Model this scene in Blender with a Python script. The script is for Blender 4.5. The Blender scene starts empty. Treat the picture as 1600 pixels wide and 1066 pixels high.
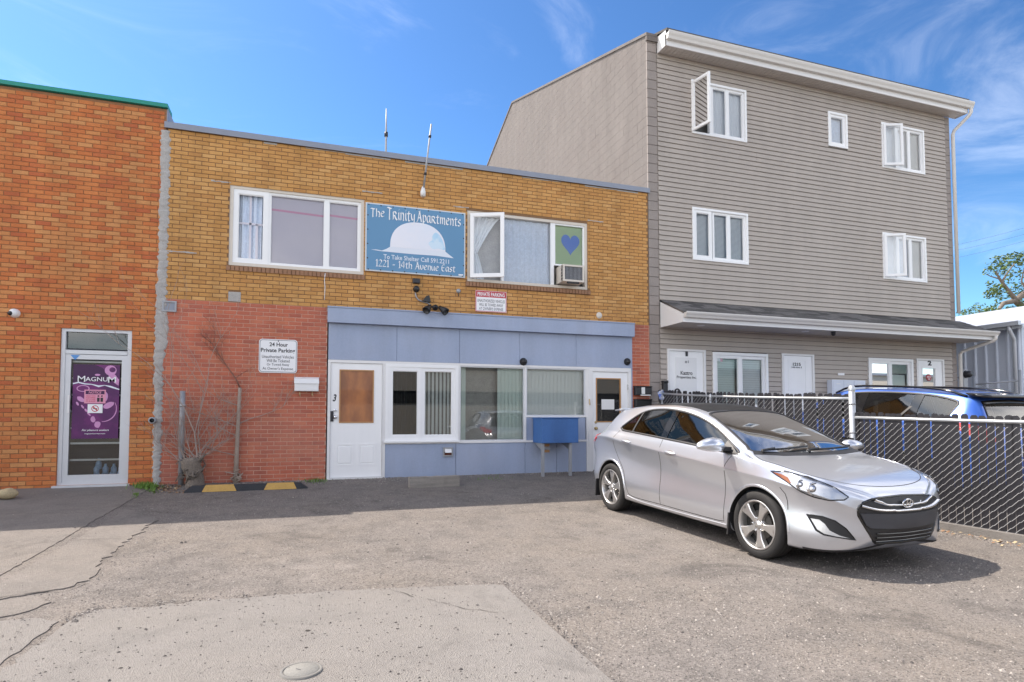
import bpy, bmesh, math, random
from mathutils import Vector, Matrix
from mathutils.bvhtree import BVHTree
from mathutils.geometry import delaunay_2d_cdt
random.seed(7)
S = bpy.context.scene
COL = S.collection
PI = math.pi
# ------------------------------------------------------------------ camera
F_PX, YAW, PITCH, HOR = 950.0, math.radians(18.74), math.radians(2.6), 652.0
CAM = Vector((0, 0, 1.06))
cd = bpy.data.cameras.new('camera'); cam = bpy.data.objects.new('camera', cd); COL.objects.link(cam)
cam.location = CAM; cam.rotation_euler = (PI / 2 + PITCH, 0, -YAW)
cd.sensor_width = 36; cd.lens = 36 * F_PX / 1600
CYP = HOR - F_PX * math.tan(PITCH)
cd.shift_y = (CYP - 533) / 1600
cd.clip_end = 3000; cd.clip_start = 0.05
S.camera = cam
# ------------------------------------------------------------------ sky, sun, exposure
SUN_DIR = Vector((-0.44, 0.445, 1.0)).normalized()          # towards the sun
FILL_CLOUD_ROT = -0.60
FILL_CLOUD_OFF = (12.23, 4.50, 0.33)  # chosen so the added fill clouds lie mostly outside the view
SUN_EL = math.asin(SUN_DIR.z); SUN_AZ = math.atan2(SUN_DIR.x, SUN_DIR.y)
w = bpy.data.worlds.new('World'); S.world = w; w.use_nodes = True
nt = w.node_tree; nt.nodes.clear()
out = nt.nodes.new('ShaderNodeOutputWorld'); bg = nt.nodes.new('ShaderNodeBackground')
sky = nt.nodes.new('ShaderNodeTexSky'); sky.sky_type = 'NISHITA'; sky.sun_disc = False
sky.sun_elevation = SUN_EL; sky.sun_rotation = SUN_AZ
sky.air_density = 1.0; sky.dust_density = 0.6; sky.ozone_density = 2.0
def wn(kind, **k):
    n = nt.nodes.new(kind)
    for a, v in k.items(): n.inputs[a].default_value = v
    return n
gam = wn('ShaderNodeGamma', Gamma=1.55); s1_ = wn('ShaderNodeVectorMath'); s1_.operation = 'SCALE'; s1_.inputs['Scale'].default_value = 0.25
s2_ = wn('ShaderNodeVectorMath'); s2_.operation = 'MULTIPLY'; s2_.inputs[1].default_value = (1.10, 1.38, 1.40)
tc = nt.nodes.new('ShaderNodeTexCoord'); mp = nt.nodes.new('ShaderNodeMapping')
mp.inputs['Scale'].default_value = (1.0, 1.0, 1.7); mp.inputs['Location'].default_value = FILL_CLOUD_OFF; mp.inputs['Rotation'].default_value = (0, 0, FILL_CLOUD_ROT)
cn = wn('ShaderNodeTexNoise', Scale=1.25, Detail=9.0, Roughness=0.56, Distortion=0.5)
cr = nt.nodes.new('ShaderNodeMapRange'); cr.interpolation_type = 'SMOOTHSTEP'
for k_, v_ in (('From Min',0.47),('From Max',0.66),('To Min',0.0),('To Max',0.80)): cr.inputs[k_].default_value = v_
mx = nt.nodes.new('ShaderNodeMixRGB'); mx.inputs['Color2'].default_value = (7.0, 6.65, 6.3, 1)  # bright white cloud, added as neutral fill for the shaded fronts
mp2 = nt.nodes.new('ShaderNodeMapping'); mp2.inputs['Scale'].default_value = (1.0, 1.6, 3.6); mp2.inputs['Rotation'].default_value = (0.15, 0.1, 0.5)
c2 = wn('ShaderNodeTexNoise', Scale=2.4, Detail=10.0, Roughness=0.62, Distortion=0.9); r2 = nt.nodes.new('ShaderNodeMapRange'); r2.interpolation_type = 'SMOOTHSTEP'   # thin high cirrus all over
for k_, v_ in (('From Min',0.46),('From Max',0.80),('To Min',0.0),('To Max',0.20)): r2.inputs[k_].default_value = v_
mc = nt.nodes.new('ShaderNodeMixRGB'); mc.inputs['Color2'].default_value = (3.6, 3.7, 3.9, 1)
nt.links.new(tc.outputs['Generated'], mp2.inputs['Vector']); nt.links.new(mp2.outputs['Vector'], c2.inputs['Vector']); nt.links.new(c2.outputs['Fac'], r2.inputs['Value']); nt.links.new(r2.outputs['Result'], mc.inputs['Fac'])
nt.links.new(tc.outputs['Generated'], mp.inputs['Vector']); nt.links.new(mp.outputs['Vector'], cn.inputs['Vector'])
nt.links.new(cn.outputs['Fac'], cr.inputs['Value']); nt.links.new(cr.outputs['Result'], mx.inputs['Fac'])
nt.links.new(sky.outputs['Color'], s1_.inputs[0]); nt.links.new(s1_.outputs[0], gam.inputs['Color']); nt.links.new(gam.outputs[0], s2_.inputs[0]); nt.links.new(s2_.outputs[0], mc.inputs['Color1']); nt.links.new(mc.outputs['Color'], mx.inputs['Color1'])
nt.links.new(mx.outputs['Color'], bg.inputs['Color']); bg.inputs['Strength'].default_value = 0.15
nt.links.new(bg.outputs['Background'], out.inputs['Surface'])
sl = bpy.data.lights.new('sun', 'SUN'); so = bpy.data.objects.new('sun', sl); COL.objects.link(so)
sl.energy = 2.0; sl.angle = math.radians(0.5); sl.color = (1.0, 0.90, 0.79)
so.rotation_euler = SUN_DIR.to_track_quat('Z', 'Y').to_euler(); so.location = (-10, 20, 30)
S.view_settings.view_transform = 'Standard'; S.view_settings.look = 'None'
S.view_settings.exposure = 1.84; S.view_settings.gamma = 1; S.view_settings.use_curve_mapping = False
S.cycles.max_bounces = 8; S.cycles.transparent_max_bounces = 16

# ------------------------------------------------------------------ helpers
_R = Vector((math.cos(YAW), -math.sin(YAW), 0)); _FH = Vector((math.sin(YAW), math.cos(YAW), 0)); _Z = Vector((0, 0, 1))
_F = _FH * math.cos(PITCH) + _Z * math.sin(PITCH); _U = -_FH * math.sin(PITCH) + _Z * math.cos(PITCH)
YF = 10.92                                                  # plane of the street fronts
def ray(x, y): return _F + _R * ((x - 800) / F_PX) + _U * ((CYP - y) / F_PX)
def fp(x, y, Y=YF):
    d = ray(x, y); t = (Y - CAM.y) / d.y; p = CAM + d * t
    return p.x, p.z
def gz(Y): d = max(0.0, YF - Y); return -0.39 * (1 - math.exp(-d / 4.6))
def gp(x, y):
    d = ray(x, y); t = 4.0
    for _ in range(60):
        p = CAM + d * t; t = (gz(p.y) - CAM.z) / d.z
    return (p.x, p.y)
def rect(x0, y0, x1, y1, x2=None, y2=None, x3=None, y3=None, Y=YF):
    """metric rectangle on a front plane from the photo corners: tl, br (tr, bl)"""
    a = fp(x0, y0, Y); b = fp(x1, y1, Y)
    return (a[0], b[0], b[1], a[1])                          # X0,X1,Z0,Z1

class MB:
    def __init__(s): s.v = []; s.f = []; s.m = []; s.sm = []
    def add(s, vs, fs, m=0, smooth=False):
        o = len(s.v); s.v += [tuple(v) for v in vs]
        for f in fs: s.f.append(tuple(i + o for i in f)); s.m.append(m); s.sm.append(smooth)
        return s
    def box(s, x0, x1, y0, y1, z0, z1, m=0, skip=''):
        v = [(x0,y0,z0),(x1,y0,z0),(x1,y1,z0),(x0,y1,z0),(x0,y0,z1),(x1,y0,z1),(x1,y1,z1),(x0,y1,z1)]
        f = [(0,3,2,1),(4,5,6,7),(0,1,5,4),(2,3,7,6),(1,2,6,5),(3,0,4,7)]
        if skip == 'back': f.pop(3)
        return s.add(v, f, m)
    def bbox(s, x0, x1, y0, y1, z0, z1, b=0.01, m=0):
        """box whose front (-Y) edges are chamfered"""
        v = [(x0,y1,z0),(x1,y1,z0),(x1,y1,z1),(x0,y1,z1),(x0,y0+b,z0),(x1,y0+b,z0),(x1,y0+b,z1),(x0,y0+b,z1),
             (x0+b,y0,z0+b),(x1-b,y0,z0+b),(x1-b,y0,z1-b),(x0+b,y0,z1-b)]
        f = [(8,9,10,11),(4,5,9,8),(5,6,10,9),(6,7,11,10),(7,4,8,11),(0,1,5,4),(1,2,6,5),(2,3,7,6),(3,0,4,7),(3,2,1,0)]
        return s.add(v, f, m)
    def tube(s, path, r, n=8, m=0, cap=True, smooth=True):
        P = [Vector(p) for p in path]; k = len(P)
        rs = r if isinstance(r, (list, tuple)) else [r] * k
        vs = []; prev = None
        for i, p in enumerate(P):
            d = (P[min(i+1,k-1)] - P[max(i-1,0)])
            if d.length < 1e-9: d = Vector((0,0,1))
            d.normalize()
            if prev is None:
                a = Vector((0,0,1)) if abs(d.z) < 0.9 else Vector((1,0,0)); u = d.cross(a).normalized()
            else: u = (prev - d * prev.dot(d)).normalized()
            prev = u; v = d.cross(u)
            for j in range(n):
                t = 2*PI*j/n; vs.append(p + (u*math.cos(t) + v*math.sin(t)) * rs[i])
        fs = [(i*n+j, i*n+(j+1)%n, (i+1)*n+(j+1)%n, (i+1)*n+j) for i in range(k-1) for j in range(n)]
        s.add(vs, fs, m, smooth)
        if cap:
            o = len(s.v) - len(vs)
            s.f.append(tuple(o + j for j in reversed(range(n)))); s.m.append(m); s.sm.append(False)
            s.f.append(tuple(o + (k-1)*n + j for j in range(n))); s.m.append(m); s.sm.append(False)
        return s
    def cyl(s, a, b, r, n=16, m=0): return s.tube([a, b], r, n, m)
    def lathe(s, prof, origin, axis='Z', n=24, m=0, smooth=True):
        """prof: list of (radius, height)"""
        vs = []
        for (r, h) in prof:
            for j in range(n):
                t = 2*PI*j/n; c, q = r*math.cos(t), r*math.sin(t)
                p = {'Z': (c,q,h), 'Y': (c,h,q), 'X': (h,c,q)}[axis]
                vs.append((p[0]+origin[0], p[1]+origin[1], p[2]+origin[2]))
        k = len(prof)
        fs = [(i*n+j, i*n+(j+1)%n, (i+1)*n+(j+1)%n, (i+1)*n+j) for i in range(k-1) for j in range(n)]
        return s.add(vs, fs, m, smooth)
    def prism(s, pts, y0, y1, m=0, plane='xz'):
        """2-D outline extruded from y0 to y1 (third axis)"""
        n = len(pts)
        def mk(p, h): return {'xz': (p[0],h,p[1]), 'xy': (p[0],p[1],h), 'yz': (h,p[0],p[1])}[plane]
        vs = [mk(p, y0) for p in pts] + [mk(p, y1) for p in pts]
        fs = [tuple(range(n)), tuple(range(2*n-1, n-1, -1))] + [(i, n+i, n+(i+1)%n, (i+1)%n) for i in range(n)]
        return s.add(vs, fs, m)
    def frame(s, x0, x1, z0, z1, wd, y0, y1, m=0, b=None):
        """rectangular frame of width wd (butt joints)"""
        b = b if b is not None else wd
        s.box(x0, x1, y0, y1, z1-wd, z1, m); s.box(x0, x1, y0, y1, z0, z0+b, m)
        s.box(x0, x0+wd, y0, y1, z0+b, z1-wd, m); s.box(x1-wd, x1, y0, y1, z0+b, z1-wd, m)
        return s
    def quad(s, a, b, c, d, m=0): return s.add([a,b,c,d], [(0,1,2,3)], m)

WL = {}
def mesh(name, mb, mats, off=(0,0,0), fix=True):
    me = bpy.data.meshes.new(name)
    me.from_pydata([(v[0]-off[0], v[1]-off[1], v[2]-off[2]) for v in mb.v], [], mb.f)
    if not isinstance(mats, (list, tuple)): mats = [mats]
    for m in mats: me.materials.append(m)
    me.polygons.foreach_set('material_index', mb.m); me.polygons.foreach_set('use_smooth', mb.sm)
    if fix:
        bm = bmesh.new(); bm.from_mesh(me); bmesh.ops.recalc_face_normals(bm, faces=bm.faces); bm.to_mesh(me); bm.free()
    me.update(); return me
def thing(name, label, cat, loc=(0,0,0), group=None, rz=0):
    o = bpy.data.objects.new(name, None); COL.objects.link(o); o.location = loc; o.rotation_euler = (0,0,rz)
    o.empty_display_size = 0.2
    o['label'] = label; o['category'] = cat
    if group: o['group'] = group
    WL[o.name] = Vector(loc); return o
def part(name, mb, mats, parent, local=False, kind=None, label=None, fix=True):
    off = (0,0,0) if local else WL.get(parent.name, Vector((0,0,0)))
    o = bpy.data.objects.new(name, mesh(name, mb, mats, off, fix)); COL.objects.link(o); o.parent = parent
    WL[o.name] = Vector(off)
    if kind: o['kind'] = kind
    if label: o['label'] = label
    return o
def solo(name, mb, mats, label, cat, loc=(0,0,0), group=None, kind=None):
    o = bpy.data.objects.new(name, mesh(name, mb, mats, loc)); COL.objects.link(o); o.location = loc
    if label: o['label'] = label
    if cat: o['category'] = cat
    if group: o['group'] = group
    if kind: o['kind'] = kind
    WL[o.name] = Vector(loc); return o

# ------------------------------------------------------------------ materials
def srgb(r, g, b): return tuple((((c/255+0.055)/1.055)**2.4 if c/255 > 0.04045 else c/255/12.92) for c in (r,g,b))
def mat(name, col, rough=0.6, metal=0.0, var=0.0, scale=6.0, fine=0.0, fscale=90.0, bump=0.0, bscale=80.0, coat=0.0, spec=0.5, col2=None, c2amt=0.5, c2scale=2.0, stretch=(1,1,1), emit=None, streak=0.0):
    m = bpy.data.materials.new(name); m.use_nodes = True; t = m.node_tree; p = t.nodes['Principled BSDF']
    p.inputs['Base Color'].default_value = (*col, 1); p.inputs['Roughness'].default_value = rough
    p.inputs['Metallic'].default_value = metal; p.inputs['Coat Weight'].default_value = coat; p.inputs['Specular IOR Level'].default_value = spec
    geo = t.nodes.new('ShaderNodeNewGeometry'); vm = t.nodes.new('ShaderNodeMapping'); vm.inputs['Scale'].default_value = stretch
    t.links.new(geo.outputs['Position'], vm.inputs['Vector']); vec = vm.outputs['Vector']
    cur = None
    def noise(sc, det=4, rg=0.6):
        n = t.nodes.new('ShaderNodeTexNoise'); n.inputs['Scale'].default_value = sc; n.inputs['Detail'].default_value = det
        n.inputs['Roughness'].default_value = rg; t.links.new(vec, n.inputs['Vector']); return n.outputs['Fac']
    def mr(src, a, b, c, d):
        n = t.nodes.new('ShaderNodeMapRange'); t.links.new(src, n.inputs['Value'])
        for k, v in zip(('From Min','From Max','To Min','To Max'), (a,b,c,d)): n.inputs[k].default_value = v
        return n.outputs['Result']
    def mixc(fac, a, b, mode='MIX'):
        n = t.nodes.new('ShaderNodeMixRGB'); n.blend_type = mode
        for i, x in ((0, fac), (1, a), (2, b)):
            if isinstance(x, (int, float)): n.inputs[i].default_value = x
            elif isinstance(x, tuple): n.inputs[i].default_value = (*x[:3], 1)
            else: t.links.new(x, n.inputs[i])
        return n.outputs['Color']
    cur = tuple(col)
    if col2 is not None: cur = mixc(mr(noise(c2scale), 0.42, 0.42 + 0.35*(1.05-c2amt)+.05, 0, c2amt), cur, tuple(col2))
    if var: cur = mixc(1.0, cur, mixc(noise(scale), (1-var,)*3, (1+var,)*3), 'MULTIPLY')
    if streak:
        v2 = t.nodes.new('ShaderNodeMapping'); v2.inputs['Scale'].default_value = (1.6, 1.6, 0.28); t.links.new(geo.outputs['Position'], v2.inputs['Vector'])
        n2 = t.nodes.new('ShaderNodeTexNoise'); n2.inputs['Scale'].default_value = 1.7; n2.inputs['Detail'].default_value = 7; n2.inputs['Roughness'].default_value = 0.65; t.links.new(v2.outputs['Vector'], n2.inputs['Vector'])
        cur = mixc(1.0, cur, mixc(mr(n2.outputs['Fac'], 0.32, 0.68, 0, 1), (1-streak,)*3, (1+streak*0.8,)*3), 'MULTIPLY')
    if fine: cur = mixc(1.0, cur, mixc(mr(noise(fscale, 3, 0.7), 0.3, 0.7, 0, 1), (1-fine,)*3, (1+fine,)*3), 'MULTIPLY')
    if not isinstance(cur, tuple): t.links.new(cur, p.inputs['Base Color'])
    if bump:
        b = t.nodes.new('ShaderNodeBump'); b.inputs['Strength'].default_value = min(1, bump); b.inputs['Distance'].default_value = 0.01
        t.links.new(noise(bscale, 5, 0.65), b.inputs['Height']); t.links.new(b.outputs['Normal'], p.inputs['Normal'])
    if emit: p.inputs['Emission Color'].default_value = (*emit[0], 1); p.inputs['Emission Strength'].default_value = emit[1]
    return m
def glass(name, tint=(0.85,0.9,0.9), refl=1.0, ior=1.5, rough=0.0):
    m = bpy.data.materials.new(name); m.use_nodes = True; t = m.node_tree; t.nodes.clear()
    o = t.nodes.new('ShaderNodeOutputMaterial'); mixn = t.nodes.new('ShaderNodeMixShader'); tr = t.nodes.new('ShaderNodeBsdfTransparent')
    gl = t.nodes.new('ShaderNodeBsdfGlossy'); fr = t.nodes.new('ShaderNodeFresnel'); ma = t.nodes.new('ShaderNodeMath'); ma.operation = 'MULTIPLY'
    tr.inputs['Color'].default_value = (*tint, 1); gl.inputs['Roughness'].default_value = rough; fr.inputs['IOR'].default_value = ior
    ma.inputs[1].default_value = refl; ma.use_clamp = True
    t.links.new(fr.outputs[0], ma.inputs[0]); t.links.new(ma.outputs[0], mixn.inputs[0]); t.links.new(tr.outputs[0], mixn.inputs[1])
    t.links.new(gl.outputs[0], mixn.inputs[2]); t.links.new(mixn.outputs[0], o.inputs['Surface']); return m

M = {}
def bm_(n, c, **k): M[n] = mat(n, c, **k)
YB = [(0.551, 0.282, 0.089), (0.523, 0.263, 0.08), (0.58, 0.309, 0.104), (0.494, 0.241, 0.075), (0.598, 0.33, 0.119)]
M['yb'] = [mat('buff_brick_%s' % 'abcde'[i], c, 0.85, var=0.12, scale=9, streak=0.15, fine=0.16, fscale=160, bump=0.5, bscale=220) for i, c in enumerate(YB)]
RB = [(0.503, 0.143, 0.079), (0.465, 0.129, 0.073), (0.533, 0.167, 0.09), (0.407, 0.114, 0.069)]
M['rb'] = [mat('painted_red_brick_%s' % 'abcd'[i], c, 0.8, var=0.14, scale=5, streak=0.13, fine=0.10, fscale=120, bump=0.3, bscale=200, col2=(0.36,0.18,0.14), c2amt=0.35, c2scale=0.9) for i, c in enumerate(RB)]
LB = [(0.55, 0.167, 0.048), (0.505, 0.142, 0.045), (0.576, 0.194, 0.058), (0.576, 0.234, 0.078), (0.588, 0.262, 0.094), (0.473, 0.123, 0.042)]
M['lb'] = [mat('orange_brick_%s' % 'abcdef'[i], c, 0.82, var=0.12, scale=8, streak=0.14, fine=0.2, fscale=130, bump=0.55, bscale=200, stretch=(2.2,1,1)) for i, c in enumerate(LB)]
bm_('mortar_dark', (0.23,0.13,0.065), rough=0.95, var=0.2, fine=0.2)
bm_('mortar_red', (0.55,0.32,0.24), rough=0.95, var=0.25, fine=0.2)
bm_('mortar_left', (0.30,0.145,0.07), rough=0.95, var=0.2, fine=0.2)
bm_('cement', (0.42,0.40,0.38), rough=0.95, var=0.25, scale=7, fine=0.2, bump=0.8, bscale=60)
bm_('white_vinyl', (0.86,0.86,0.86), rough=0.35, var=0.03)
bm_('white_door', (0.88,0.88,0.88), rough=0.4, var=0.03, scale=2, streak=0.04)
bm_('almond_frame', (0.66,0.60,0.52), rough=0.5, var=0.05)
bm_('aluminium', (0.62,0.63,0.65), rough=0.42, metal=0.35, var=0.06)
bm_('blue_paint', (0.325,0.385,0.52), rough=0.55, var=0.05, scale=1.5, streak=0.07, fine=0.04, fscale=40, col2=(0.37,0.40,0.49), c2amt=0.4, c2scale=1.2)
bm_('blue_box', (0.045,0.135,0.36), rough=0.6, var=0.10, scale=3, streak=0.15, fine=0.08, fscale=40)
bm_('cap_metal', (0.25,0.27,0.32), rough=0.45, metal=0.3, var=0.1)
bm_('green_metal', (0.012,0.25,0.19), rough=0.4)
bm_('black_plastic', (0.015,0.015,0.017), rough=0.4)
bm_('dark_metal', (0.04,0.04,0.045), rough=0.45, metal=0.5)
bm_('galv', (0.50,0.52,0.54), rough=0.4, metal=0.65, var=0.1, scale=14)
bm_('galv_dull', (0.36,0.37,0.39), rough=0.55, metal=0.4, var=0.15, scale=14)
bm_('interior', (0.22,0.21,0.20), rough=0.9)
bm_('interior_dark', (0.025,0.025,0.028), rough=0.9)
bm_('blind_white', (0.86,0.88,0.87), rough=0.7)
bm_('blind_green', (0.76,0.85,0.80), rough=0.7)
bm_('shade_mauve', (0.76,0.71,0.76), rough=0.8, var=0.03)
bm_('curtain_pink', (0.80,0.42,0.55), rough=0.8)
bm_('curtain_blue', (0.70,0.77,0.88), rough=0.85, var=0.18, scale=16, fine=0.1, fscale=50)
bm_('curtain_white', (0.84,0.86,0.88), rough=0.85, var=0.05)
bm_('green_sheet', (0.46,0.60,0.34), rough=0.8, var=0.04)
bm_('heart_blue', (0.08,0.24,0.72), rough=0.7)
bm_('sill_brick', (0.30,0.16,0.09), rough=0.85, var=0.25, scale=10, fine=0.15)
bm_('plywood', (0.40,0.145,0.045), rough=0.35, var=0.3, scale=5, col2=(0.20,0.07,0.03), c2amt=0.75, c2scale=2.6, coat=0.8, stretch=(1,1,.4))
bm_('wood_trim', (0.45,0.24,0.10), rough=0.6, var=0.15)
bm_('brass', (0.55,0.42,0.22), rough=0.35, metal=0.9)
bm_('chrome', (0.75,0.75,0.76), rough=0.15, metal=1.0)
bm_('sign_white', (0.84,0.84,0.85), rough=0.45)
bm_('sign_red', (0.50,0.03,0.05), rough=0.45)
bm_('ink', (0.03,0.03,0.035), rough=0.6)
bm_('ink_grey', (0.16,0.16,0.18), rough=0.6)
bm_('banner_blue', (0.115,0.27,0.45), rough=0.5, var=0.05, scale=2)
bm_('banner_edge', (0.62,0.66,0.68), rough=0.5)
bm_('banner_white', (0.72,0.76,0.84), rough=0.55)
bm_('banner_dome', (0.80,0.80,0.86), rough=0.55, col2=(0.66,0.74,0.86), c2amt=0.5, c2scale=1.6)
bm_('banner_cyan', (0.44,0.66,0.84), rough=0.55, col2=(0.66,0.78,0.88), c2amt=0.8, c2scale=5)
bm_('siding', (0.42,0.37,0.325), rough=0.55, var=0.03, scale=1.2, streak=0.06, bump=0.08, bscale=30)
bm_('siding_back', (0.15,0.132,0.118), rough=0.8)
bm_('block_paint', (0.172,0.152,0.140), rough=0.9, var=0.10, scale=1.4, streak=0.10, fine=0.14, fscale=45, bump=0.7, bscale=50, col2=(0.155,0.132,0.122), c2amt=0.5, c2scale=1.3)
bm_('block_bare', (0.31,0.27,0.245), rough=0.9, var=0.18, scale=2.2, fine=0.12, fscale=60, bump=0.5)
bm_('white_trim', (0.76,0.75,0.74), rough=0.4, var=0.03)
bm_('gutter', (0.66,0.63,0.59), rough=0.4, var=0.04)
bm_('soffit', (0.50,0.46,0.42), rough=0.55)
bm_('shingle_a', (0.10,0.095,0.09), rough=0.95, var=0.25, scale=20, fine=0.3, fscale=160)
bm_('shingle_b', (0.15,0.14,0.135), rough=0.95, var=0.25, scale=20, fine=0.3, fscale=160)
bm_('shingle_c', (0.07,0.066,0.064), rough=0.95, var=0.25, scale=20, fine=0.3, fscale=160)
bm_('shed_metal', (0.62,0.66,0.75), rough=0.4, metal=0.1, var=0.05)
bm_('shed_roof', (0.58,0.60,0.64), rough=0.4, metal=0.3, var=0.06)
M['window_glass'] = glass('window_glass', (0.90,0.93,0.93), 1.2, 1.55)
M['store_glass'] = glass('store_glass', (0.92,0.96,0.94), 2.3, 1.55)
M['sky_glass'] = glass('sky_glass', (0.90,0.93,0.95), 2.2, 1.55)
bm_('mail_white', (0.78,0.78,0.78), rough=0.4)
bm_('tan_strap', (0.55,0.40,0.22), rough=0.6)
bm_('paper', (0.75,0.75,0.73), rough=0.8)

M['sash_glass'] = glass('sash_glass', (0.72,0.77,0.80), 12.0, 1.6)
bm_('roof_black', (0.010,0.010,0.011), rough=0.28, spec=0.25); M['clear_pane'] = glass('clear_pane', (0.97,0.98,0.99), 1.5, 1.5); bm_('wire_galv', (0.52,0.53,0.54), rough=0.45, metal=0.25)
def text(mb, s, x0, x1, z0, z1, y, m=0, bold=0.0, shear=0.0, warp=None):
    """flat lettering on a plane of constant y, fitted to a box"""
    c = bpy.data.curves.new('lettering', 'FONT'); c.body = s; c.size = 1.0; c.offset = bold; c.shear = shear; c.fill_mode = 'FRONT'; c.resolution_u = 3
    o = bpy.data.objects.new('lettering', c); COL.objects.link(o); bpy.context.view_layer.update()
    me = bpy.data.meshes.new_from_object(o.evaluated_get(bpy.context.evaluated_depsgraph_get()))
    V = [v.co.copy() for v in me.vertices]; Fs = [tuple(p.vertices) for p in me.polygons]
    bpy.data.objects.remove(o); bpy.data.curves.remove(c); bpy.data.meshes.remove(me)
    if not V: return mb
    a0, a1 = min(v.x for v in V), max(v.x for v in V); b0, b1 = min(v.y for v in V), max(v.y for v in V)
    vs = []
    for v in V:
        u = (v.x-a0)/(a1-a0); w_ = (v.y-b0)/(b1-b0); z = z0 + (z1-z0)*w_
        if warp: z = warp(u, w_, z)
        vs.append((x0+(x1-x0)*u, y, z))
    return mb.add(vs, [tuple(f) for f in Fs], m)
# ------------------------------------------------------------------ ground
def ground_mesh():
    ys = [-600,-250,-100,-40,-20,-10,-5,-2] + [i*0.25 for i in range(0, 45)] + [11.3, 12, 16, 30, 80, 250, 700]
    xs = [-700,-200,-60,-25] + [-12 + i for i in range(0, 34)] + [30, 60, 200, 700]
    mb = MB(); n = len(xs)
    vs = [(x, y, gz(y) if y < YF else 0.0) for y in ys for x in xs]
    fs = [(j*n+i, j*n+i+1, (j+1)*n+i+1, (j+1)*n+i) for j in range(len(ys)-1) for i in range(n-1)]
    return mb.add(vs, fs, 0, True)
def ground_mat(name, base, dark, light, pebble=1.0, patch=0.5, warm=(0.30,0.25,0.20)):
    m = bpy.data.materials.new(name); m.use_nodes = True; t = m.node_tree; p = t.nodes['Principled BSDF']
    p.inputs['Roughness'].default_value = 0.95; p.inputs['Specular IOR Level'].default_value = 0.2
    geo = t.nodes.new('ShaderNodeNewGeometry'); P = geo.outputs['Position']
    def N(kind, **k):
        n = t.nodes.new(kind)
        for a, v in k.items(): n.inputs[a].default_value = v
        t.links.new(P, n.inputs['Vector']); return n
    def ramp(src, a, b, c=0.0, d=1.0):
        n = t.nodes.new('ShaderNodeMapRange'); t.links.new(src, n.inputs['Value'])
        for k, v in zip(('From Min','From Max','To Min','To Max'), (a,b,c,d)): n.inputs[k].default_value = v
        return n.outputs['Result']
    def mixc(f, a, b, mode='MIX'):
        n = t.nodes.new('ShaderNodeMixRGB'); n.blend_type = mode
        for i, x in ((0,f),(1,a),(2,b)):
            if isinstance(x, float): n.inputs[i].default_value = x
            elif isinstance(x, tuple): n.inputs[i].default_value = (*x, 1)
            else: t.links.new(x, n.inputs[i])
        return n.outputs['Color']
    big = N('ShaderNodeTexNoise', Scale=0.55, Detail=6.0, Roughness=0.6).outputs['Fac']
    mid = N('ShaderNodeTexNoise', Scale=3.1, Detail=6.0, Roughness=0.65).outputs['Fac']
    sm = N('ShaderNodeTexNoise', Scale=38.0, Detail=5.0, Roughness=0.75).outputs['Fac']
    c = mixc(ramp(big, 0.38, 0.62, 0, patch), base, warm)
    c = mixc(ramp(mid, 0.45, 0.70, 0, patch), c, dark)
    c = mixc(ramp(sm, 0.35, 0.72, 0, 1), mixc(0.30, c, dark), mixc(0.35, c, light))
    v = N('ShaderNodeTexVoronoi', Scale=115.0); vcol = v.outputs['Color']
    sep = t.nodes.new('ShaderNodeSeparateColor'); t.links.new(vcol, sep.inputs[0])
    c = mixc(ramp(sep.outputs[0], 0.55, 1.0, 0, 0.40*pebble), c, light)
    c = mixc(ramp(sep.outputs[1], 0.72, 1.0, 0, 0.75*pebble), c, dark)
    v2 = N('ShaderNodeTexVoronoi', Scale=26.0); sep2 = t.nodes.new('ShaderNodeSeparateColor'); t.links.new(v2.outputs['Color'], sep2.inputs[0])
    dots = ramp(v2.outputs['Distance'], 0.10, 0.16, 1, 0)
    mm = t.nodes.new('ShaderNodeMath'); mm.operation = 'MULTIPLY'; t.links.new(dots, mm.inputs[0]); t.links.new(ramp(sep2.outputs[2], 0.84, 0.86, 0, 0.8*pebble), mm.inputs[1])
    c = mixc(mm.outputs[0], c, tuple(x*0.35 for x in dark))
    st = N('ShaderNodeTexNoise', Scale=0.95, Detail=9.0, Roughness=0.72, Distortion=0.8).outputs['Fac']
    c = mixc(ramp(st, 0.55, 0.66, 0, 0.5), c, tuple(x*0.8 for x in dark))
    c = mixc(ramp(st, 0.40, 0.28, 0, 0.35), c, light)
    t.links.new(c, p.inputs['Base Color'])
    b = t.nodes.new('ShaderNodeBump'); b.inputs['Strength'].default_value = 0.7; b.inputs['Distance'].default_value = 0.012
    hv = t.nodes.new('ShaderNodeMath'); hv.operation = 'ADD'; t.links.new(v.outputs['Distance'], hv.inputs[0]); t.links.new(sm, hv.inputs[1])
    t.links.new(hv.outputs[0], b.inputs['Height']); t.links.new(b.outputs['Normal'], p.inputs['Normal'])
    return m
M['lot'] = ground_mat('gravelly_asphalt', (0.208,0.187,0.172), (0.088,0.081,0.076), (0.345,0.316,0.292), 1.3, 0.8, (0.222,0.189,0.157))
M['slab'] = ground_mat('worn_concrete', (0.245,0.23,0.216), (0.165,0.155,0.146), (0.305,0.288,0.27), 0.4, 0.45, (0.24,0.215,0.188))
M['apron'] = ground_mat('old_concrete', (0.225,0.206,0.189), (0.128,0.117,0.109), (0.31,0.285,0.262), 0.55, 0.55, (0.255,0.222,0.188))
solo('parking_lot', ground_mesh(), M['lot'], None, None, kind='structure')

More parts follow.
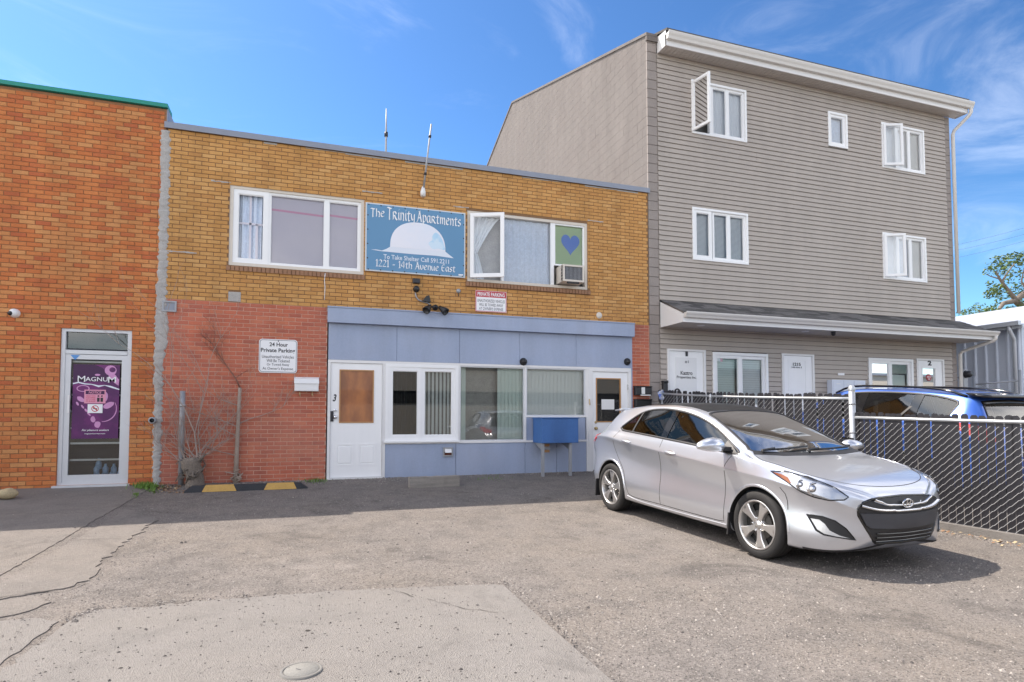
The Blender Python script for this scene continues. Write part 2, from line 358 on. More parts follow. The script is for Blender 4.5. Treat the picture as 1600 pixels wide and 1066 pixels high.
def drape(name, outline, m, h, step=0.22, jag=0.0, lab=None, seed=1):
    """thick slab laid on the sloping lot: outline in plan, top h above the ground"""
    rnd = random.Random(seed); P = []
    n = len(outline)
    for i in range(n):
        a = Vector(outline[i][:2]); b = Vector(outline[(i+1) % n][:2]); j = outline[i][2] if len(outline[i]) > 2 else 0
        k = max(1, int((b-a).length / (0.06 if j else step)))
        nrm = Vector((-(b-a).y, (b-a).x)).normalized()
        for q in range(k):
            p = a.lerp(b, q/k)
            if j and q: p = p + nrm * rnd.gauss(0, j)
            P.append(p)
    nb = len(P); pts = list(P)
    xs = [p.x for p in P]; ys = [p.y for p in P]
    y = max(min(ys), -3) + step/2
    def inside(q):
        c = False
        for i in range(nb):
            a, b = P[i], P[(i+1) % nb]
            if (a.y > q.y) != (b.y > q.y) and q.x < (b.x-a.x)*(q.y-a.y)/(b.y-a.y)+a.x: c = not c
        return c
    while y < max(ys):
        x = min(xs) + step/2
        while x < max(xs):
            q = Vector((x, y))
            if inside(q): pts.append(q)
            x += step*2.5
        y += step
    r = delaunay_2d_cdt(pts, [(i, (i+1) % nb) for i in range(nb)], [list(range(nb))], 1, 1e-6)
    V = [(p.x, p.y, (gz(p.y) if p.y < YF else 0) + h) for p in r[0]]
    mb = MB(); mb.add(V, [tuple(f) for f in r[2]], 0, True)
    bot = [(p.x, p.y, (gz(p.y) if p.y < YF else 0) - 0.05) for p in P]; top = [(p.x, p.y, (gz(p.y) if p.y < YF else 0) + h) for p in P]
    mb.add(top + bot, [(i, (i+1) % nb, nb+(i+1) % nb, nb+i) for i in range(nb)], 0)
    return solo(name, mb, m, None, None, kind='structure')
G = gp
a0 = G(780, 915); a1 = G(745, 914)
slab_out = [(a0[0]+0.02, a0[1]-0.05), (a0[0]-0.04, a0[1]+0.0, 0.0), (a0[0]-0.12, a0[1]+0.02, 0.008), (*G(600,922), 0.016), (*G(395,936), 0.022), (*G(250,950),0.024), (*G(150,955), 0.014), (*G(112,972),0.010), (*G(0,1056),0.006), (-2.9, 3.2), (-2.9,-1.0), (1.57,-1.0)]
slab_out = [p for p in slab_out]
drape('concrete_slab', slab_out, M['slab'], 0.014, seed=3)
# left concrete by the shop door, its slab towards the street and the broken apron in between
walk = [(-8.0, YF-0.02), (-2.30, YF-0.02), (*G(232,765), 0.006), (*G(150,812),0.006), (*G(60,866),0.006), (*G(0,900),0.004), (-8.0, 6.6)]
drape('concrete_walk', walk, M['apron'], 0.007, seed=5)
apr = [(*G(196,797), 0.012), (*G(245,812), 0.020), (*G(206,840), 0.020), (*G(160,876), 0.018), (*G(140,908), 0.018), (*G(100,921), 0.014), (*G(50,929), 0.012), (*G(0,938), 0.01), (-5.0, 5.9), (-5.0, 6.35), (*G(0,914),0.006), (*G(66,874), 0.006)]
drape('concrete_apron', apr, M['apron'], 0.009, seed=8)
low = [(*G(80,942),0.012), (*G(45,956),0.012), (*G(0,966),0.01), (-4.8,5.55), (-4.8,5.80), (*G(0,941),0.008), (*G(52,932),0.008)]
drape('concrete_patch', low, M['apron'], 0.008, seed=9)
crn = [(*G(92,972),0.008), (*G(0,1040),0.008), (-3.5,3.6), (-4.6,4.7), (*G(0,972),0.01), (*G(55,967),0.01)]
drape('concrete_corner', crn, M['slab'], 0.007, seed=11)
# cracks: thin dark grooves laid in the concrete
crk = MB()
def crack(px, wd, h, seed):
    rnd = random.Random(seed); P = [Vector(G(*p)) for p in px]; Q = []
    for a, b in zip(P, P[1:]):
        k = max(2, int((b-a).length/0.05))
        for q in range(k):
            p = a.lerp(b, q/k); Q.append(p + Vector((rnd.gauss(0,0.012), rnd.gauss(0,0.012))))
    vs = []
    for i, p in enumerate(Q):
        d = (Q[min(i+1,len(Q)-1)] - Q[max(i-1,0)]).normalized(); nn = Vector((-d.y, d.x)) * wd * rnd.uniform(0.3,1.2)
        for s_ in (-1,1): vs.append((p.x+nn.x*s_, p.y+nn.y*s_, gz(p.y)+h))
    crk.add(vs, [(2*i,2*i+1,2*i+3,2*i+2) for i in range(len(Q)-1)])
crack([(0,858),(60,850),(130,845),(200,843)], 0.004, 0.013, 1)
crack([(120,775),(170,773),(210,769)], 0.004, 0.011, 2)
crack([(0,804),(70,803),(150,803)], 0.004, 0.011, 3)
crack([(610,925),(640,934),(655,937)], 0.004, 0.018, 4)
crack([(670,938),(690,946),(740,957),(790,962)], 0.003, 0.018, 5)
crack([(0,935),(60,928),(110,923),(140,908)], 0.006, 0.013, 6)
bm_('crack_dark', (0.075,0.067,0.06), rough=1.0)
solo('pavement_crack', crk, M['crack_dark'], None, None, kind='structure')

# ------------------------------------------------------------------ walls and bricks
def wall_sheet(mb, x0, x1, z0, z1, holes, y, depth, m=0, mrev=0):
    xs = sorted({x0, x1, *[min(max(h[0],x0),x1) for h in holes], *[min(max(h[1],x0),x1) for h in holes]})
    zs = sorted({z0, z1, *[min(max(h[2],z0),z1) for h in holes], *[min(max(h[3],z0),z1) for h in holes]})
    for a, b in zip(xs, xs[1:]):
        for c, d in zip(zs, zs[1:]):
            mx_, mz = (a+b)/2, (c+d)/2
            if any(h[0] < mx_ < h[1] and h[2] < mz < h[3] for h in holes): continue
            mb.quad((a,y,c),(b,y,c),(b,y,d),(a,y,d), m)
    for (a,b,c,d) in holes:
        yb = y + depth
        mb.quad((a,y,c),(a,yb,c),(a,yb,d),(a,y,d), mrev); mb.quad((b,y,c),(b,yb,c),(b,yb,d),(b,y,d), mrev)
        mb.quad((a,y,d),(b,y,d),(b,yb,d),(a,yb,d), mrev); mb.quad((a,y,c),(b,y,c),(b,yb,c),(a,yb,c), mrev)
CO, BL, JT = 0.0677, 0.2032, 0.010
def brick_list(x0, x1, z0, z1, holes, xo, zo, tone, jitter=0.0015, rnd=random.Random(4), stack=False):
    res = []; r = 0
    k0 = int(math.floor((z0-zo)/CO)); k1 = int(math.ceil((z1-zo)/CO))
    for k in range(k0, k1):
        a, b = zo + k*CO, zo + (k+1)*CO - JT
        if a < z0 - 0.03 or b > z1 + 0.02: continue
        off = xo + (BL/2 if k % 2 else 0)
        i = int(math.floor((x0-off)/BL)) - 1
        while off + i*BL < x1:
            c, d = off + i*BL, off + (i+1)*BL - JT; i += 1
            segs = [(max(c,x0), min(d,x1))]
            for h in holes:
                if h[2] < b - 0.02 and h[3] > a + 0.02:
                    ns = []
                    for (s0,s1) in segs:
                        if h[1] <= s0 or h[0] >= s1: ns.append((s0,s1)); continue
                        if h[0] > s0: ns.append((s0,h[0]))
                        if h[1] < s1: ns.append((h[1],s1))
                    segs = ns
            for (s0,s1) in segs:
                if s1 - s0 > 0.02:
                    res.append((s0, s1, a + rnd.gauss(0,jitter*0.5), b + rnd.gauss(0,jitter*0.5), tone((s0+s1)/2,(a+b)/2,k,i), rnd.uniform(0.0045,0.0085)))
    return res
def lay_bricks(parent, bricks, mats, y, yb, limit=300, vis=lambda b: True, name='brick', stuff='brick_courses'):
    cp = CAM
    vb = sorted([b for b in bricks if vis(b)], key=lambda b: ((b[0]+b[1])/2)**2*0.9 + ((b[2]+b[3])/2-1.06)**2 - (b[1]-b[0])*4)
    near = vb[:limit]; ids = set(id(b) for b in near); rest = [b for b in bricks if id(b) not in ids]
    cache = {}; base = WL[parent.name]
    for b in near:
        wdt = b[1]-b[0]; key = (round(wdt,2) if wdt > 0.19 else round(wdt,3), b[4], round(b[5],3))
        hh = CO - JT
        if key not in cache:
            mb = MB(); mb.bbox(-wdt/2, wdt/2, -key[2], yb-y, -hh/2, hh/2, 0.003, 0)
            cache[key] = mesh(name, mb, mats[b[4]])
        o = bpy.data.objects.new(name, cache[key]); COL.objects.link(o); o.parent = parent
        o.location = Vector(((b[0]+b[1])/2, y, (b[2]+b[3])/2)) - base
    mb = MB()
    for b in rest: mb.bbox(b[0], b[1], y-b[5], yb, b[2], b[3], 0.003, b[4])
    if rest: part(stuff, mb, mats, parent, kind='stuff')

def interior(parent, r, y0, y1, m='interior'):
    mb = MB(); a,b,c,d = r
    mb.quad((a,y1,c),(b,y1,c),(b,y1,d),(a,y1,d)); mb.quad((a,y0,c),(a,y1,c),(a,y1,d),(a,y0,d)); mb.quad((b,y0,c),(b,y1,c),(b,y1,d),(b,y0,d))
    mb.quad((a,y0,d),(b,y0,d),(b,y1,d),(a,y1,d)); mb.quad((a,y0,c),(b,y0,c),(b,y1,c),(a,y1,c))
    part('room', mb, M[m], parent)
def gx(px, py, Y=YF): return fp(px, py, Y)[0]
def pane(parent, r, y, m='window_glass', name='pane'):
    mb = MB(); mb.quad((r[0],y,r[2]),(r[1],y,r[2]),(r[1],y,r[3]),(r[0],y,r[3])); part(name, mb, M[m], parent)
def sheet(parent, r, y, m, name):
    mb = MB(); mb.box(r[0],r[1],y,y+0.004,r[2],r[3]); return part(name, mb, M[m], parent)
def cloth(parent, r, y, m, name, waves=9, amp=0.018, gather=None, n=60, seed=0):
    mb = MB(); rnd = random.Random(seed); ph = rnd.uniform(0,6); rows = 14; vs = []
    for j in range(rows+1):
        t = j/rows; z = r[3] + (r[2]-r[3])*t
        for i in range(n+1):
            u = i/n; x = r[0] + (r[1]-r[0])*u
            if gather: x = r[0] + (x-r[0])*gather(t)
            vs.append((x, y + amp*(math.sin(u*waves*2*PI+ph) + 0.4*math.sin(u*waves*4.7*PI+2*t+ph)), z))
    mb.add(vs, [(j*(n+1)+i, j*(n+1)+i+1, (j+1)*(n+1)+i+1, (j+1)*(n+1)+i) for j in range(rows) for i in range(n)], 0, True)
    return part(name, mb, M[m], parent, fix=False)
def hblind(parent, r, y, m='blind_white', pitch=0.026, name='blind'):
    mb = MB(); z = r[2]
    while z < r[3]-pitch*0.6:
        mb.add([(r[0],y,z),(r[1],y,z),(r[1],y+0.012,z+pitch*0.97),(r[0],y+0.012,z+pitch*0.97)], [(0,1,2,3)]); z += pitch
    part(name, mb, M[m], parent, kind='stuff')
def vblind(parent, xs, z0, z1, y, wd=0.088, ang=0.5, m='blind_white', name='blind_slat'):
    """vertical blind: every slat a sub-part"""
    mb = MB(); c, s_ = math.cos(ang)*wd/2, math.sin(ang)*wd/2
    mb.add([(-c,-s_,z0),(0,-0.006,z0),(c,s_,z0),(c,s_,z1),(0,-0.006,z1),(-c,-s_,z1)], [(0,1,4,5),(1,2,3,4)], 0, True)
    me = mesh(name, mb, M[m]); base = WL[parent.name]
    for x in xs:
        o = bpy.data.objects.new(name, me); COL.objects.link(o); o.parent = parent; o.location = Vector((x, y, 0)) - Vector((base.x, base.y, base.z))
def swing_sash(parent, hx, y, z0, z1, wdt, ang, fw=0.055, th=0.045, gm='sky_glass', inner=None):
    """open casement hinged on its left jamb, ang from the wall"""
    mb = MB(); mb.frame(0, wdt, z0, z1, fw, -th, 0)
    mb.frame(fw, wdt-fw, z0+fw, z1-fw, 0.012, -th*0.75, -th*0.25)
    R_ = Matrix.Rotation(-ang, 4, 'Z')
    mb.v = [tuple(R_ @ Vector(v) + Vector((hx, y, 0))) for v in mb.v]
    o = part('sash', mb, M['white_vinyl'], parent)
    g = MB(); g.quad((fw,-th/2,z0+fw),(wdt-fw,-th/2,z0+fw),(wdt-fw,-th/2,z1-fw),(fw,-th/2,z1-fw))
    g.v = [tuple(R_ @ Vector(v) + Vector((hx, y, 0))) for v in g.v]
    p = part('pane', g, M[gm], parent)
    return o

# ================================================================== brick apartment building in the middle
APT = thing('apartment_building', 'two storey yellow and red brick building with a pale blue storefront, in the middle', 'building', (2.25, YF, 0))
XL, XR, ZT = -2.20, 6.70, 5.74
w1 = (gx(358,360), gx(569,360), 3.575, 4.93); w2 = (2.82, 5.30, 3.60, 4.945)
SF = (0.335, 6.295, -0.02, 2.965)
holes = [w1, w2, SF]
mb = MB()
wall_sheet(mb, XL, XR, 2.955, ZT, [w1, w2, (SF[0],SF[1],2.0,SF[3])], YF, 0.13, 0, 2)
wall_sheet(mb, XL, XR, -0.1, 2.955, [(SF[0],SF[1],-0.2,3.2)], YF, 0.10, 1, 1)
mb.box(XL, XR, YF+0.25, YF+13, -0.1, 5.45, 3)                     # body of the building and its flat roof
mb.box(XL, XL+0.2, YF+0.02, YF+13, 5.45, ZT, 0); mb.box(XR-0.2, XR, YF+0.02, YF+13, 5.45, ZT, 0)
mb.box(XL+0.2, XR-0.2, YF+0.10, YF+0.25, 5.3, ZT, 0)
part('wall', mb, [M['mortar_dark'], M['mortar_red'], M['sill_brick'], M['cement']], APT)
rb_ = random.Random(11)
yt = lambda x,z,k,i: rb_.choices(range(5), [5,4,4,1.2,1.6])[0]
rt = lambda x,z,k,i: rb_.choices(range(4), [5,4,3,1.5])[0]
sl1 = (w1[0]-0.03, w1[1]+0.03, w1[2]-0.095, w1[2]); sl2 = (w2[0]-0.03, w2[1]+0.05, w2[2]-0.095, w2[2])
patch_ = rect(357,456,376,472)
yb_ = brick_list(XL+0.03, XR-0.02, 2.957, ZT-0.015, holes+[sl1,sl2,patch_], 0.06, 2.957, yt)
rb1 = brick_list(XL+0.03, SF[0], -0.02, 2.957, [patch_], 0.02, -0.02+0.0, rt) + brick_list(SF[1], XR-0.015, -0.02, 2.957, [], SF[1]-0.01, -0.02, rt)
allb = [(*b[:4], b[4], b[5]) for b in yb_] + [(*b[:4], b[4]+5, b[5]*0.75) for b in rb1]
lay_bricks(APT, allb, M['yb']+M['rb'], YF, YF+0.004)
# cap flashing along the parapet
mb = MB(); mb.box(XL-0.02, XR+0.02, YF-0.045, YF+0.26, ZT+0.022, ZT+0.085); mb.box(XL-0.02, XR+0.02, YF-0.050, YF-0.034, ZT-0.015, ZT+0.07)
part('parapet_cap', mb, M['cap_metal'], APT)
mb = MB()
rr = random.Random(5)
x = XL
while x < XR-0.1:
    l = rr.uniform(0.2,0.6)
    if rr.random() < 0.6: mb.box(x, min(x+l,XR-0.05), YF-0.012, YF+0.01, ZT-0.03-rr.uniform(0,0.02), ZT-0.021)
    x += l
part('parapet_mortar', mb, M['cement'], APT, kind='stuff')
mb = MB(); mb.box(*patch_[:2], YF-0.012, YF+0.01, *patch_[2:]); part('wall_patch', mb, M['cement'], APT)
v = rect(254,470,276,488); mb = MB(); mb.frame(*v, 0.025, YF-0.03, YF); q = part('vent', mb, M['galv_dull'], APT)
mb = MB(); mb.box(v[0]+0.025, v[1]-0.025, YF-0.012, YF, v[2]+0.025, v[3]-0.025); part('vent_cover', mb, M['cap_metal'], q)
for sl_ in (sl1, sl2):                                           # brick sills of rowlock bricks
    mb = MB(); x = sl_[0]
    while x < sl_[1]-0.03:
        mb.add([(x,YF-0.035,sl_[2]),(x+0.058,YF-0.035,sl_[2]),(x+0.058,YF+0.05,sl_[2]),(x,YF+0.05,sl_[2]),(x,YF-0.030,sl_[3]-0.018),(x+0.058,YF-0.030,sl_[3]-0.018),(x+0.058,YF+0.05,sl_[3]+0.002),(x,YF+0.05,sl_[3]+0.002)],
               [(0,3,2,1),(4,5,6,7),(0,1,5,4),(2,3,7,6),(1,2,6,5),(3,0,4,7)]); x += 0.0677
    o = part('window_sill', mb, M['sill_brick'], APT, kind='stuff')
# scraps of white mortar above the window corners
for (x0,y0,x1,y1) in ((330,282,357,286),(566,298,594,303),(708,322,732,326),(918,344,942,348),(253,391,302,396)):
    v = rect(x0,y0,x1,y1); mb = MB(); rr = random.Random(x0); x = v[0]
    while x < v[1]:
        h = rr.uniform(0.008,0.026); zc = (v[2]+v[3])/2 + rr.uniform(-0.004,0.004); mb.box(x, x+0.05, YF-0.010-rr.uniform(0,0.003), YF, zc-h/2, zc+h/2); x += 0.05
    part('mortar_repair', mb, M['cement'], APT)

def gunit(parent, X0, X1, Z0, Z1, y, fw, depth=0.05, m='white_vinyl', name='sash', gm='sky_glass'):
    mb = MB(); mb.frame(X0, X1, Z0, Z1, fw, y, y+depth); mb.frame(X0+fw, X1-fw, Z0+fw, Z1-fw, 0.012, y+0.012, y+depth)
    o = part(name, mb, M[m], parent); pane(parent, (X0+fw, X1-fw, Z0+fw, Z1-fw), y+depth*0.6, gm)
    return (X0+fw, X1-fw, Z0+fw, Z1-fw)
# upper left window
mb = MB(); mb.frame(*w1, 0.055, YF+0.012, YF+0.12); WN = part('window', mb, M['almond_frame'], APT)
i1 = (w1[0]+0.055, w1[1]-0.055, w1[2]+0.055, w1[3]-0.055)
xa, xb = gx(419,360), gx(510,360)
g = gunit(WN, i1[0], xa, i1[2], i1[3], YF+0.025, 0.075, gm='clear_pane')
cloth(WN, g, YF+0.13, 'curtain_blue', 'curtain', 4, 0.02, seed=1)
mb = MB(); a = g[0]+(g[1]-g[0])*0.42; mb.box(a, a+0.035, YF+0.10, YF+0.11, g[2], g[3]); mb.box(a+0.1, a+0.14, YF+0.10, YF+0.11, g[2], g[2]+0.62); mb.box(g[0], a+0.26, YF+0.10, YF+0.11, g[2]+0.60, g[2]+0.635)
part('curtain_bar', mb, M['shade_mauve'], WN)
g = gunit(WN, xa, xb, i1[2], i1[3], YF+0.035, 0.035, gm='clear_pane'); sheet(WN, g, YF+0.10, 'shade_mauve', 'roller_shade'); mid = g
mb = MB(); zz = g[3]-0.27; mb.add([(g[0],YF+0.098,zz+0.02),(g[1],YF+0.098,zz-0.01),(g[1],YF+0.098,zz+0.025),(g[0],YF+0.098,zz+0.055)],[(0,1,2,3)]); part('shade_stripe', mb, M['curtain_pink'], WN)
g = gunit(WN, xb, i1[1], i1[2], i1[3], YF+0.035, 0.045, gm='clear_pane'); sheet(WN, g, YF+0.10, 'shade_mauve', 'roller_shade')
mb = MB(); zz = g[3]-0.24; mb.add([(g[0],YF+0.098,zz),(g[1],YF+0.098,zz-0.02),(g[1],YF+0.098,zz+0.015),(g[0],YF+0.098,zz+0.035)],[(0,1,2,3)]); part('shade_stripe', mb, M['curtain_pink'], WN)
interior(WN, i1, YF+0.14, YF+0.9)
# upper right window: open casement, lace curtain, heart over an air conditioner
mb = MB(); mb.frame(*w2, 0.055, YF+0.012, YF+0.12); WN2 = part('window', mb, M['almond_frame'], APT)
i2 = (w2[0]+0.055, w2[1]-0.055, w2[2]+0.055, w2[3]-0.055)
xa, xb = gx(788,385), gx(863,385)
for a_, b_ in ((xa-0.045,xa),(xb-0.02,xb+0.045)):
    mb = MB(); mb.box(a_, b_, YF+0.03, YF+0.11, i2[2], i2[3]); part('mullion', mb, M['white_vinyl'], WN2)
swing_sash(WN2, i2[0]+0.01, YF+0.01, i2[2]+0.01, i2[3]-0.01, 0.64, math.radians(24), 0.062)
cloth(WN2, (i2[0], xa-0.05, i2[2], i2[3]), YF+0.16, 'curtain_white', 'curtain', 5, 0.02, gather=lambda t: (1-0.72*(t/0.58)**0.8) if t < 0.58 else 0.28+0.24*((t-0.58)/0.42)**0.7, seed=2)
g = (xa, xb-0.02, i2[2], i2[3]); pane(WN2, g, YF+0.07, 'clear_pane')
cloth(WN2, g, YF+0.12, 'curtain_blue', 'curtain', 6, 0.012, seed=4)
zac = fp(870, 415)[1]
mb = MB(); mb.frame(xb+0.045, i2[1], zac+0.01, i2[3], 0.03, YF+0.03, YF+0.09); part('sash', mb, M['white_vinyl'], WN2)
g = (xb+0.075, i2[1]-0.03, zac+0.04, i2[3]-0.03); pane(WN2, g, YF+0.07, 'window_glass'); sheet(WN2, g, YF+0.085, 'green_sheet', 'heart_sheet')
hp = []
for k in range(48):
    t = 2*PI*k/48; hp.append((16*math.sin(t)**3, 13*math.cos(t)-5*math.cos(2*t)-2*math.cos(3*t)-math.cos(4*t)))
cx = (g[0]+g[1])/2 + 0.05; cz_ = (g[2]+g[3])/2 + 0.02; sc = (g[1]-g[0])*0.66/32
mb = MB(); mb.prism([(cx+x*sc, cz_+(z+2.5)*sc*1.18) for x,z in hp], YF+0.081, YF+0.0845); part('heart', mb, M['heart_blue'], WN2)
interior(WN2, i2, YF+0.20, YF+1.0)
# ---------------- storefront
mb = MB(); mb.box(SF[0], SF[1], YF-0.11, YF+0.02, 2.69, 2.945); mb.box(SF[0]-0.005, SF[1]+0.005, YF-0.122, YF+0.01, 2.947, 2.968)
part('fascia', mb, M['blue_paint'], APT)
XA, XB = 0.355, 6.255
zt = 2.055
seams = [XA] + [gx(p, 545) for p in (620,718,812,900)] + [SF[1]]
for a, b in zip(seams, seams[1:]):
    mb = MB(); mb.bbox(a+0.002, b-0.002, YF-0.008, YF+0.05, zt, 2.688, 0.004); part('blue_panel', mb, M['blue_paint'], APT)
zs = 0.585
for a, b in zip([1.335, 2.62, 3.97, 4.62], [2.617, 3.967, 4.617, 5.255]):
    mb = MB(); mb.bbox(a, b-0.003, YF-0.004, YF+0.05, -0.06, zs-0.004, 0.004); part('blue_panel', mb, M['blue_paint'], APT)
mb = MB(); mb.bbox(3.99, 5.24, YF+0.004, YF+0.05, 0.62, 1.055, 0.005); part('blue_panel', mb, M['blue_paint'], APT)
# storefront posts and rails in white
mb = MB(); mb.box(XA, 6.255, YF-0.016, YF+0.06, zt-0.045, zt-0.002)
mb.box(1.29, 1.335, YF-0.012, YF+0.06, -0.05, zt-0.045); mb.box(5.255, 5.295, YF-0.012, YF+0.06, -0.05, zt-0.045)
mb.box(1.335, 5.255, YF-0.022, YF+0.06, zs-0.002, zs+0.034); mb.box(2.655, 2.685, YF-0.012, YF+0.05, zs+0.034, zt-0.045); mb.box(3.955, 3.99, YF-0.012, YF+0.05, zs+0.034, zt-0.045)
mb.box(3.99, 5.255, YF-0.010, YF+0.05, 1.057, 1.085); mb.box(5.235, 5.255, YF-0.008, YF+0.05, 1.085, zt-0.045)
part('storefront_frame', mb, M['white_trim'], APT)
# slider window
wa = (1.335, 2.655, zs+0.034, zt-0.045)
mb = MB(); mb.frame(*wa, 0.055, YF-0.02, YF+0.05); mb.box(wa[0]-0.03, wa[1]+0.02, YF-0.06, YF-0.021, wa[2]-0.012, wa[2]+0.016)
SW = part('window', mb, M['white_vinyl'], APT)
xm = gx(658, 630)
def px6(zx, zy): return fp(500+zx/3.135, 440+zy/3.135)
gl = gunit(SW, wa[0]+0.055, xm, wa[2]+0.055, wa[3]-0.055, YF-0.012, 0.065, gm='store_glass')
gr = gunit(SW, xm, wa[1]-0.055, wa[2]+0.055, wa[3]-0.055, YF+0.0, 0.06, gm='store_glass')
vblind(SW, [gr[0]+0.03+i*0.072 for i in range(int((gr[1]-gr[0])/0.072))], gr[2]-0.02, gr[3]+0.02, YF+0.10, 0.062, 0.62)
mb = MB(); mb.box(gl[0]-.02, gl[1], YF+0.11, YF+0.116, gl[2]-0.02, gl[3]+0.02); part('insect_screen', mb, glass('screen_mesh', (0.38,0.40,0.40), 0.05), SW)
vblind(SW, [gl[0]+0.02+i*0.085 for i in range(int((gl[1]-gl[0])/0.085)+1)], gl[2]-0.02, gl[3]+0.02, YF+0.16, 0.07, 1.25)
# fixed pane with vertical blinds drawn to the sides
wb = (2.685, 3.955, zs+0.034, zt-0.045); mb = MB(); mb.frame(*wb, 0.022, YF+0.0, YF+0.05); FW = part('window', mb, M['aluminium'], APT)
pane(FW, (wb[0]+.02, wb[1]-.02, wb[2]+.02, wb[3]-.02), YF+0.03, 'store_glass')
xl = gx(732, 630); xr = gx(783, 630)
vblind(FW, [wb[0]+0.03+i*0.07 for i in range(max(1,int((xl-wb[0])/0.07)))] + [xr+i*0.075 for i in range(int((wb[1]-xr)/0.075)+1)], wb[2], wb[3], YF+0.11, 0.088, 0.2, 'blind_green')
# window over the blue panel, blinds closed
wc = (3.99, 5.235, 1.085, zt-0.045); mb = MB(); mb.frame(*wc, 0.022, YF+0.0, YF+0.05); CW = part('window', mb, M['aluminium'], APT)
pane(CW, (wc[0]+.02, wc[1]-.02, wc[2]+.02, wc[3]-.02), YF+0.03, 'store_glass')
vblind(CW, [wc[0]+0.04+i*0.078 for i in range(int((wc[1]-wc[0])/0.078)+1)], wc[2], wc[3], YF+0.11, 0.092, 0.15, 'blind_white')
interior(APT, (1.3, 5.27, -0.05, zt-0.03), YF+0.06, YF+0.24 + 1.2, 'interior')

def panel_door(parent, name, x0, x1, z0, z1, y, light=None, lightm=None, trim=None, panels=(), label=None):
    """door slab with a glazed light and embossed panels"""
    th = 0.045
    mb = MB(); hs = [light] if light else []
    xs = sorted({x0,x1,*([light[0],light[1]] if light else [])}); zs_ = sorted({z0,z1,*([light[2],light[3]] if light else [])})
    for a,b in zip(xs,xs[1:]):
        for c,d in zip(zs_,zs_[1:]):
            if light and light[0] < (a+b)/2 < light[1] and light[2] < (c+d)/2 < light[3]: continue
            mb.box(a,b,y,y+th,c,d)
    for (a,b,c,d) in panels:
        mb.frame(a,b,c,d,0.022,y-0.006,y+0.001); mb.bbox(a+0.045,b-0.045,y-0.007,y+0.001,c+0.045,d-0.045,0.006)
    D = part(name, mb, M['white_door'], parent, label=label)
    if light:
        mb = MB(); mb.frame(*light, 0.022, y-0.010, y+0.02); part('light_trim', mb, M[trim or 'white_door'], D)
    return D
# left door, number 3
dl = (0.405, 1.275, 0.02, 2.0)
mb = MB(); mb.box(XA, dl[0]-0.004, YF-0.02, YF+0.07, -0.03, zt-0.045); mb.box(dl[1]+0.004, 1.29, YF-0.02, YF+0.07, -0.03, zt-0.045); mb.box(dl[0]-0.004, dl[1]+0.004, YF-0.02, YF+0.07, dl[3]+0.004, zt-0.045); mb.box(XA, 1.29, YF-0.05, YF+0.07, -0.06, 0.015)
part('door_frame', mb, M['white_trim'], APT)
lt = (gx(530,620), gx(584,620), fp(556,661)[1], fp(556,578)[1])
D3 = panel_door(APT, 'door', *dl, YF+0.0, lt, None, 'wood_trim', [(0.50,0.80,0.22,0.60),(0.88,1.18,0.22,0.60)], 'white door with the number 3 and a plywood filled window')
mb = MB(); mb.box(lt[0]+0.02, lt[1]-0.02, YF+0.006, YF+0.02, lt[2]+0.02, lt[3]-0.02); part('plywood_panel', mb, M['plywood'], D3)
mb = MB(); a = fp(522.5,622); text(mb, '3', a[0]-.028, a[0]+.034, a[1]-.06, a[1]+.065, YF-0.003, 0, 0.03, 0.25); part('door_number', mb, M['ink'], D3)
mb = MB(); a = fp(517,657); mb.box(0.40, 0.455, YF-0.018, YF+0.0, a[1]-0.02, a[1]+0.16); part('latch_guard', mb, M['dark_metal'], D3)
mb = MB(); kz = a[1]+0.055
mb.lathe([(0.0,-0.06),(0.022,-0.058),(0.03,-0.04),(0.022,-0.022),(0.012,-0.015),(0.034,-0.006),(0.034,0.0)], (0.485,YF,kz), 'Y', 16); mb.lathe([(0.0,-0.022),(0.022,-0.02),(0.026,0.0)], (0.485,YF,kz+0.12), 'Y', 14)
part('door_knob', mb, M['chrome'], D3)
# right door with glass
dr = (5.395, 6.185, 0.02, 1.965)
mb = MB(); mb.box(5.295, dr[0]-0.004, YF-0.024, YF+0.07, -0.03, zt-0.045); mb.box(dr[1]+0.004, 6.255, YF-0.024, YF+0.07, -0.03, zt-0.045); mb.box(dr[0]-0.004, dr[1]+0.004, YF-0.024, YF+0.07, dr[3]+0.004, zt-0.045)
part('door_frame', mb, M['white_trim'], APT)
mb = MB(); mb.box(6.258, SF[1]-0.002, YF-0.006, YF+0.05, -0.05, zt-0.001); part('blue_panel', mb, M['blue_paint'], APT)
lt = (gx(931,625), gx(970,625), fp(950,660)[1], fp(950,591)[1])
DR = panel_door(APT, 'door', *dr, YF+0.0, lt, None, 'wood_trim', [(5.49,5.76,0.2,0.62),(5.82,6.09,0.2,0.62)], 'white door with a dark glass pane and a taped paper notice')
pane(DR, (lt[0]+.02, lt[1]-.02, lt[2]+.02, lt[3]-.02), YF+0.012, 'store_glass')
mb = MB(); mb.box(lt[0]-0.01, lt[1]+0.01, YF+0.05, YF+0.055, lt[2], lt[3]); part('backing', mb, M['interior_dark'], DR)
n_ = rect(940,624,960,640); mb = MB(); mb.box(n_[0],n_[1],YF+0.004,YF+0.007,n_[2],n_[3]); part('paper_notice', mb, M['paper'], DR)
kz = fp(926,660)[1]; mb = MB()
mb.lathe([(0.0,-0.06),(0.022,-0.058),(0.03,-0.04),(0.022,-0.022),(0.012,-0.015),(0.034,-0.006),(0.034,0.0)], (5.46,YF,kz-0.12), 'Y', 16); mb.lathe([(0.0,-0.022),(0.022,-0.02),(0.026,0.0)], (5.46,YF,kz), 'Y', 14)
part('door_knob', mb, M['brass'], DR)
mb = MB(); mb.box(6.165,6.185,YF-0.03,YF-0.001,1.62,1.72); mb.box(6.165,6.185,YF-0.03,YF-0.001,0.3,0.4); part('hinge', mb, M['chrome'], DR)
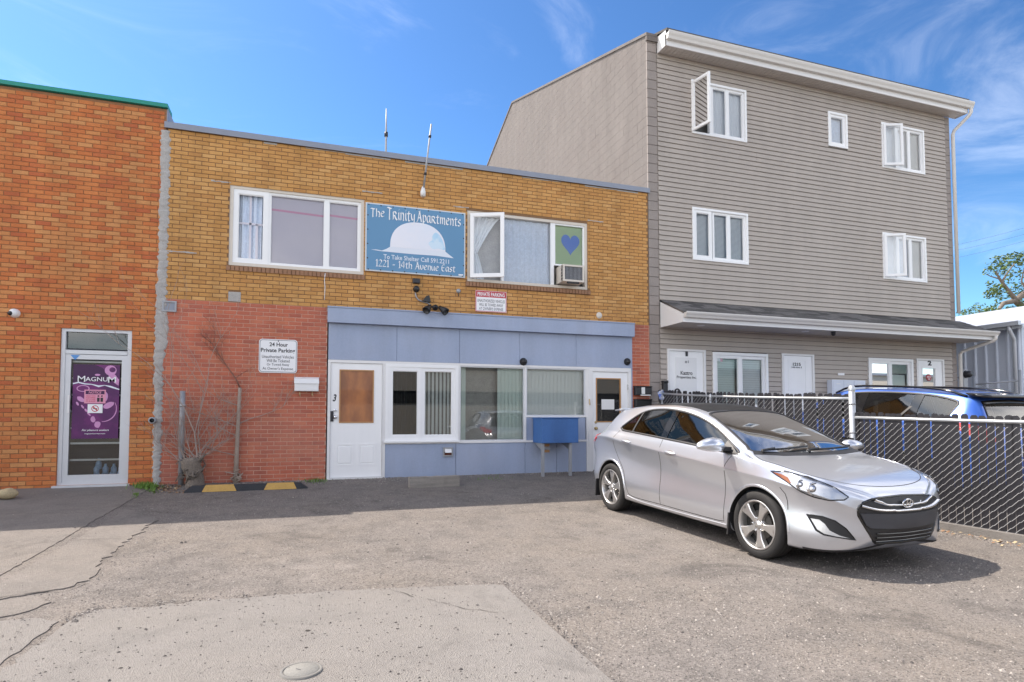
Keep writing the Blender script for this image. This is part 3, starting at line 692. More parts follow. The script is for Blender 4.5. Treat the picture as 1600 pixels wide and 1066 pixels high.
mb = MB(); mb.tube([(5.31,YF-0.03,1.42),(5.305,YF-0.045,1.36),(5.312,YF-0.05,1.30)],0.012,8); part('door_chain', mb, M['tan_strap'], APT)

# ================================================================== orange brick shop on the left
SH = thing('brick_shop', 'orange and buff brick building with a green roof edge, at the left', 'building', (-4.5, YF, 0))
LX0, LX1, LZ = -7.5, -2.20, 6.04
dh = (-3.545, -2.60, 0.03, 2.43)
mb = MB(); wall_sheet(mb, LX0, LX1, -0.1, LZ, [dh], YF, 0.14, 0, 1); mb.box(LX0, LX1, YF+0.3, YF+14, -0.1, LZ-0.02, 2); mb.quad((LX1-0.001,YF,-0.1),(LX1-0.001,YF+0.3,-0.1),(LX1-0.001,YF+0.3,LZ),(LX1-0.001,YF,LZ),0)
part('wall', mb, [M['mortar_left'], M['lb'][0], M['cement']], SH)
from mathutils import noise as mnoise
rl = random.Random(21)
def lt_(x, z, k, i):
    n = mnoise.noise(Vector((x*0.7, z*1.3, 3.1))) + 0.25*math.sin(z*2.2)
    buff = 0.34 + 0.45*n
    return rl.choices([3,4], [3,2])[0] if rl.random() < buff else rl.choices([0,1,2,5], [5,3,4,1.2])[0]
lb_ = brick_list(LX0, LX1-0.03, -0.02, LZ-0.01, [(dh[0],dh[1],-1,dh[3])], 0.05, -0.02, lt_)
lay_bricks(SH, lb_, M['lb'], YF-0.001, YF+0.003, vis=lambda b: b[1] > -4.3)
mb = MB(); mb.box(LX0, LX1+0.02, YF-0.05, YF+0.3, LZ+0.012, LZ+0.075); part('roof_edge', mb, M['green_metal'], SH)
mb = MB(); mb.box(LX1+0.001, LX1+0.018, YF-0.0, YF+14, 5.2, LZ+0.011); part('side_flashing', mb, M['cap_metal'], SH)
mb = MB(); rr = random.Random(31); z = -0.05           # ragged cement joint between the two fronts
zz = []; 
while z < 5.72:
    zz.append((z, LX1-0.055-rr.uniform(0,0.035)-(0.02 if 1.5<z<3.2 else 0), LX1+0.045+rr.uniform(0,0.045)+(0.03 if z>2.2 and z<2.7 else 0)-(0.02 if z < 2 else 0))); z += 0.035
vs = []
for (z,a,b) in zz:
    q = rr.uniform(0.012,0.022); vs += [(a,YF-0.004,z),(a+0.02,YF-q,z),((a+b)/2,YF-q-0.006,z),(b-0.02,YF-q,z),(b,YF-0.004,z)]
mb.add(vs, [(5*i+j,5*i+j+1,5*i+6+j,5*i+5+j) for i in range(len(zz)-1) for j in range(4)])
part('cement_joint', mb, M['cement'], SH)
# door of the shop
mb = MB(); fw = 0.055
mb.frame(dh[0]+0.005, dh[1]-0.005, dh[2], dh[3]-0.005, fw, YF+0.02, YF+0.11, 0, 0.03); zt_ = 2.03; mb.box(dh[0]+fw, dh[1]-fw, YF+0.02, YF+0.11, zt_, zt_+0.06)
mb.box(dh[0]-0.03, dh[1]+0.03, YF-0.08, YF+0.12, 0.0, 0.029)
SD = part('door_frame', mb, M['aluminium'], SH)
pane(SD, (dh[0]+fw, dh[1]-fw, zt_+0.06, dh[3]-fw), YF+0.07, 'store_glass', 'transom_pane')
da, db = dh[0]+fw+0.006, dh[1]-fw-0.006
mb = MB(); mb.box(da, da+0.075, YF+0.03, YF+0.075, 0.045, zt_-0.006); mb.box(db-0.075, db, YF+0.03, YF+0.075, 0.045, zt_-0.006); mb.box(da+0.075, db-0.075, YF+0.03, YF+0.075, 0.045, 0.18); mb.box(da+0.075, db-0.075, YF+0.03, YF+0.075, zt_-0.08, zt_-0.006)
DD = part('door', mb, M['aluminium'], SH, label='glass shop door with a purple poster')
gd = (da+0.075, db-0.075, 0.18, zt_-0.08); pane(DD, gd, YF+0.055, 'store_glass')
mb = MB(); hz = fp(105,640)[1]
mb.box(da+0.062, da+0.088, YF-0.03, YF-0.005, hz-0.05, hz+0.22); mb.box(da+0.062, da+0.088, YF-0.005, YF+0.03, hz+0.17, hz+0.21); mb.box(da+0.062, da+0.088, YF-0.005, YF+0.03, hz-0.04, hz); part('pull_handle', mb, M['white_trim'], DD)
for zb in (565,591,617,643,669,693,719):
    z = fp(150, zb)[1]; mb = MB(); mb.box(gd[0], gd[1], YF+0.10, YF+0.125, z-0.014, z+0.014); part('shelf_bar', mb, M['aluminium'], DD)
mb = MB(); mb.box(gd[0]-.02,gd[1]+.02,YF+0.5,YF+0.52,0.1,2.4); mb.box(gd[0]+0.1,gd[0]+0.18,YF+0.3,YF+0.4,0.1,2.3); part('room', mb, M['interior_dark'], DD)
interior(SH, (dh[0]+.02, dh[1]-.02, 0.03, 2.42), YF+0.12, YF+0.29, 'interior_dark')

# ================================================================== grey sided building on the right
RH = thing('apartment_house', 'three storey greige sided building with a concrete block side wall, at the right', 'building', (11.1, YF, 0))
BX0, BX1, SX1, EX1 = 6.705, 6.945, 15.42, 15.60
ZE = 8.78; OV = 0.33; PT = 1/3
rz = lambda Y: 9.22 + (Y - YF) * PT
YR = 19.75
# block side wall: a core sheet with the blocks proud of it
mb = MB()
prof = [(YF+0.012,-0.1),(YF+0.012,9.13),(YR,rz(YR)-0.08),(2*YR-YF,9.13),(2*YR-YF,-0.1)]
mb.prism([(p[0],p[1]) for p in prof], BX0+0.010, BX1-0.004, 0, 'yz')
part('wall', mb, M['block_paint'], RH)
mb = MB(); mb.box(BX1, EX1, YF+0.35, 2*YR-YF, -0.1, 8.6); part('wall', mb, M['siding_back'], RH)
rr = random.Random(12); blocks = []
for k in range(28, 62):
    z0 = k*0.2; z1 = z0+0.1985
    if z1 < 5.7: continue
    i = 0; off = 0.2 if k % 2 else 0.0
    y = YF + 0.012 - off
    while y < 2*YR-YF:
        y0, y1 = max(y, YF+0.012), min(y+0.3985, 2*YR-YF); y += 0.4
        if y1-y0 < 0.03: continue
        lim = lambda Y: (rz(Y) if Y < YR else rz(2*YR-Y)) - 0.085
        za, zb = min(z1, lim(y0)), min(z1, lim(y1))
        if min(za,zb) - z0 < 0.02: continue
        blocks.append((y0,y1,z0,za,zb,rr.uniform(0.0,0.0012)))
vis_b = sorted(blocks, key=lambda b: b[0]); near, rest = vis_b[:205], vis_b[205:]
cache = {}
def blk(mb, y0,y1,z0,za,zb,d):
    x = BX0 + 0.0065 - d; e = 0.0012; xb = BX0 + 0.0105
    mb.add([(xb,y0,z0),(xb,y1,z0),(xb,y1,zb),(xb,y0,za),(x,y0+e,z0+e),(x,y1-e,z0+e),(x,y1-e,zb-e),(x,y0+e,za-e)], [(4,5,6,7),(0,1,5,4),(1,2,6,5),(2,3,7,6),(3,0,4,7)])
for b in near:
    key = (round(b[1]-b[0],3), round(b[3]-b[2],3), round(b[4]-b[2],3), round(b[5],3))
    if key not in cache:
        mb = MB(); blk(mb, 0, b[1]-b[0], 0, b[3]-b[2], b[4]-b[2], round(b[5],3)); mb.v = [(v[0]-BX0, v[1], v[2]) for v in mb.v]; cache[key] = mesh('concrete_block', mb, M['block_paint'])
    o = bpy.data.objects.new('concrete_block', cache[key]); COL.objects.link(o); o.parent = RH; o.location = Vector((BX0, b[0], b[2])) - WL[RH.name]
mb = MB()
for b in rest: blk(mb, *b)
part('block_courses', mb, M['block_paint'], RH, kind='stuff')
# metal coping on the block wall and bare block ends towards the street
mb = MB()
for s_ in (1,-1):
    f_ = (lambda Y: Y) if s_ == 1 else (lambda Y: 2*YR-Y)
    vs = []
    for Y in (YF-0.03, YR):
        z = rz(Y)-0.07
        for (x,dz) in ((BX0-0.02,-0.03),(BX0-0.02,0.03),(BX1+0.01,0.03),(BX1+0.01,-0.03)): vs.append((x,f_(Y),z+dz))
    mb.add(vs, [(0,1,5,4),(1,2,6,5),(2,3,7,6),(3,0,4,7),(0,3,2,1),(4,5,6,7)])
mb.box(BX0-0.02, BX1+0.01, YF-0.04, YF+0.02, 9.0, 9.10)
part('wall_coping', mb, M['block_paint'], RH)
for k in range(0, 46):
    z0 = k*0.2 - 0.02
    mb = MB(); mb.bbox(BX0+0.002, BX1-0.002, YF-0.004-rr.uniform(0,0.004), YF+0.03, z0, min(z0+0.193, 9.0), 0.005); part('concrete_block', mb, M['block_bare'], RH)
for k in range(0, 44):
    z0 = k*0.2 - 0.02
    mb = MB(); mb.bbox(SX1+0.002, EX1, YF-0.004-rr.uniform(0,0.004), YF+0.4, z0, min(z0+0.193, ZE-0.01), 0.005); part('concrete_block', mb, M['block_bare'], RH)
# openings
R_A = (7.785, 9.225, 7.17, 8.355); R_B = (11.565, 12.155, 7.445, 8.28); R_C = (13.235, 14.665, 7.15, 8.28)
R_D = (7.765, 9.21, 4.415, 5.555); R_E = (13.175, 14.62, 4.405, 5.54)
FL = 0.38
L_1 = (7.105, 8.05, FL, 2.485); L_W1 = (8.225, 9.68, 1.20, 2.455); L_2 = (10.065, 10.985, FL, 2.485); L_W2 = (12.615, 14.055, 1.20, 2.47); L_3 = (14.175, 15.115, FL, 2.50)
uph = [R_A,R_B,R_C,R_D,R_E]; loh = [L_1,L_W1,L_2,L_W2,L_3]
mb = MB(); wall_sheet(mb, BX1, SX1, 3.3, ZE, uph, YF+0.01, 0.12); wall_sheet(mb, BX1, SX1, -0.1, 3.3, loh, YF+0.01, 0.12)
part('sheathing', mb, M['siding_back'], RH)  # dark tone paints the lap shadow seen between siding boards
BH = 0.1055
def board_mesh(x0, x1):
    mb = MB(); y0, y1 = YF-0.022, YF-0.006; g = 0.0062  # gap g lets dark sheathing draw each lap's shadow line
    mb.add([(x0,YF+0.009,g),(x1,YF+0.009,g),(x1,y0,g),(x0,y0,g),(x1,y0,g+0.010),(x0,y0,g+0.010),(x1,y1,BH-0.002),(x0,y1,BH-0.002),(x1,YF+0.009,BH-0.002),(x0,YF+0.009,BH-0.002)],
           [(0,1,2,3),(3,2,4,5),(5,4,6,7),(7,6,8,9),(0,3,5,7,9),(1,8,6,4,2)]); return mb
cache = {}
def siding(z0, z1, hs):
    z = z0
    while z + BH < z1 + 0.05:
        segs = [(BX1+0.004, SX1-0.004)]
        for h in hs:
            if h[2]+0.01 < z+BH*0.55 < h[3]-0.005:
                ns = []
                for (a,b) in segs:
                    if h[1] <= a or h[0] >= b: ns.append((a,b)); continue
                    if h[0] > a+.03: ns.append((a,h[0]))
                    if h[1] < b-.03: ns.append((h[1],b))
                segs = ns
        ns = []
        for (a,b) in segs:
            if b-a > 5.5: j = a + (b-a)*rr.choice((0.3,0.42,0.55,0.68)); ns += [(a,j-0.0015),(j+0.0015,b)]
            else: ns.append((a,b))
        for (a,b) in ns:
            key = (round(a,3),round(b,3))
            if key not in cache:
                m_ = board_mesh(a,b); cache[key] = mesh('siding_board', m_, M['siding'], (WL[RH.name].x, YF, 0))
            o = bpy.data.objects.new('siding_board', cache[key]); COL.objects.link(o); o.parent = RH; o.location = (0, -rr.uniform(0,0.002), z + rr.uniform(-0.0008,0.0008))
        z += BH
siding(3.50, ZE, uph); siding(1.0, 3.0, loh)
siding(-0.05, 1.0, [L_1,L_2,L_3])
# roof, eave, gutter
mb = MB(); Y0 = YF - OV; ze0 = ZE + 0.20
def slab(mb, x0, x1, ya, za, yb, zb, t=0.05, m=0):
    mb.add([(x0,ya,za),(x1,ya,za),(x1,yb,zb),(x0,yb,zb),(x0,ya,za-t),(x1,ya,za-t),(x1,yb,zb-t),(x0,yb,zb-t)], [(0,1,2,3),(7,6,5,4),(0,4,5,1),(1,5,6,2),(2,6,7,3),(3,7,4,0)], m)
slab(mb, BX1+0.012, EX1+0.22, Y0-0.05, ze0+0.13, YR, ze0+0.13+(YR-Y0)*PT); slab(mb, BX1+0.012, EX1+0.22, YR+0.001, ze0+0.13+(YR-Y0)*PT, 2*YR-YF, ze0+0.13)
part('roof', mb, M['shingle_a'], RH)
mb = MB(); x = BX1+0.02
while x < EX1+0.2:
    x1 = min(x+0.10, EX1+0.2); mb.box(x, x1-0.008, Y0+0.02, YF+0.006, ZE-0.0, ZE+0.012); mb.box(x1-0.008, x1, Y0+0.02, YF+0.006, ZE+0.006, ZE+0.012); x = x1
part('soffit_panel', mb, M['soffit'], RH, kind='stuff')
mb = MB(); mb.box(BX1+0.012, EX1+0.22, Y0-0.004, Y0+0.02, ZE-0.012, ZE+0.21)
mb.add([(BX1+0.012,Y0-0.004,ZE-0.010),(BX1+0.012,YF,ZE-0.010),(BX1+0.012,YF,rz(YF)-0.1),(BX1+0.012,Y0-0.004,ZE+0.30),(BX1+0.02,Y0-0.004,ZE-0.010),(BX1+0.02,YF,ZE-0.010),(BX1+0.02,YF,rz(YF)-0.1),(BX1+0.02,Y0-0.004,ZE+0.30)], [(0,1,2,3),(7,6,5,4),(0,4,5,1),(1,5,6,2),(2,6,7,3),(3,7,4,0)])
mb.add([(EX1+0.212,Y0-0.004,ZE-0.010),(EX1+0.212,YF,ZE-0.010),(EX1+0.212,YF,rz(YF)-0.1),(EX1+0.212,Y0-0.004,ZE+0.30),(EX1+0.22,Y0-0.004,ZE-0.010),(EX1+0.22,YF,ZE-0.010),(EX1+0.22,YF,rz(YF)-0.1),(EX1+0.22,Y0-0.004,ZE+0.30)], [(0,1,2,3),(7,6,5,4),(0,4,5,1),(1,5,6,2),(2,6,7,3),(3,7,4,0)])
part('fascia', mb, M['white_trim'], RH)
def gutter(name, x0, x1, Yf, zb, h, parent):
    P = [(Yf,zb),(Yf-0.07,zb),(Yf-0.085,zb+h*0.35),(Yf-0.105,zb+h*0.6),(Yf-0.115,zb+h*0.8),(Yf-0.115,zb+h),(Yf-0.105,zb+h),(Yf-0.10,zb+h*0.85),(Yf,zb+h*0.85)]
    mb = MB(); mb.prism(P, x0, x1, 0, 'yz'); return part(name, mb, M['gutter'], parent)
gutter('gutter', BX1+0.02, EX1+0.32, Y0-0.005, ZE+0.10, 0.15, RH)
mb = MB(); xp_ = EX1+0.06
mb.tube([(EX1+0.25,Y0-0.06,ZE+0.11),(EX1+0.25,Y0-0.06,ZE+0.0),(EX1+0.22,Y0-0.03,ZE-0.08),(xp_+0.03,YF-0.07,ZE-0.36),(xp_,YF-0.05,ZE-0.46),(xp_,YF-0.05,3.7)], 0.042, 10)
part('downspout', mb, M['gutter'], RH)
# porch roof over the ground floor
OVP = 0.80; YP = YF - OVP; zpt = fp(1068,487,YP)[1]; zpb = fp(1068,503,YP)[1]; ZPW = 3.50; PX0, PX1 = BX1+0.02, EX1+0.14
mb = MB(); slab(mb, PX0, PX1, YP-0.02, zpt-0.005, YF+0.005, ZPW-0.005, 0.03); part('roof_deck', mb, M['siding_back'], RH)
cache = {}
rows = 6; sl_len = math.hypot(OVP, ZPW-zpt); 
for r_ in range(rows):
    ya = YP-0.03 + (OVP+0.0)*r_/rows; za = zpt + (ZPW-zpt)*(ya-YP)/OVP; yb = ya + OVP/rows*1.25; zb = za + (ZPW-zpt)/rows*1.25
    x = PX0 - (0.15 if r_ % 2 else 0)
    yb = min(yb, YF-0.006); zb = zpt + (ZPW-zpt)*(yb-YP)/OVP
    while x < PX1:
        x0_, x1_ = max(x, PX0), min(x+0.30, PX1); x += 0.305
        if x1_-x0_ < 0.05: continue
        key = (r_, round(x1_-x0_,3), rr.choice('aabbc'))
        if key not in cache:
            mb = MB(); th = 0.010
            mb.add([(0,ya,za+0.002),(x1_-x0_,ya,za+0.002),(x1_-x0_,ya,za+th),(0,ya,za+th),(0,yb,zb+0.003),(x1_-x0_,yb,zb+0.003)], [(0,1,2,3),(3,2,5,4),(0,3,4),(1,5,2)])
            cache[key] = mesh('shingle', mb, M['shingle_'+key[2]], (0, WL[RH.name].y, 0))
        o = bpy.data.objects.new('shingle', cache[key]); COL.objects.link(o); o.parent = RH; o.location = (x0_-WL[RH.name].x, 0, rr.uniform(0,0.002))
mb = MB(); mb.box(PX0, PX1, YP-0.004, YP+0.02, zpb, zpt-0.03)
for xx in (PX0, PX1-0.012):
    mb.add([(xx,YP+0.02,zpb),(xx,YF-0.001,zpb),(xx,YF-0.001,ZPW-0.01),(xx,YP+0.02,zpt-0.02),(xx+0.012,YP+0.02,zpb),(xx+0.012,YF-0.001,zpb),(xx+0.012,YF-0.001,ZPW-0.01),(xx+0.012,YP+0.02,zpt-0.02)], [(0,1,2,3),(7,6,5,4),(0,4,5,1),(1,5,6,2),(2,6,7,3),(3,7,4,0)])
part('fascia', mb, M['white_trim'], RH)
mb = MB(); x = PX0+0.014
while x < PX1-0.02:
    x1 = min(x+0.30, PX1-0.013); mb.box(x, x1-0.008, YP+0.02, YF-0.02, zpb+0.01, zpb+0.025); mb.box(x1-0.008, x1, YP+0.02, YF-0.02, zpb+0.018, zpb+0.025); x = x1
part('soffit_panel', mb, M['soffit'], RH, kind='stuff')
gutter('gutter', PX0+0.01, PX1+0.06, YP-0.005, zpt-0.115, 0.11, RH)
mb = MB(); mb.tube([(PX1-0.02,YP-0.06,zpt-0.10),(PX1-0.02,YP-0.06,zpt-0.17),(PX1-0.03,YP-0.02,zpt-0.22),(xp_+0.04,YF-0.08,zpb-0.20),(xp_,YF-0.05,zpb-0.27),(xp_,YF-0.05,0.1)], 0.042, 10); part('downspout', mb, M['gutter'], RH)
for px in (1095, 1258):
    a = fp(px, 507 + (px-1095)*0.05, YP+0.35)[0]; mb = MB(); mb.lathe([(0.0,zpb+0.004),(0.07,zpb+0.002),(0.085,zpb+0.012)], (a,YP+0.35,0), 'Z', 20); part('soffit_light', mb, M['white_trim'], RH)
mb = MB(); a = fp(1302,515,YP+0.2); mb.lathe([(0.0,zpb-0.08),(0.03,zpb-0.075),(0.045,zpb-0.045),(0.04,zpb-0.01),(0.055,zpb+0.011)], (a[0],YP+0.2,0), 'Z', 16)
part('camera', mb, M['dark_metal'], RH)

def triple(parent, r, ang, blindm=('hblind','hblind','hblind'), gm='clear_pane'):
    mb = MB(); mb.frame(*r, 0.045, YF-0.035, YF+0.10); W = part('window', mb, M['white_vinyl'], parent)
    i = (r[0]+0.045, r[1]-0.045, r[2]+0.045, r[3]-0.045); wd = (i[1]-i[0])/3
    if ang > 0.01:
        swing_sash(W, i[0]+0.005, YF-0.02, i[2]+0.004, i[3]-0.004, wd+0.02, ang, 0.05, gm='sash_glass' if ang > 1 else 'sky_glass')
        mb = MB(); mb.box(i[0]+wd-0.02, i[0]+wd+0.03, YF+0.0, YF+0.08, i[2], i[3]); part('mullion', mb, M['white_vinyl'], W)
    else: gunit(W, i[0], i[0]+wd, i[2], i[3], YF-0.02, 0.06, gm=gm)
    for k in (1,2):
        a, b = i[0]+wd*k + (0.03 if k == 1 else 0), i[0]+wd*(k+1)
        g = gunit(W, a, b, i[2], i[3], YF+0.0, 0.045, 0.06 if k==2 else 0.03, gm=gm)
        if blindm[k] == 'hblind': hblind(W, (a,b,i[2],i[3]), YF+0.078)
        else: cloth(W, (a,b,i[2],i[3]), YF+0.09, blindm[k], 'curtain', 3, 0.01, n=24)
    if blindm[0] == 'hblind': hblind(W, (i[0],i[0]+wd,i[2],i[3]), YF+0.075)
    elif blindm[0]: cloth(W, (i[0],i[0]+wd,i[2],i[3]), YF+0.09, blindm[0], 'curtain', 3, 0.01, n=24)
    interior(W, (r[0]+0.01,r[1]-0.01,r[2]+0.01,r[3]-0.01), YF+0.135, YF+0.34, 'interior')
triple(RH, R_A, math.radians(78), (None,'curtain_white','curtain_white'))
triple(RH, R_C, math.radians(20), ('curtain_white','curtain_white','hblind'))
triple(RH, R_D, 0.0)
triple(RH, R_E, math.radians(28), ('curtain_white','curtain_blue','hblind'))
mb = MB(); mb.frame(*R_B, 0.05, YF-0.035, YF+0.10); W = part('window', mb, M['white_vinyl'], RH)
g = gunit(W, R_B[0]+.05, R_B[1]-.05, R_B[2]+.05, R_B[3]-.05, YF-0.01, 0.06, gm='clear_pane'); sheet(W, g, YF+0.08, 'curtain_blue', 'roller_shade')
for r, bl in ((L_W1, 'hblind'), (L_W2, 'sheet')):
    mb = MB(); mb.frame(*r, 0.06, YF-0.04, YF+0.10); W = part('window', mb, M['white_vinyl'], RH)
    xm_ = (r[0]+r[1])/2; ga = gunit(W, r[0]+.06, xm_, r[2]+.06, r[3]-.06, YF-0.02, 0.06, 0.05, gm='window_glass'); gb = gunit(W, xm_, r[1]-.06, r[2]+.06, r[3]-.06, YF-0.0, 0.06, 0.05, gm='window_glass')
    if bl == 'hblind': hblind(W, gb, YF+0.075, pitch=0.05); hblind(W, ga, YF+0.10, pitch=0.05, m='blind_green')
    else: sheet(W, ga, YF+0.10, 'blind_white', 'roller_shade'); sheet(W, (gb[0],gb[1],gb[2],gb[2]+(gb[3]-gb[2])*0.75), YF+0.10, 'blind_green', 'roller_shade')
    if bl == 'hblind':
        mb = MB(); q = rect(1119,558,1126,565); mb.box(q[0],q[1],YF+0.012,YF+0.016,q[2],q[3]); part('sticker', mb, M['sign_white'], W); mb = MB(); mb.box(q[1]+0.005,q[1]+0.06,YF+0.012,YF+0.016,q[2],q[3]); part('sticker', mb, M['curtain_pink'], W)
    interior(W, (r[0]+.01,r[1]-.01,r[2]+.01,r[3]-.01), YF+0.125, YF+0.34, 'interior')
def entry(r, label, light=None):
    mb = MB(); mb.box(r[0], r[0]+0.055, YF-0.035, YF+0.08, r[2], r[3]); mb.box(r[1]-0.055, r[1], YF-0.035, YF+0.08, r[2], r[3]); mb.box(r[0]+0.055, r[1]-0.055, YF-0.035, YF+0.08, r[3]-0.04, r[3])
    part('door_frame', mb, M['white_trim'], RH)
    return panel_door(RH, 'door', r[0]+0.06, r[1]-0.06, r[2]+0.01, r[3]-0.045, YF-0.012, light, None, None, [], label)
D1 = entry(L_1, 'white door numbered 1 with a company plate')
q = (gx(1055,600), gx(1088,600), 0.6, fp(1070,559)[1]); mb = MB(); mb.box(q[0],q[1],YF-0.020,YF-0.0125,q[2],q[3]); part('door_plate', mb, M['mail_white'], D1)
mb = MB()
a = fp(1072,552); text(mb, '1', a[0]-0.03, a[0]+0.03, fp(1072,557)[1], fp(1072,548.5)[1], YF-0.0235, 0, 0.05)
text(mb, '#1', *[gx(p,566) for p in (1069,1075)], fp(1072,568)[1], fp(1072,563.5)[1], YF-0.0235)
text(mb, 'Kaztro', gx(1062.5,583), gx(1081,583), fp(1071,586)[1], fp(1071,580)[1], YF-0.0235, 0, 0.015)
text(mb, 'Properties Inc.', gx(1056.5,590), gx(1087,590), fp(1071,593)[1], fp(1071,587.5)[1], YF-0.0235, 0, 0.01)
part('door_lettering', mb, M['ink'], D1)
mb = MB(); a = fp(1057,613); mb.lathe([(0.05,-0.012),(0.065,-0.02),(0.08,-0.012),(0.065,-0.0)], (a[0],YF-0.02,a[1]), 'Y', 20); part('door_knocker', mb, M['black_plastic'], D1)
mb = MB(); a = fp(1095,615); mb.lathe([(0,-0.06),(0.03,-0.05),(0.03,-0.03),(0.015,-0.02),(0.035,0.0)], (a[0],YF-0.013,a[1]), 'Y', 14); part('door_knob', mb, M['chrome'], D1)
D2 = entry(L_2, 'white door numbered 1215')
q = (gx(1231,600), gx(1259,600), 0.6, fp(1245,563)[1]); mb = MB(); mb.frame(*q, 0.02, YF-0.019, YF-0.0125); part('door_moulding', mb, M['white_door'], D2)
mb = MB(); text(mb, '1215', gx(1238,569), gx(1250,569), fp(1244,572)[1], fp(1244,567)[1], YF-0.0205, 0, 0.02); text(mb, '14th Ave. E', gx(1236,574), gx(1252,574), fp(1244,575.4)[1], fp(1244,573)[1], YF-0.0205, 0, 0.02); part('door_lettering', mb, M['ink'], D2)
mb = MB(); a = fp(1265,615); mb.lathe([(0,-0.06),(0.03,-0.05),(0.03,-0.03),(0.015,-0.02),(0.035,0.0)], (a[0],YF-0.013,a[1]), 'Y', 14); part('door_knob', mb, M['chrome'], D2)
lt = (gx(1440,600), gx(1462,600), 0.75, fp(1451,574.5)[1])
D_3 = entry(L_3, 'white door numbered 2 with a dark glass light and a red sticker', lt); pane(D_3, lt, YF+0.01, 'store_glass')
mb = MB(); mb.box(lt[0]-.01,lt[1]+.01,YF+0.04,YF+0.045,lt[2],lt[3]); part('backing', mb, M['interior_dark'], D_3)
mb = MB(); text(mb, '2', gx(1448.5,567), gx(1454.5,567), fp(1451.5,571.5)[1], fp(1451.5,563.5)[1], YF-0.0165, 0, 0.05); part('door_lettering', mb, M['ink'], D_3)
mb = MB(); a = fp(1451.5,590); mb.lathe([(0,-0.004),(0.085,-0.004),(0.085,0.0)], (a[0],YF+0.004,a[1]), 'Y', 24); part('sticker', mb, mat('pink_red', (0.55,0.12,0.13), 0.6), D_3)
mb = MB(); mb.lathe([(0,-0.002),(0.02,-0.002),(0.02,0.0)], (a[0]-0.035,YF-0.0005,a[1]+0.012), 'Y', 12); mb.lathe([(0,-0.002),(0.02,-0.002),(0.02,0.0)], (a[0]+0.035,YF-0.0005,a[1]+0.012), 'Y', 12); mb.box(a[0]-0.03,a[0]+0.03,YF-0.0025,YF-0.0005,a[1]-0.05,a[1]-0.03); part('sticker_print', mb, M['sign_white'], D_3, kind='stuff')
# things on the grey building's wall
q = rect(1291,594,1344,640); q = (q[0],q[1],q[3]-0.62,q[3])
CBX = thing('cluster_mailbox', 'grey bank of six tenant letterboxes on the sided wall', 'mailbox', ((q[0]+q[1])/2, YF-0.02, q[2]))
mb = MB(); mb.box(q[0],q[1],YF-0.16,YF-0.02,q[2],q[3]); part('cabinet', mb, M['shed_metal'], CBX)
for i in range(3):
    for j in range(2):
        x0 = q[0]+0.03+i*(q[1]-q[0]-0.06)/3; z0 = q[2]+0.02+j*0.30; w_ = (q[1]-q[0]-0.06)/3-0.012
        mb = MB(); mb.bbox(x0,x0+w_,YF-0.168,YF-0.160,z0,z0+0.285,0.004); d_ = part('letterbox_door', mb, M['shed_metal'], CBX)
        mb = MB(); mb.box(x0+w_*0.3,x0+w_*0.7,YF-0.172,YF-0.1685,z0+0.2,z0+0.215); part('slot', mb, M['mail_white'], d_)
q = rect(1308,583,1318,587); mb = MB(); mb.box(q[0],q[1],YF-0.028,YF-0.019,q[2],q[3]); solo('wall_plate', mb, M['sign_white'], 'small white plate on siding above the grey letterboxes', 'plate', (q[0],YF-0.02,q[2]))
q = rect(1032.5,595,1041,622); MBX = thing('mailbox', 'tall narrow black mailbox beside the door numbered 1', 'mailbox', ((q[0]+q[1])/2, YF-0.02, q[3]-0.42))
mb = MB(); mb.bbox(q[0]+0.005,q[1]-0.015,YF-0.10,YF-0.02,q[3]-0.42,q[3]-0.05,0.01); part('box_body', mb, M['black_plastic'], MBX)
mb = MB(); mb.bbox(q[0]+0.0,q[1]-0.01,YF-0.115,YF-0.018,q[3]-0.048,q[3],0.012); part('lid', mb, M['black_plastic'], MBX)
q = fp(1506,585); mb = MB(); MT = thing('wall_meter', 'small black utility meter at the right corner of the sided building', 'meter', (EX1+0.28, YF-0.06, q[1]-0.2))
mb.lathe([(0.0,-0.14),(0.07,-0.13),(0.085,-0.10),(0.085,-0.02),(0.10,-0.0)], (EX1+0.28,YF-0.02,q[1]), 'Y', 18); part('meter_dial', mb, M['dark_metal'], MT)
mb = MB(); mb.bbox(EX1+0.20,EX1+0.36,YF-0.02,YF+0.06,q[1]-0.35,q[1]+0.12,0.01); part('meter_box', mb, M['galv_dull'], MT)
mb = MB(); mb.box(EX1-0.02,EX1+0.36,YF+0.06,YF+0.1,q[1]-0.1,q[1]-0.06); part('bracket', mb, M['galv_dull'], MT)

# ================================================================== metal shed further right
SHX = 19.0
SD2 = thing('metal_shed', 'pale blue ribbed metal shed beyond the sided building', 'shed', (SHX+4, 20, 0))
def xpz(px, py, X=SHX):
    d = ray(px,py); t = X/d.x; p = CAM + d*t; return p.y, p.z
yc = xpz(1597,560)[0]; zE = 3.62
mb = MB(); mb.box(SHX+0.02, SHX+9, yc, 34, -0.1, zE); part('wall', mb, M['shed_metal'], SD2)
y = yc+0.02; k = 0
me_rib = None
while y < 30:
    if me_rib is None:
        m_ = MB(); m_.add([(0.02,0,0),(-0.02,0.03,0),(-0.02,0.07,0),(0.02,0.10,0),(0.02,0,zE-0.02),(-0.02,0.03,zE-0.02),(-0.02,0.07,zE-0.02),(0.02,0.10,zE-0.02)],[(0,1,5,4),(1,2,6,5),(2,3,7,6)]); me_rib = mesh('wall_rib', m_, M['shed_metal'])
    o = bpy.data.objects.new('wall_rib', me_rib); COL.objects.link(o); o.parent = SD2; o.location = Vector((SHX,y,0))-WL[SD2.name]; y += 0.30
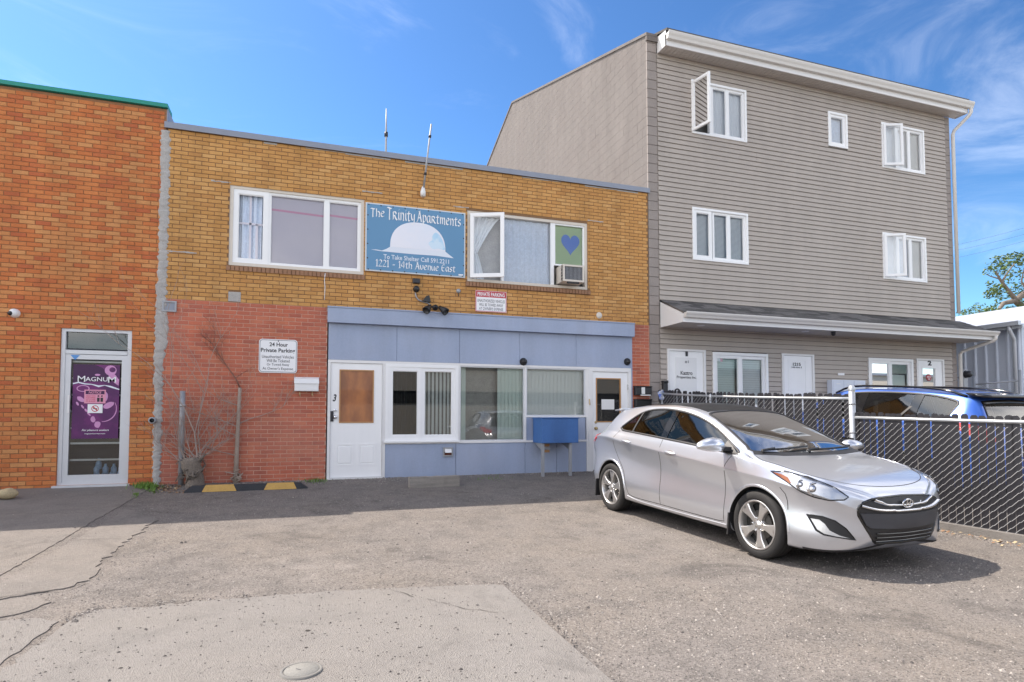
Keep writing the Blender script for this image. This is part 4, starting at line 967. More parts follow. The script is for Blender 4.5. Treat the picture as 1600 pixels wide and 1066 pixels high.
mb = MB(); mb.add([(SHX-0.35,yc-0.25,zE+0.0),(SHX-0.35,34,zE+0.0),(SHX+4.6,34,zE+1.3),(SHX+4.6,yc-0.25,zE+1.3),(SHX-0.35,yc-0.25,zE-0.10),(SHX-0.35,34,zE-0.10),(SHX+4.6,34,zE+1.2),(SHX+4.6,yc-0.25,zE+1.2)],[(0,1,2,3),(7,6,5,4),(0,4,5,1),(1,5,6,2),(2,6,7,3),(3,7,4,0)]); part('roof', mb, M['shed_roof'], SD2)
mb = MB(); gutter_y = SHX-0.35
mb.box(SHX-0.47, SHX-0.352, yc-0.22, 34, zE-0.02, zE+0.10); part('gutter', mb, M['shed_roof'], SD2)
mb = MB(); mb.tube([(SHX-0.40,yc+0.05,zE-0.02),(SHX-0.40,yc+0.05,zE-0.12),(SHX-0.14,yc+0.10,zE-0.38),(SHX-0.10,yc+0.12,zE-0.5),(SHX-0.10,yc+0.12,0.05)],0.05,10); part('downspout', mb, M['shed_roof'], SD2)
# street front across the road: only its reflection is seen in the storefront glass
OP = thing('opposite_building', 'long beige street front with a dark window band, mirrored in the storefront glass', 'building', (2, -17, -0.42))
mb = MB(); wall_h = [(-22+i*4.0, -22+i*4.0+3.95, 1.95, 2.75) for i in range(22)]
mb.box(-24, 70, -26, -17.1, -0.5, 4.6); part('body', mb, mat('beige_stucco', (0.45,0.41,0.35), 0.9, var=0.08), OP)
for h in wall_h:
    mb = MB(); mb.frame(h[0],h[1],h[2],h[3],0.06,-17.1,-17.04); f_ = part('window', mb, M['dark_metal'], OP)
    mb = MB(); mb.quad((h[0]+.06,-17.09,h[2]+.06),(h[1]-.06,-17.09,h[2]+.06),(h[1]-.06,-17.09,h[3]-.06),(h[0]+.06,-17.09,h[3]-.06)); part('pane', mb, M['interior_dark'], f_)
mb = MB(); mb.box(-24.2,70.2,-26.2,-16.9,4.601,4.8); part('roof_edge', mb, M['cap_metal'], OP)
def resample2(P, k=5):
    Q = []; n = len(P); P = [Vector(p) for p in P]
    for i in range(n):
        p0, a, b, p3 = P[i-1], P[i], P[(i+1)%n], P[(i+2)%n]
        for j in range(k):
            t = j/k; q = 0.5*((2*a)+(b-p0)*t+(2*p0-5*a+4*b-p3)*t*t+(3*a-p0-3*b+p3)*t**3); Q.append((q.x, q.y))
    return Q
# ================================================================== signs and fittings on the brick fronts
sr = (0.955, 2.770, 3.645, 4.865)
SG = thing('building_sign', 'large blue banner sign with a white dome and white lettering between the upper windows', 'sign', ((sr[0]+sr[1])/2, YF-0.01, sr[2]))
mb = MB(); mb.box(sr[0],sr[1],YF-0.045,YF-0.009,sr[2],sr[3]); part('sign_board', mb, M['banner_edge'], SG)
mb = MB(); mb.box(sr[0]+0.022,sr[1]-0.022,YF-0.0485,YF-0.0455,sr[2]+0.022,sr[3]-0.022); part('sign_face', mb, M['banner_blue'], SG)
W_, H_ = sr[1]-sr[0], sr[3]-sr[2]
su = lambda u: sr[0]+W_*u
sv = lambda v: sr[3]-H_*v
dome = []
for k in range(0, 33):
    t = PI - PI*k/32; c, q = math.cos(t), math.sin(t)
    dome.append((su(0.515+0.277*(abs(c)**0.9)*(1 if c > 0 else -1)), sv(0.625-0.40*q**0.82)))
brim = [(su(0.055),sv(0.690)),(su(0.10),sv(0.683)),(su(0.16),sv(0.690)),(su(0.20),sv(0.663)),(su(0.238),sv(0.6255)),(su(0.792),sv(0.6255)),(su(0.83),sv(0.665)),(su(0.88),sv(0.715)),(su(0.70),sv(0.700)),(su(0.45),sv(0.706)),(su(0.16),sv(0.702))]
mb = MB(); mb.prism(dome, YF-0.0515, YF-0.0488); part('dome_print', mb, M['banner_dome'], SG)
cy = [(0.62,0.52),(0.655,0.47),(0.66,0.40),(0.69,0.35),(0.72,0.37),(0.755,0.44),(0.775,0.52),(0.785,0.60),(0.72,0.59),(0.66,0.60)]
mb = MB(); cyr = resample2([(su(u),sv(v)) for u,v in cy]); mb.prism(cyr, YF-0.0525, YF-0.0517); part('dome_tint_print', mb, M['banner_cyan'], SG)
mb = MB(); mb.prism(brim, YF-0.0505, YF-0.0488); part('brim_print', mb, M['banner_white'], SG)
# uncial lettering: each glyph is a set of pen strokes
UN = {
 'T': (0.62,[[(0,.97),(.12,1.0),(.5,.93),(.62,1.0)],[(.32,.95),(.30,.5),(.30,.0),(.36,-.02)]]),
 't': (0.42,[[(.20,.85),(.17,.4),(.18,.08),(.28,0),(.40,.06)],[(0,.62),(.40,.66)]]),
 'h': (0.52,[[(.06,1.0),(.08,.5),(.06,0)],[(.08,.5),(.26,.64),(.42,.5),(.42,.2),(.38,0),(.48,.0)]]),
 'e': (0.48,[[(.06,.36),(.40,.44),(.36,.62),(.2,.66),(.06,.45),(.06,.2),(.2,0),(.42,.08)]]),
 'R': (0.58,[[(.08,.68),(.10,.3),(.08,0)],[(.08,.64),(.3,.68),(.44,.52),(.3,.36),(.12,.33)],[(.26,.34),(.40,.1),(.56,-.02)]]),
 'i': (0.24,[[(.06,.6),(.12,.64),(.12,.2),(.2,.0)],[(.12,.84),(.20,.95)]]),
 'n': (0.52,[[(.02,.6),(.10,.64),(.10,0)],[(.10,.46),(.28,.66),(.42,.5),(.42,.2),(.40,0),(.50,.02)]]),
 'y': (0.50,[[(.04,.64),(.08,.3),(.2,.12),(.38,.24),(.42,.64)],[(.42,.6),(.40,0),(.3,-.26),(.10,-.22)]]),
 'A': (0.66,[[(.0,.0),(.1,.04),(.34,.98),(.40,1.0)],[(.36,.95),(.50,.3),(.58,.0),(.66,.04)],[(.14,.36),(.52,.38)],[(.22,.98),(.36,1.02)]]),
 'p': (0.50,[[(.02,.6),(.10,.66),(.10,-.3)],[(.10,.5),(.28,.68),(.44,.5),(.42,.18),(.26,0),(.10,.1)]]),
 'a': (0.54,[[(.42,.64),(.14,.64),(.04,.3),(.14,.02),(.30,.06),(.40,.4),(.42,.64)],[(.42,.62),(.42,.1),(.54,.0)]]),
 'm': (0.76,[[(.02,.6),(.10,.64),(.10,0)],[(.10,.48),(.24,.66),(.36,.5),(.36,0)],[(.36,.48),(.50,.66),(.64,.5),(.64,0),(.74,.02)]]),
 's': (0.40,[[(.36,.6),(.2,.66),(.06,.52),(.12,.38),(.30,.28),(.34,.12),(.2,0),(.02,.06)]]),
 '1': (0.34,[[(.04,.78),(.18,.98),(.18,.02)],[(.06,0),(.30,0)]]),
 '2': (0.52,[[(.06,.78),(.2,.98),(.40,.86),(.40,.62),(.04,.02)],[(.04,.02),(.48,.02)]]),
 '4': (0.54,[[(.36,0),(.36,.98),(.02,.32),(.52,.32)]]),
 '5': (0.5,[[(.42,.96),(.10,.96),(.08,.56),(.3,.6),(.44,.36),(.32,.04),(.04,.04)]]),
 '9': (0.5,[[(.40,.6),(.22,.46),(.06,.66),(.14,.94),(.36,.94),(.42,.6),(.34,.2),(.14,0)]]),
 '.': (0.2,[[(.08,.0),(.12,.06)]]), '-': (0.5,[[(.08,.36),(.40,.36)]]), ' ': (0.3,[]),
 'v': (0.50,[[(.02,.64),(.08,.3),(.18,.02),(.34,.06),(.44,.4),(.40,.66)]]),
 'u': (0.54,[[(.04,.64),(.06,.2),(.18,0),(.34,.1),(.42,.64)],[(.42,.6),(.42,.1),(.52,.0)]]),
 'E': (0.56,[[(.46,.94),(.2,.96),(.06,.6),(.08,.2),(.24,0),(.48,.06)],[(.10,.5),(.42,.52)]]),
 'o': (0.5,[[(.22,.66),(.06,.4),(.10,.08),(.26,0),(.42,.3),(.36,.6),(.22,.66)]]),
 'k': (0.5,[[(.06,1),(.08,.5),(.06,0)],[(.42,.64),(.10,.3),(.46,0)]]),
 'S': (0.52,[[(.46,.9),(.28,1.0),(.08,.82),(.16,.58),(.38,.42),(.44,.18),(.26,0),(.02,.08)]]),
 'l': (0.24,[[(.08,1),(.10,.2),(.22,0)]]), 'C': (0.56,[[(.48,.88),(.28,1.0),(.08,.7),(.08,.3),(.26,0),(.50,.1)]]),
}
def pen(mb, s, x0, x1, z0, z1, y, wd=0.075, ang=0.5, warp=None, m=0):
    tot = sum(UN[c][0]+0.05 for c in s); k = (x1-x0)/tot; h = z1-z0; cx = 0; dz = 0
    nx, nz = math.cos(ang)*wd, math.sin(ang)*wd
    for c in s:
        wd_, strokes = UN[c]
        for st in strokes:
            P = []
            for i in range(len(st)-1):
                p0 = Vector(st[max(i-1,0)]); p1 = Vector(st[i]); p2 = Vector(st[i+1]); p3 = Vector(st[min(i+2,len(st)-1)])
                n = 5 if len(st) > 2 else 1
                for j in range(n):
                    t = j/n; P.append(0.5*((2*p1)+(p2-p0)*t+(2*p0-5*p1+4*p2-p3)*t*t+(3*p1-p0-3*p2+p3)*t**3))
            P.append(Vector(st[-1]))
            vs = []
            for p in P:
                for s_ in (1,-1):
                    X = x0 + (cx + p.x + s_*nx*0.75)*k; Z = z0 + (p.y + s_*nz*0.8 + s_*0.02)*h
                    if warp: Z += warp((X-x0)/(x1-x0))
                    vs.append((X, y-dz, Z))
            mb.add(vs, [(2*i,2*i+1,2*i+3,2*i+2) for i in range(len(P)-1)], m); dz += 0.00012
        cx += wd_ + 0.05
    return mb
mb = MB(); arc = lambda t: 0.045*math.sin(PI*min(1,max(0,t*0.95+0.05)))
pen(mb, 'The', su(0.045), su(0.185), sv(0.205), sv(0.085), YF-0.0530, 0.085, 0.5, lambda t: 0.02*t)
pen(mb, 'TRinity', su(0.205), su(0.485), sv(0.215), sv(0.045), YF-0.0530, 0.085, 0.5)
pen(mb, 'ApaRtments', su(0.500), su(0.955), sv(0.205), sv(0.055), YF-0.0530, 0.085, 0.5, lambda t: -0.012*t)
part('lettering', mb, M['sign_white'], SG)
mb = MB(); text(mb, 'To Take Shelter Call 591.2211', su(0.175), su(0.83), sv(0.81), sv(0.742), YF-0.0515, 0, 0.012); part('lettering', mb, M['banner_white'], SG)
mb = MB(); pen(mb, '1221 - 14th Avenue East', su(0.10), su(0.90), sv(0.925), sv(0.825), YF-0.0500, 0.085, 0.5); part('lettering', mb, M['sign_white'], SG)
mb = MB(); mb.box(su(0.93),su(0.978),YF-0.0495,YF-0.0488,sv(0.972),sv(0.95)); part('maker_mark', mb, M['sign_white'], SG)
for i in range(9):
    for (u,v) in ((0.03+0.94*i/8,0.028),(0.03+0.94*i/8,0.978)) + (((0.022,0.08+0.84*i/8),(0.982,0.08+0.84*i/8)) if i%2 else ()):
        mb = MB(); mb.lathe([(0,-0.004),(0.010,-0.003),(0.013,0)], (su(u),YF-0.0488,sv(v)), 'Y', 8); part('grommet', mb, M['ink'], SG)
# tow-away sign
q = rect(742.5,453.5,791,489.5)
PK = thing('parking_sign', 'small red and white private parking sign on yellow brick above the fascia', 'sign', ((q[0]+q[1])/2, YF-0.01, q[2]))
mb = MB(); mb.box(q[0],q[1],YF-0.020,YF-0.009,q[2],q[3]); part('sign_board', mb, M['sign_red'], PK)
hh = q[3]-q[2]; mb = MB(); mb.box(q[0]+0.018,q[1]-0.018,YF-0.0225,YF-0.0203,q[2]+0.018,q[3]-hh*0.31); mb.frame(q[0]+0.004,q[1]-0.004,q[2]+0.004,q[3]-0.004,0.005,YF-0.0222,YF-0.0203); part('sign_face', mb, M['sign_white'], PK, kind='stuff')
mb = MB(); text(mb,'PRIVATE PARKING',q[0]+0.04,q[1]-0.04,q[3]-hh*0.26,q[3]-hh*0.08,YF-0.0225,0,0.02); part('lettering', mb, M['sign_white'], PK)
mb = MB()
for t_, a, f in (('UNAUTHORIZED VEHICLES',0.55,0.05),('WILL BE TOWED AWAY',0.74,0.12),("AT OWNER'S EXPENSE",0.92,0.12)):
    text(mb,t_,q[0]+0.035+(q[1]-q[0])*(f-0.05)*0.8,q[1]-0.035-(q[1]-q[0])*(f-0.05)*0.8,q[3]-hh*a,q[3]-hh*(a-0.14),YF-0.0235,0,0.012)
part('lettering', mb, M['ink_grey'], PK)
# 24 hour sign
q = rect(405,529.5,464,583.5); W_, H_ = q[1]-q[0], q[3]-q[2]
HS = thing('parking_sign', 'white 24 hour private parking sign with rounded corners on red brick wall', 'sign', ((q[0]+q[1])/2, YF-0.01, q[2]))
def rrect(x0,x1,z0,z1,r,n=6):
    P = []
    for (cx,cz,a0) in ((x1-r,z1-r,0),(x0+r,z1-r,PI/2),(x0+r,z0+r,PI),(x1-r,z0+r,1.5*PI)):
        for i in range(n+1): t = a0+PI/2*i/n; P.append((cx+r*math.cos(t),cz+r*math.sin(t)))
    return P
mb = MB(); mb.prism(rrect(*q,0.05), YF-0.016, YF-0.009); part('sign_board', mb, M['sign_white'], HS)
mb = MB(); a = rrect(q[0]+0.012,q[1]-0.012,q[2]+0.012,q[3]-0.012,0.042); b = rrect(q[0]+0.020,q[1]-0.020,q[2]+0.020,q[3]-0.020,0.036); n = len(a)
mb.add([(p[0],YF-0.0175,p[1]) for p in a+b], [(i,(i+1)%n,n+(i+1)%n,n+i) for i in range(n)]); part('border_line', mb, M['ink_grey'], HS)
mb = MB()
for t_, x0, x1, v0, v1, bo in (('24 Hour',0.27,0.75,0.095,0.215,0.02),('Private Parking',0.05,0.94,0.27,0.425,0.02),('Unauthorized Vehicles',0.08,0.91,0.475,0.565,0.0),('Will Be Ticketed',0.20,0.80,0.595,0.685,0.0),('Or Towed Away',0.21,0.79,0.715,0.81,0.0),("At Owner's Expense",0.10,0.89,0.83,0.935,0.0)):
    text(mb,t_,q[0]+W_*x0,q[0]+W_*x1,q[3]-H_*v1,q[3]-H_*v0,YF-0.018,0,bo)
part('lettering', mb, M['ink'], HS)
mb = MB(); mb.lathe([(0,-0.006),(0.008,-0.005),(0.010,0)], ((q[0]+q[1])/2,YF-0.016,q[3]-0.03), 'Y', 8); part('bolt', mb, M['dark_metal'], HS)
# white mailbox
q = rect(460.5,590,497.5,612)
MW = thing('mailbox', 'white wall mailbox with a lid and two paper hooks on red brick', 'mailbox', ((q[0]+q[1])/2, YF-0.008, q[2]))
mb = MB(); mb.bbox(q[0],q[1],YF-0.11,YF-0.008,q[2],q[3]-0.09,0.008); part('box_body', mb, M['mail_white'], MW)
mb = MB(); mb.prism([(YF-0.125,q[3]-0.105),(YF-0.008,q[3]-0.088),(YF-0.008,q[3]+0.01),(YF-0.105,q[3]-0.03)], q[0]-0.006, q[1]+0.006, 0, 'yz'); part('lid', mb, M['mail_white'], MW)
for u in (0.22,0.74):
    x = q[0]+(q[1]-q[0])*u; mb = MB(); mb.tube([(x,YF-0.02,q[2]),(x,YF-0.02,q[2]-0.05),(x,YF-0.05,q[2]-0.075),(x,YF-0.085,q[2]-0.045)],0.009,8); part('paper_hook', mb, M['tan_strap'], MW)
# black mailbox on the right pilaster
q = rect(989.5,605,1016,618); q = (q[0],q[1]-0.02,q[2],q[3])
MK = thing('mailbox', 'wide black mailbox with letters sticking out on the narrow red brick pier', 'mailbox', ((q[0]+q[1])/2, YF-0.008, q[2]))
mb = MB(); mb.bbox(q[0],q[1],YF-0.10,YF-0.008,q[2],q[3],0.01); part('box_body', mb, M['black_plastic'], MK)
mb = MB(); mb.bbox(q[0]-0.005,q[1]+0.005,YF-0.115,YF-0.006,q[3]+0.001,q[3]+0.02,0.006); part('lid', mb, M['black_plastic'], MK)
mb = MB(); mb.box(q[0]+0.13,q[0]+0.21,YF-0.104,YF-0.101,q[2]+0.02,q[3]-0.005); part('envelope', mb, M['paper'], MK); mb = MB(); mb.box(q[0]+0.11,q[1]-0.03,YF-0.106,YF-0.1005,q[2]-0.012,q[2]+0.01); part('envelope', mb, M['paper'], MK)
q2 = (q[0],q[1],q[2]-0.28,q[2]-0.10); mb = MB(); ML = thing('mailbox', 'second black mailbox, below the one with letters and half hidden by silver roof', 'mailbox', ((q[0]+q[1])/2, YF-0.008, q2[2]))
mb.bbox(q2[0],q2[1],YF-0.10,YF-0.008,q2[2],q2[3],0.01); part('box_body', mb, M['black_plastic'], ML); mb = MB(); mb.bbox(q2[0]-0.005,q2[1]+0.005,YF-0.112,YF-0.006,q2[3]+0.001,q2[3]+0.02,0.006); part('lid', mb, M['black_plastic'], ML)
# window air conditioner
q = (gx(871,430), gx(913,430), fp(890,447)[1], fp(890,419)[1]); ya, yb_2 = YF-0.26, YF+0.09
AC = thing('air_conditioner', 'old cream window air conditioner sticking out below the paper heart', 'air conditioner', ((q[0]+q[1])/2, YF, q[2]))
xo, x1o = fp(880,430,ya)[0], fp(913,430,ya)[0]; q = (xo-0.0, x1o, q[2]+0.03, q[3])
mb = MB(); mb.frame(q[0],q[1],q[2],q[3],0.035,ya,ya+0.03); mb.box(q[0],q[1],ya+0.03,yb_2,q[3]-0.012,q[3]); mb.box(q[0],q[1],ya+0.03,yb_2,q[2],q[2]+0.012); mb.box(q[0],q[0]+0.012,ya+0.10,yb_2,q[2]+0.012,q[3]-0.012); mb.box(q[1]-0.012,q[1],ya+0.03,yb_2,q[2]+0.012,q[3]-0.012)
part('casing', mb, M['almond_frame'], AC)
for i in range(4):
    mb = MB(); z = q[2]+0.04+i*(q[3]-q[2]-0.08)/4; mb.box(q[0]+0.002,q[0]+0.012,ya+0.03,ya+0.10,z,z+0.03); part('side_louvre', mb, M['dark_metal'], AC)
mb = MB(); n = 9
for i in range(14): x = q[0]+0.04+i*(q[1]-q[0]-0.08)/13.0; mb.box(x,x+0.006,ya+0.012,ya+0.03,q[2]+0.035,q[3]-0.035)
part('coil_fins', mb, M['galv_dull'], AC, kind='stuff'); mb = MB(); mb.quad((q[0]+.03,ya+.031,q[2]+.03),(q[1]-.03,ya+.031,q[2]+.03),(q[1]-.03,ya+.031,q[3]-.03),(q[0]+.03,ya+.031,q[3]-.03)); part('coil', mb, mat('dusty_coil',(0.16,0.16,0.17),0.8,fine=0.6,fscale=60), AC)
mb = MB(); mb.box(q[0]+0.1,q[1]-0.1,ya+0.02,ya+0.06,q[2]-0.03,q[2]-0.001); part('support_foot', mb, M['dark_metal'], AC)
# blue box on posts under the right storefront window
yb0 = YF-0.50
q = rect(847,653,904,692,Y=yb0); BB = thing('wall_box', 'bright blue plywood box on rusty legs under the storefront window', 'box', ((q[0]+q[1])/2, yb0+0.2, gz(yb0)))
mb = MB(); mb.bbox(q[0],q[1],yb0,YF-0.03,q[2],q[3]-0.015,0.006); part('box_body', mb, M['blue_box'], BB)
mb = MB(); mb.bbox(q[0]-0.015,q[1]+0.015,yb0-0.015,YF-0.025,q[3]-0.014,q[3]+0.008,0.005); part('lid', mb, M['blue_box'], BB)
for x in (q[0]+0.02, q[1]-0.16):
    mb = MB(); mb.box(x,x+0.05,yb0+0.06,yb0+0.11,gz(yb0)-0.03,q[2]-0.001); lg = part('leg', mb, M['galv_dull'], BB)
    mb = MB(); mb.prism([(yb0+0.11,q[2]-0.06),(yb0+0.11,q[2]-0.13),(YF-0.06,q[2]-0.03),(YF-0.06,q[2]-0.001),(yb0+0.11,q[2]-0.001)], x+0.01, x+0.04, 0, 'yz'); part('bracket', mb, M['galv_dull'], lg)
for i, c in enumerate(('wood_trim','galv_dull','wood_trim')):
    mb = MB(); z = q[2]-0.07-i*0.055; mb.box(q[0]+0.10,q[0]+0.23,yb0+0.2,yb0+0.3,z,z+0.045); part('wood_scrap', mb, M[c], BB)
# floodlights, cable and junction boxes
q = fp(650,440); FLD = thing('flood_light', 'black twin flood light with its cable on the yellow brick below the banner', 'light', (q[0], YF-0.008, fp(650,490)[1]))
mb = MB(); mb.bbox(q[0]-0.065,q[0]+0.065,YF-0.07,YF-0.008,q[1]-0.045,q[1]+0.045,0.012); part('junction_box', mb, M['dark_metal'], FLD)
q = fp(650,452.5); mb = MB(); mb.lathe([(0,-0.09),(0.03,-0.088),(0.055,-0.06),(0.058,-0.01),(0.05,0)], (q[0],YF-0.006,q[1]), 'Y', 18); part('sensor', mb, M['black_plastic'], FLD)
P = [(*fp(648.5,458),), (*fp(649.5,464),), (*fp(653,469),), (*fp(660,472),), (*fp(668,474),), (*fp(672,477),)]
mb = MB(); mb.tube([(p[0],YF-0.03,p[1]) for p in P], 0.013, 8); part('conduit', mb, M['galv_dull'], FLD)
q = fp(666,468); mb = MB(); mb.prism([(q[0]-0.09,q[1]-0.05),(q[0]+0.07,q[1]-0.06),(q[0]+0.04,q[1]+0.06),(q[0]-0.01,q[1]+0.05)], YF-0.09, YF-0.02); part('hood', mb, M['black_plastic'], FLD)
q = fp(678,481); mb = MB(); mb.lathe([(0,-0.05),(0.05,-0.045),(0.055,0)], (q[0]+0.02,YF-0.008,q[1]), 'Y', 16); part('base_plate', mb, M['black_plastic'], FLD)
for (px,py,dx) in ((669,482,-0.7),(692,484,0.75)):
    c = fp(px,py,YF-0.2); c0 = Vector((c[0],YF-0.2,c[1])); d = Vector((dx,-0.75,-0.75)).normalized(); Rm = d.to_track_quat('Z','Y').to_matrix()
    mb = MB(); mb.lathe([(0.0,-0.09),(0.035,-0.085),(0.045,-0.03),(0.07,0.05),(0.072,0.085),(0.06,0.085),(0.055,0.06),(0.0,0.055)], (0,0,0), 'Z', 18); mb.v = [tuple(Rm @ Vector(v) + c0) for v in mb.v]; hd = part('lamp_head', mb, M['black_plastic'], FLD)
    mb = MB(); a = fp(678,481); mb.tube([(a[0]+0.02,YF-0.04,a[1]),(a[0]+0.02+dx*0.04,YF-0.10,a[1]-0.02),tuple(c0-d*0.07)],0.014,8); part('arm', mb, M['black_plastic'], FLD)
q = fp(716,455); mb = MB(); JB = thing('junction_box', 'small round grey junction box on yellow brick left of the red sign', 'fitting', (q[0],YF-0.008,q[1]))
mb.lathe([(0,-0.035),(0.035,-0.034),(0.042,0)], (q[0],YF-0.006,q[1]), 'Y', 16); part('cover', mb, M['galv_dull'], JB); mb = MB(); mb.tube([(q[0],YF-0.02,q[1]-0.04),(q[0],YF-0.02,q[1]-0.10)],0.008,6); part('stub', mb, M['dark_metal'], JB)
q = fp(936,493); mb = MB(); mb.lathe([(0,-0.012),(0.06,-0.010),(0.065,0)], (q[0],YF-0.007,q[1]), 'Y', 20); solo('cover_plate', mb, M['almond_frame'], 'round beige cover plate on yellow brick at the right end', 'fitting', (q[0],YF-0.007,q[1]))
for px, lab in ((817.5,'small black dome lamp on the blue panel above the middle of the window row'),(979.5,'small black dome lamp on the blue panel above the right white door')):
    q = fp(px,565.5); mb = MB(); LM = thing('wall_lamp', lab, 'light', (q[0],YF-0.01,q[1]), 'dome lamps on the blue panels'); mb.lathe([(0.0,-0.09),(0.03,-0.085),(0.05,-0.06),(0.06,-0.02),(0.066,0.0)], (q[0],YF-0.009,q[1]), 'Y', 20); part('dome', mb, M['black_plastic'], LM)
    mb = MB(); mb.lathe([(0.066,-0.012),(0.075,-0.010),(0.075,0.0)], (q[0],YF-0.009,q[1]), 'Y', 20); part('rim', mb, M['dark_metal'], LM)
q = rect(692,699,707,713); DV = thing('wall_vent', 'small rusty grey dryer outlet low on the blue wall', 'vent', ((q[0]+q[1])/2,YF-0.005,q[2]))
mb = MB(); mb.frame(*q,0.022,YF-0.04,YF-0.005); part('vent_frame', mb, M['galv_dull'], DV); mb = MB(); mb.prism([(YF-0.075,q[2]+0.07),(YF-0.012,q[2]+0.085),(YF-0.012,q[3]-0.023),(YF-0.045,q[3]-0.03)], q[0]+0.03, q[1]-0.03, 0, 'yz'); part('hood', mb, M['mail_white'], DV); mb = MB(); mb.box(q[0]+0.023,q[1]-0.023,YF-0.011,YF-0.005,q[2]+0.023,q[3]-0.023); part('vent_opening', mb, mat('rust',(0.16,0.05,0.03),0.9), DV)
# cable hanging from the window
a, b = fp(508,428), fp(507,469); mb = MB(); mb.tube([(a[0],YF-0.045,a[1]),(a[0]-0.01,YF-0.012,a[1]-0.12),(b[0]+0.005,YF-0.014,(a[1]+b[1])/2),(b[0],YF-0.014,b[1])],0.006,6); solo('hanging_cable', mb, M['sign_white'], 'thin white cable hanging down from the upper left window', 'cable', (a[0],YF-0.02,b[1]))
# leaning mast on the front and an antenna on the roof
a = fp(660,304); b = fp(674,194,YF-0.25); AN = thing('mast', 'leaning rusty pipe mast with a white insulator on the front', 'mast', (a[0],YF-0.01,a[1]))
A_, B_ = Vector((a[0],YF-0.06,a[1])), Vector((b[0],YF-0.25,b[1])); mb = MB(); mb.tube([A_,A_.lerp(B_,0.5),B_],[0.018,0.016,0.014],8); part('pole', mb, M['galv_dull'], AN)
for t in (0.28,0.82): mb = MB(); p = A_.lerp(B_,t); mb.tube([p-(B_-A_)*0.015,p+(B_-A_)*0.02],0.026,8); part('collar', mb, M['dark_metal'], AN)
mb = MB(); mb.tube([A_-Vector((0,0,0.06)),A_+Vector((0,0,0.02)),A_+Vector((0.005,0,0.12))],[0.045,0.05,0.025],12); part('insulator', mb, M['mail_white'], AN)
mb = MB(); mb.box(a[0]-0.02,a[0]+0.02,YF-0.06,YF-0.006,a[1]-0.02,a[1]+0.02); part('bracket', mb, M['galv_dull'], AN)
a = fp(603,240,YF+4); b = fp(603,170,YF+4); mb = MB(); AT = thing('antenna', 'thin grey whip antenna standing on the flat roof', 'antenna', (a[0],YF+4,5.45)); mb.tube([(a[0],YF+4,5.45),(a[0],YF+4,(a[1]+b[1])/2),(a[0],YF+4,b[1])],[0.028,0.024,0.012],8); part('mast_tube', mb, M['galv_dull'], AT)
mb = MB(); mb.tube([(a[0],YF+4,fp(603,210,YF+4)[1]-0.06),(a[0],YF+4,fp(603,210,YF+4)[1]+0.05)],0.045,8); part('collar', mb, M['dark_metal'], AT)
# camera and poster at the left shop
q = fp(24,490); SC = thing('security_camera', 'white dome security camera on orange brick left of the shop door', 'camera', (q[0],YF-0.008,q[1]))
mb = MB(); mb.lathe([(0.0,-0.10),(0.04,-0.095),(0.062,-0.06),(0.068,0.0)], (q[0],YF-0.006,q[1]), 'Y', 20); part('housing', mb, M['mail_white'], SC); mb = MB(); mb.lathe([(0.0,-0.03),(0.03,-0.022),(0.036,0)], (q[0]-0.028,YF-0.085,q[1]-0.012), 'Y', 14); part('lens', mb, M['black_plastic'], SC)
M['poster_purple'] = mat('poster_purple', (0.085,0.012,0.095), 0.35, col2=(0.20,0.02,0.17), c2amt=0.7, c2scale=2.3, var=0.2, scale=3)
bm_('poster_pink', (0.60,0.28,0.52), rough=0.4, var=0.2, scale=9); bm_('poster_deep', (0.05,0.006,0.06), rough=0.35); bm_('notice_pink', (0.72,0.30,0.42), rough=0.6)
Yg = YF+0.03
q = rect(115,569,185,686,Y=Yg); q = (q[0], gx(186,628,Yg), fp(150,685.5,Yg)[1], fp(150,570,Yg)[1]); W_, H_ = q[1]-q[0], q[3]-q[2]
PO = thing('poster', 'tall purple ice cream poster stuck on the glass shop door', 'poster', ((q[0]+q[1])/2,Yg,q[2]))
pu = lambda u: q[0]+W_*u
pv = lambda v: q[3]-H_*v
mb = MB(); mb.box(q[0],q[1],Yg-0.003,Yg+0.003,q[2],q[3]); part('sheet', mb, M['poster_purple'], PO)
def blob(pts, y, m, nm):
    mb = MB(); mb.prism([(pu(u),pv(v)) for u,v in pts], y, y+0.0008); return part(nm, mb, m, PO)
blob([(0.0,0.0),(0.45,0.0),(0.62,0.04),(0.74,0.12),(0.80,0.22),(0.0,0.24)], Yg-0.0046, M['poster_deep'], 'swirl_print')
blob([(0.80+0.13*math.cos(t*PI/8), 0.075+0.07*math.sin(t*PI/8)) for t in range(16)], Yg-0.0056, M['poster_pink'], 'bonbon_print')
blob([(0.84+0.07*math.cos(t*PI/8), 0.065+0.035*math.sin(t*PI/8)) for t in range(16)], Yg-0.0066, M['poster_purple'], 'bonbon_print')
blob([(0.72,0.10),(0.9,0.13),(0.99,0.20),(0.98,0.28),(0.88,0.24),(0.78,0.17)], Yg-0.0058, M['poster_pink'], 'swirl_print')
up = [(0.0,0.255),(0.12,0.235),(0.25,0.255),(0.40,0.262),(0.55,0.28),(0.68,0.275),(0.82,0.285),(1.0,0.325)]
blob(up + [(u,v+0.016+0.01*math.sin(u*25)) for u,v in reversed(up)], Yg-0.0060, M['banner_white'], 'splash_print')
rr = random.Random(77)
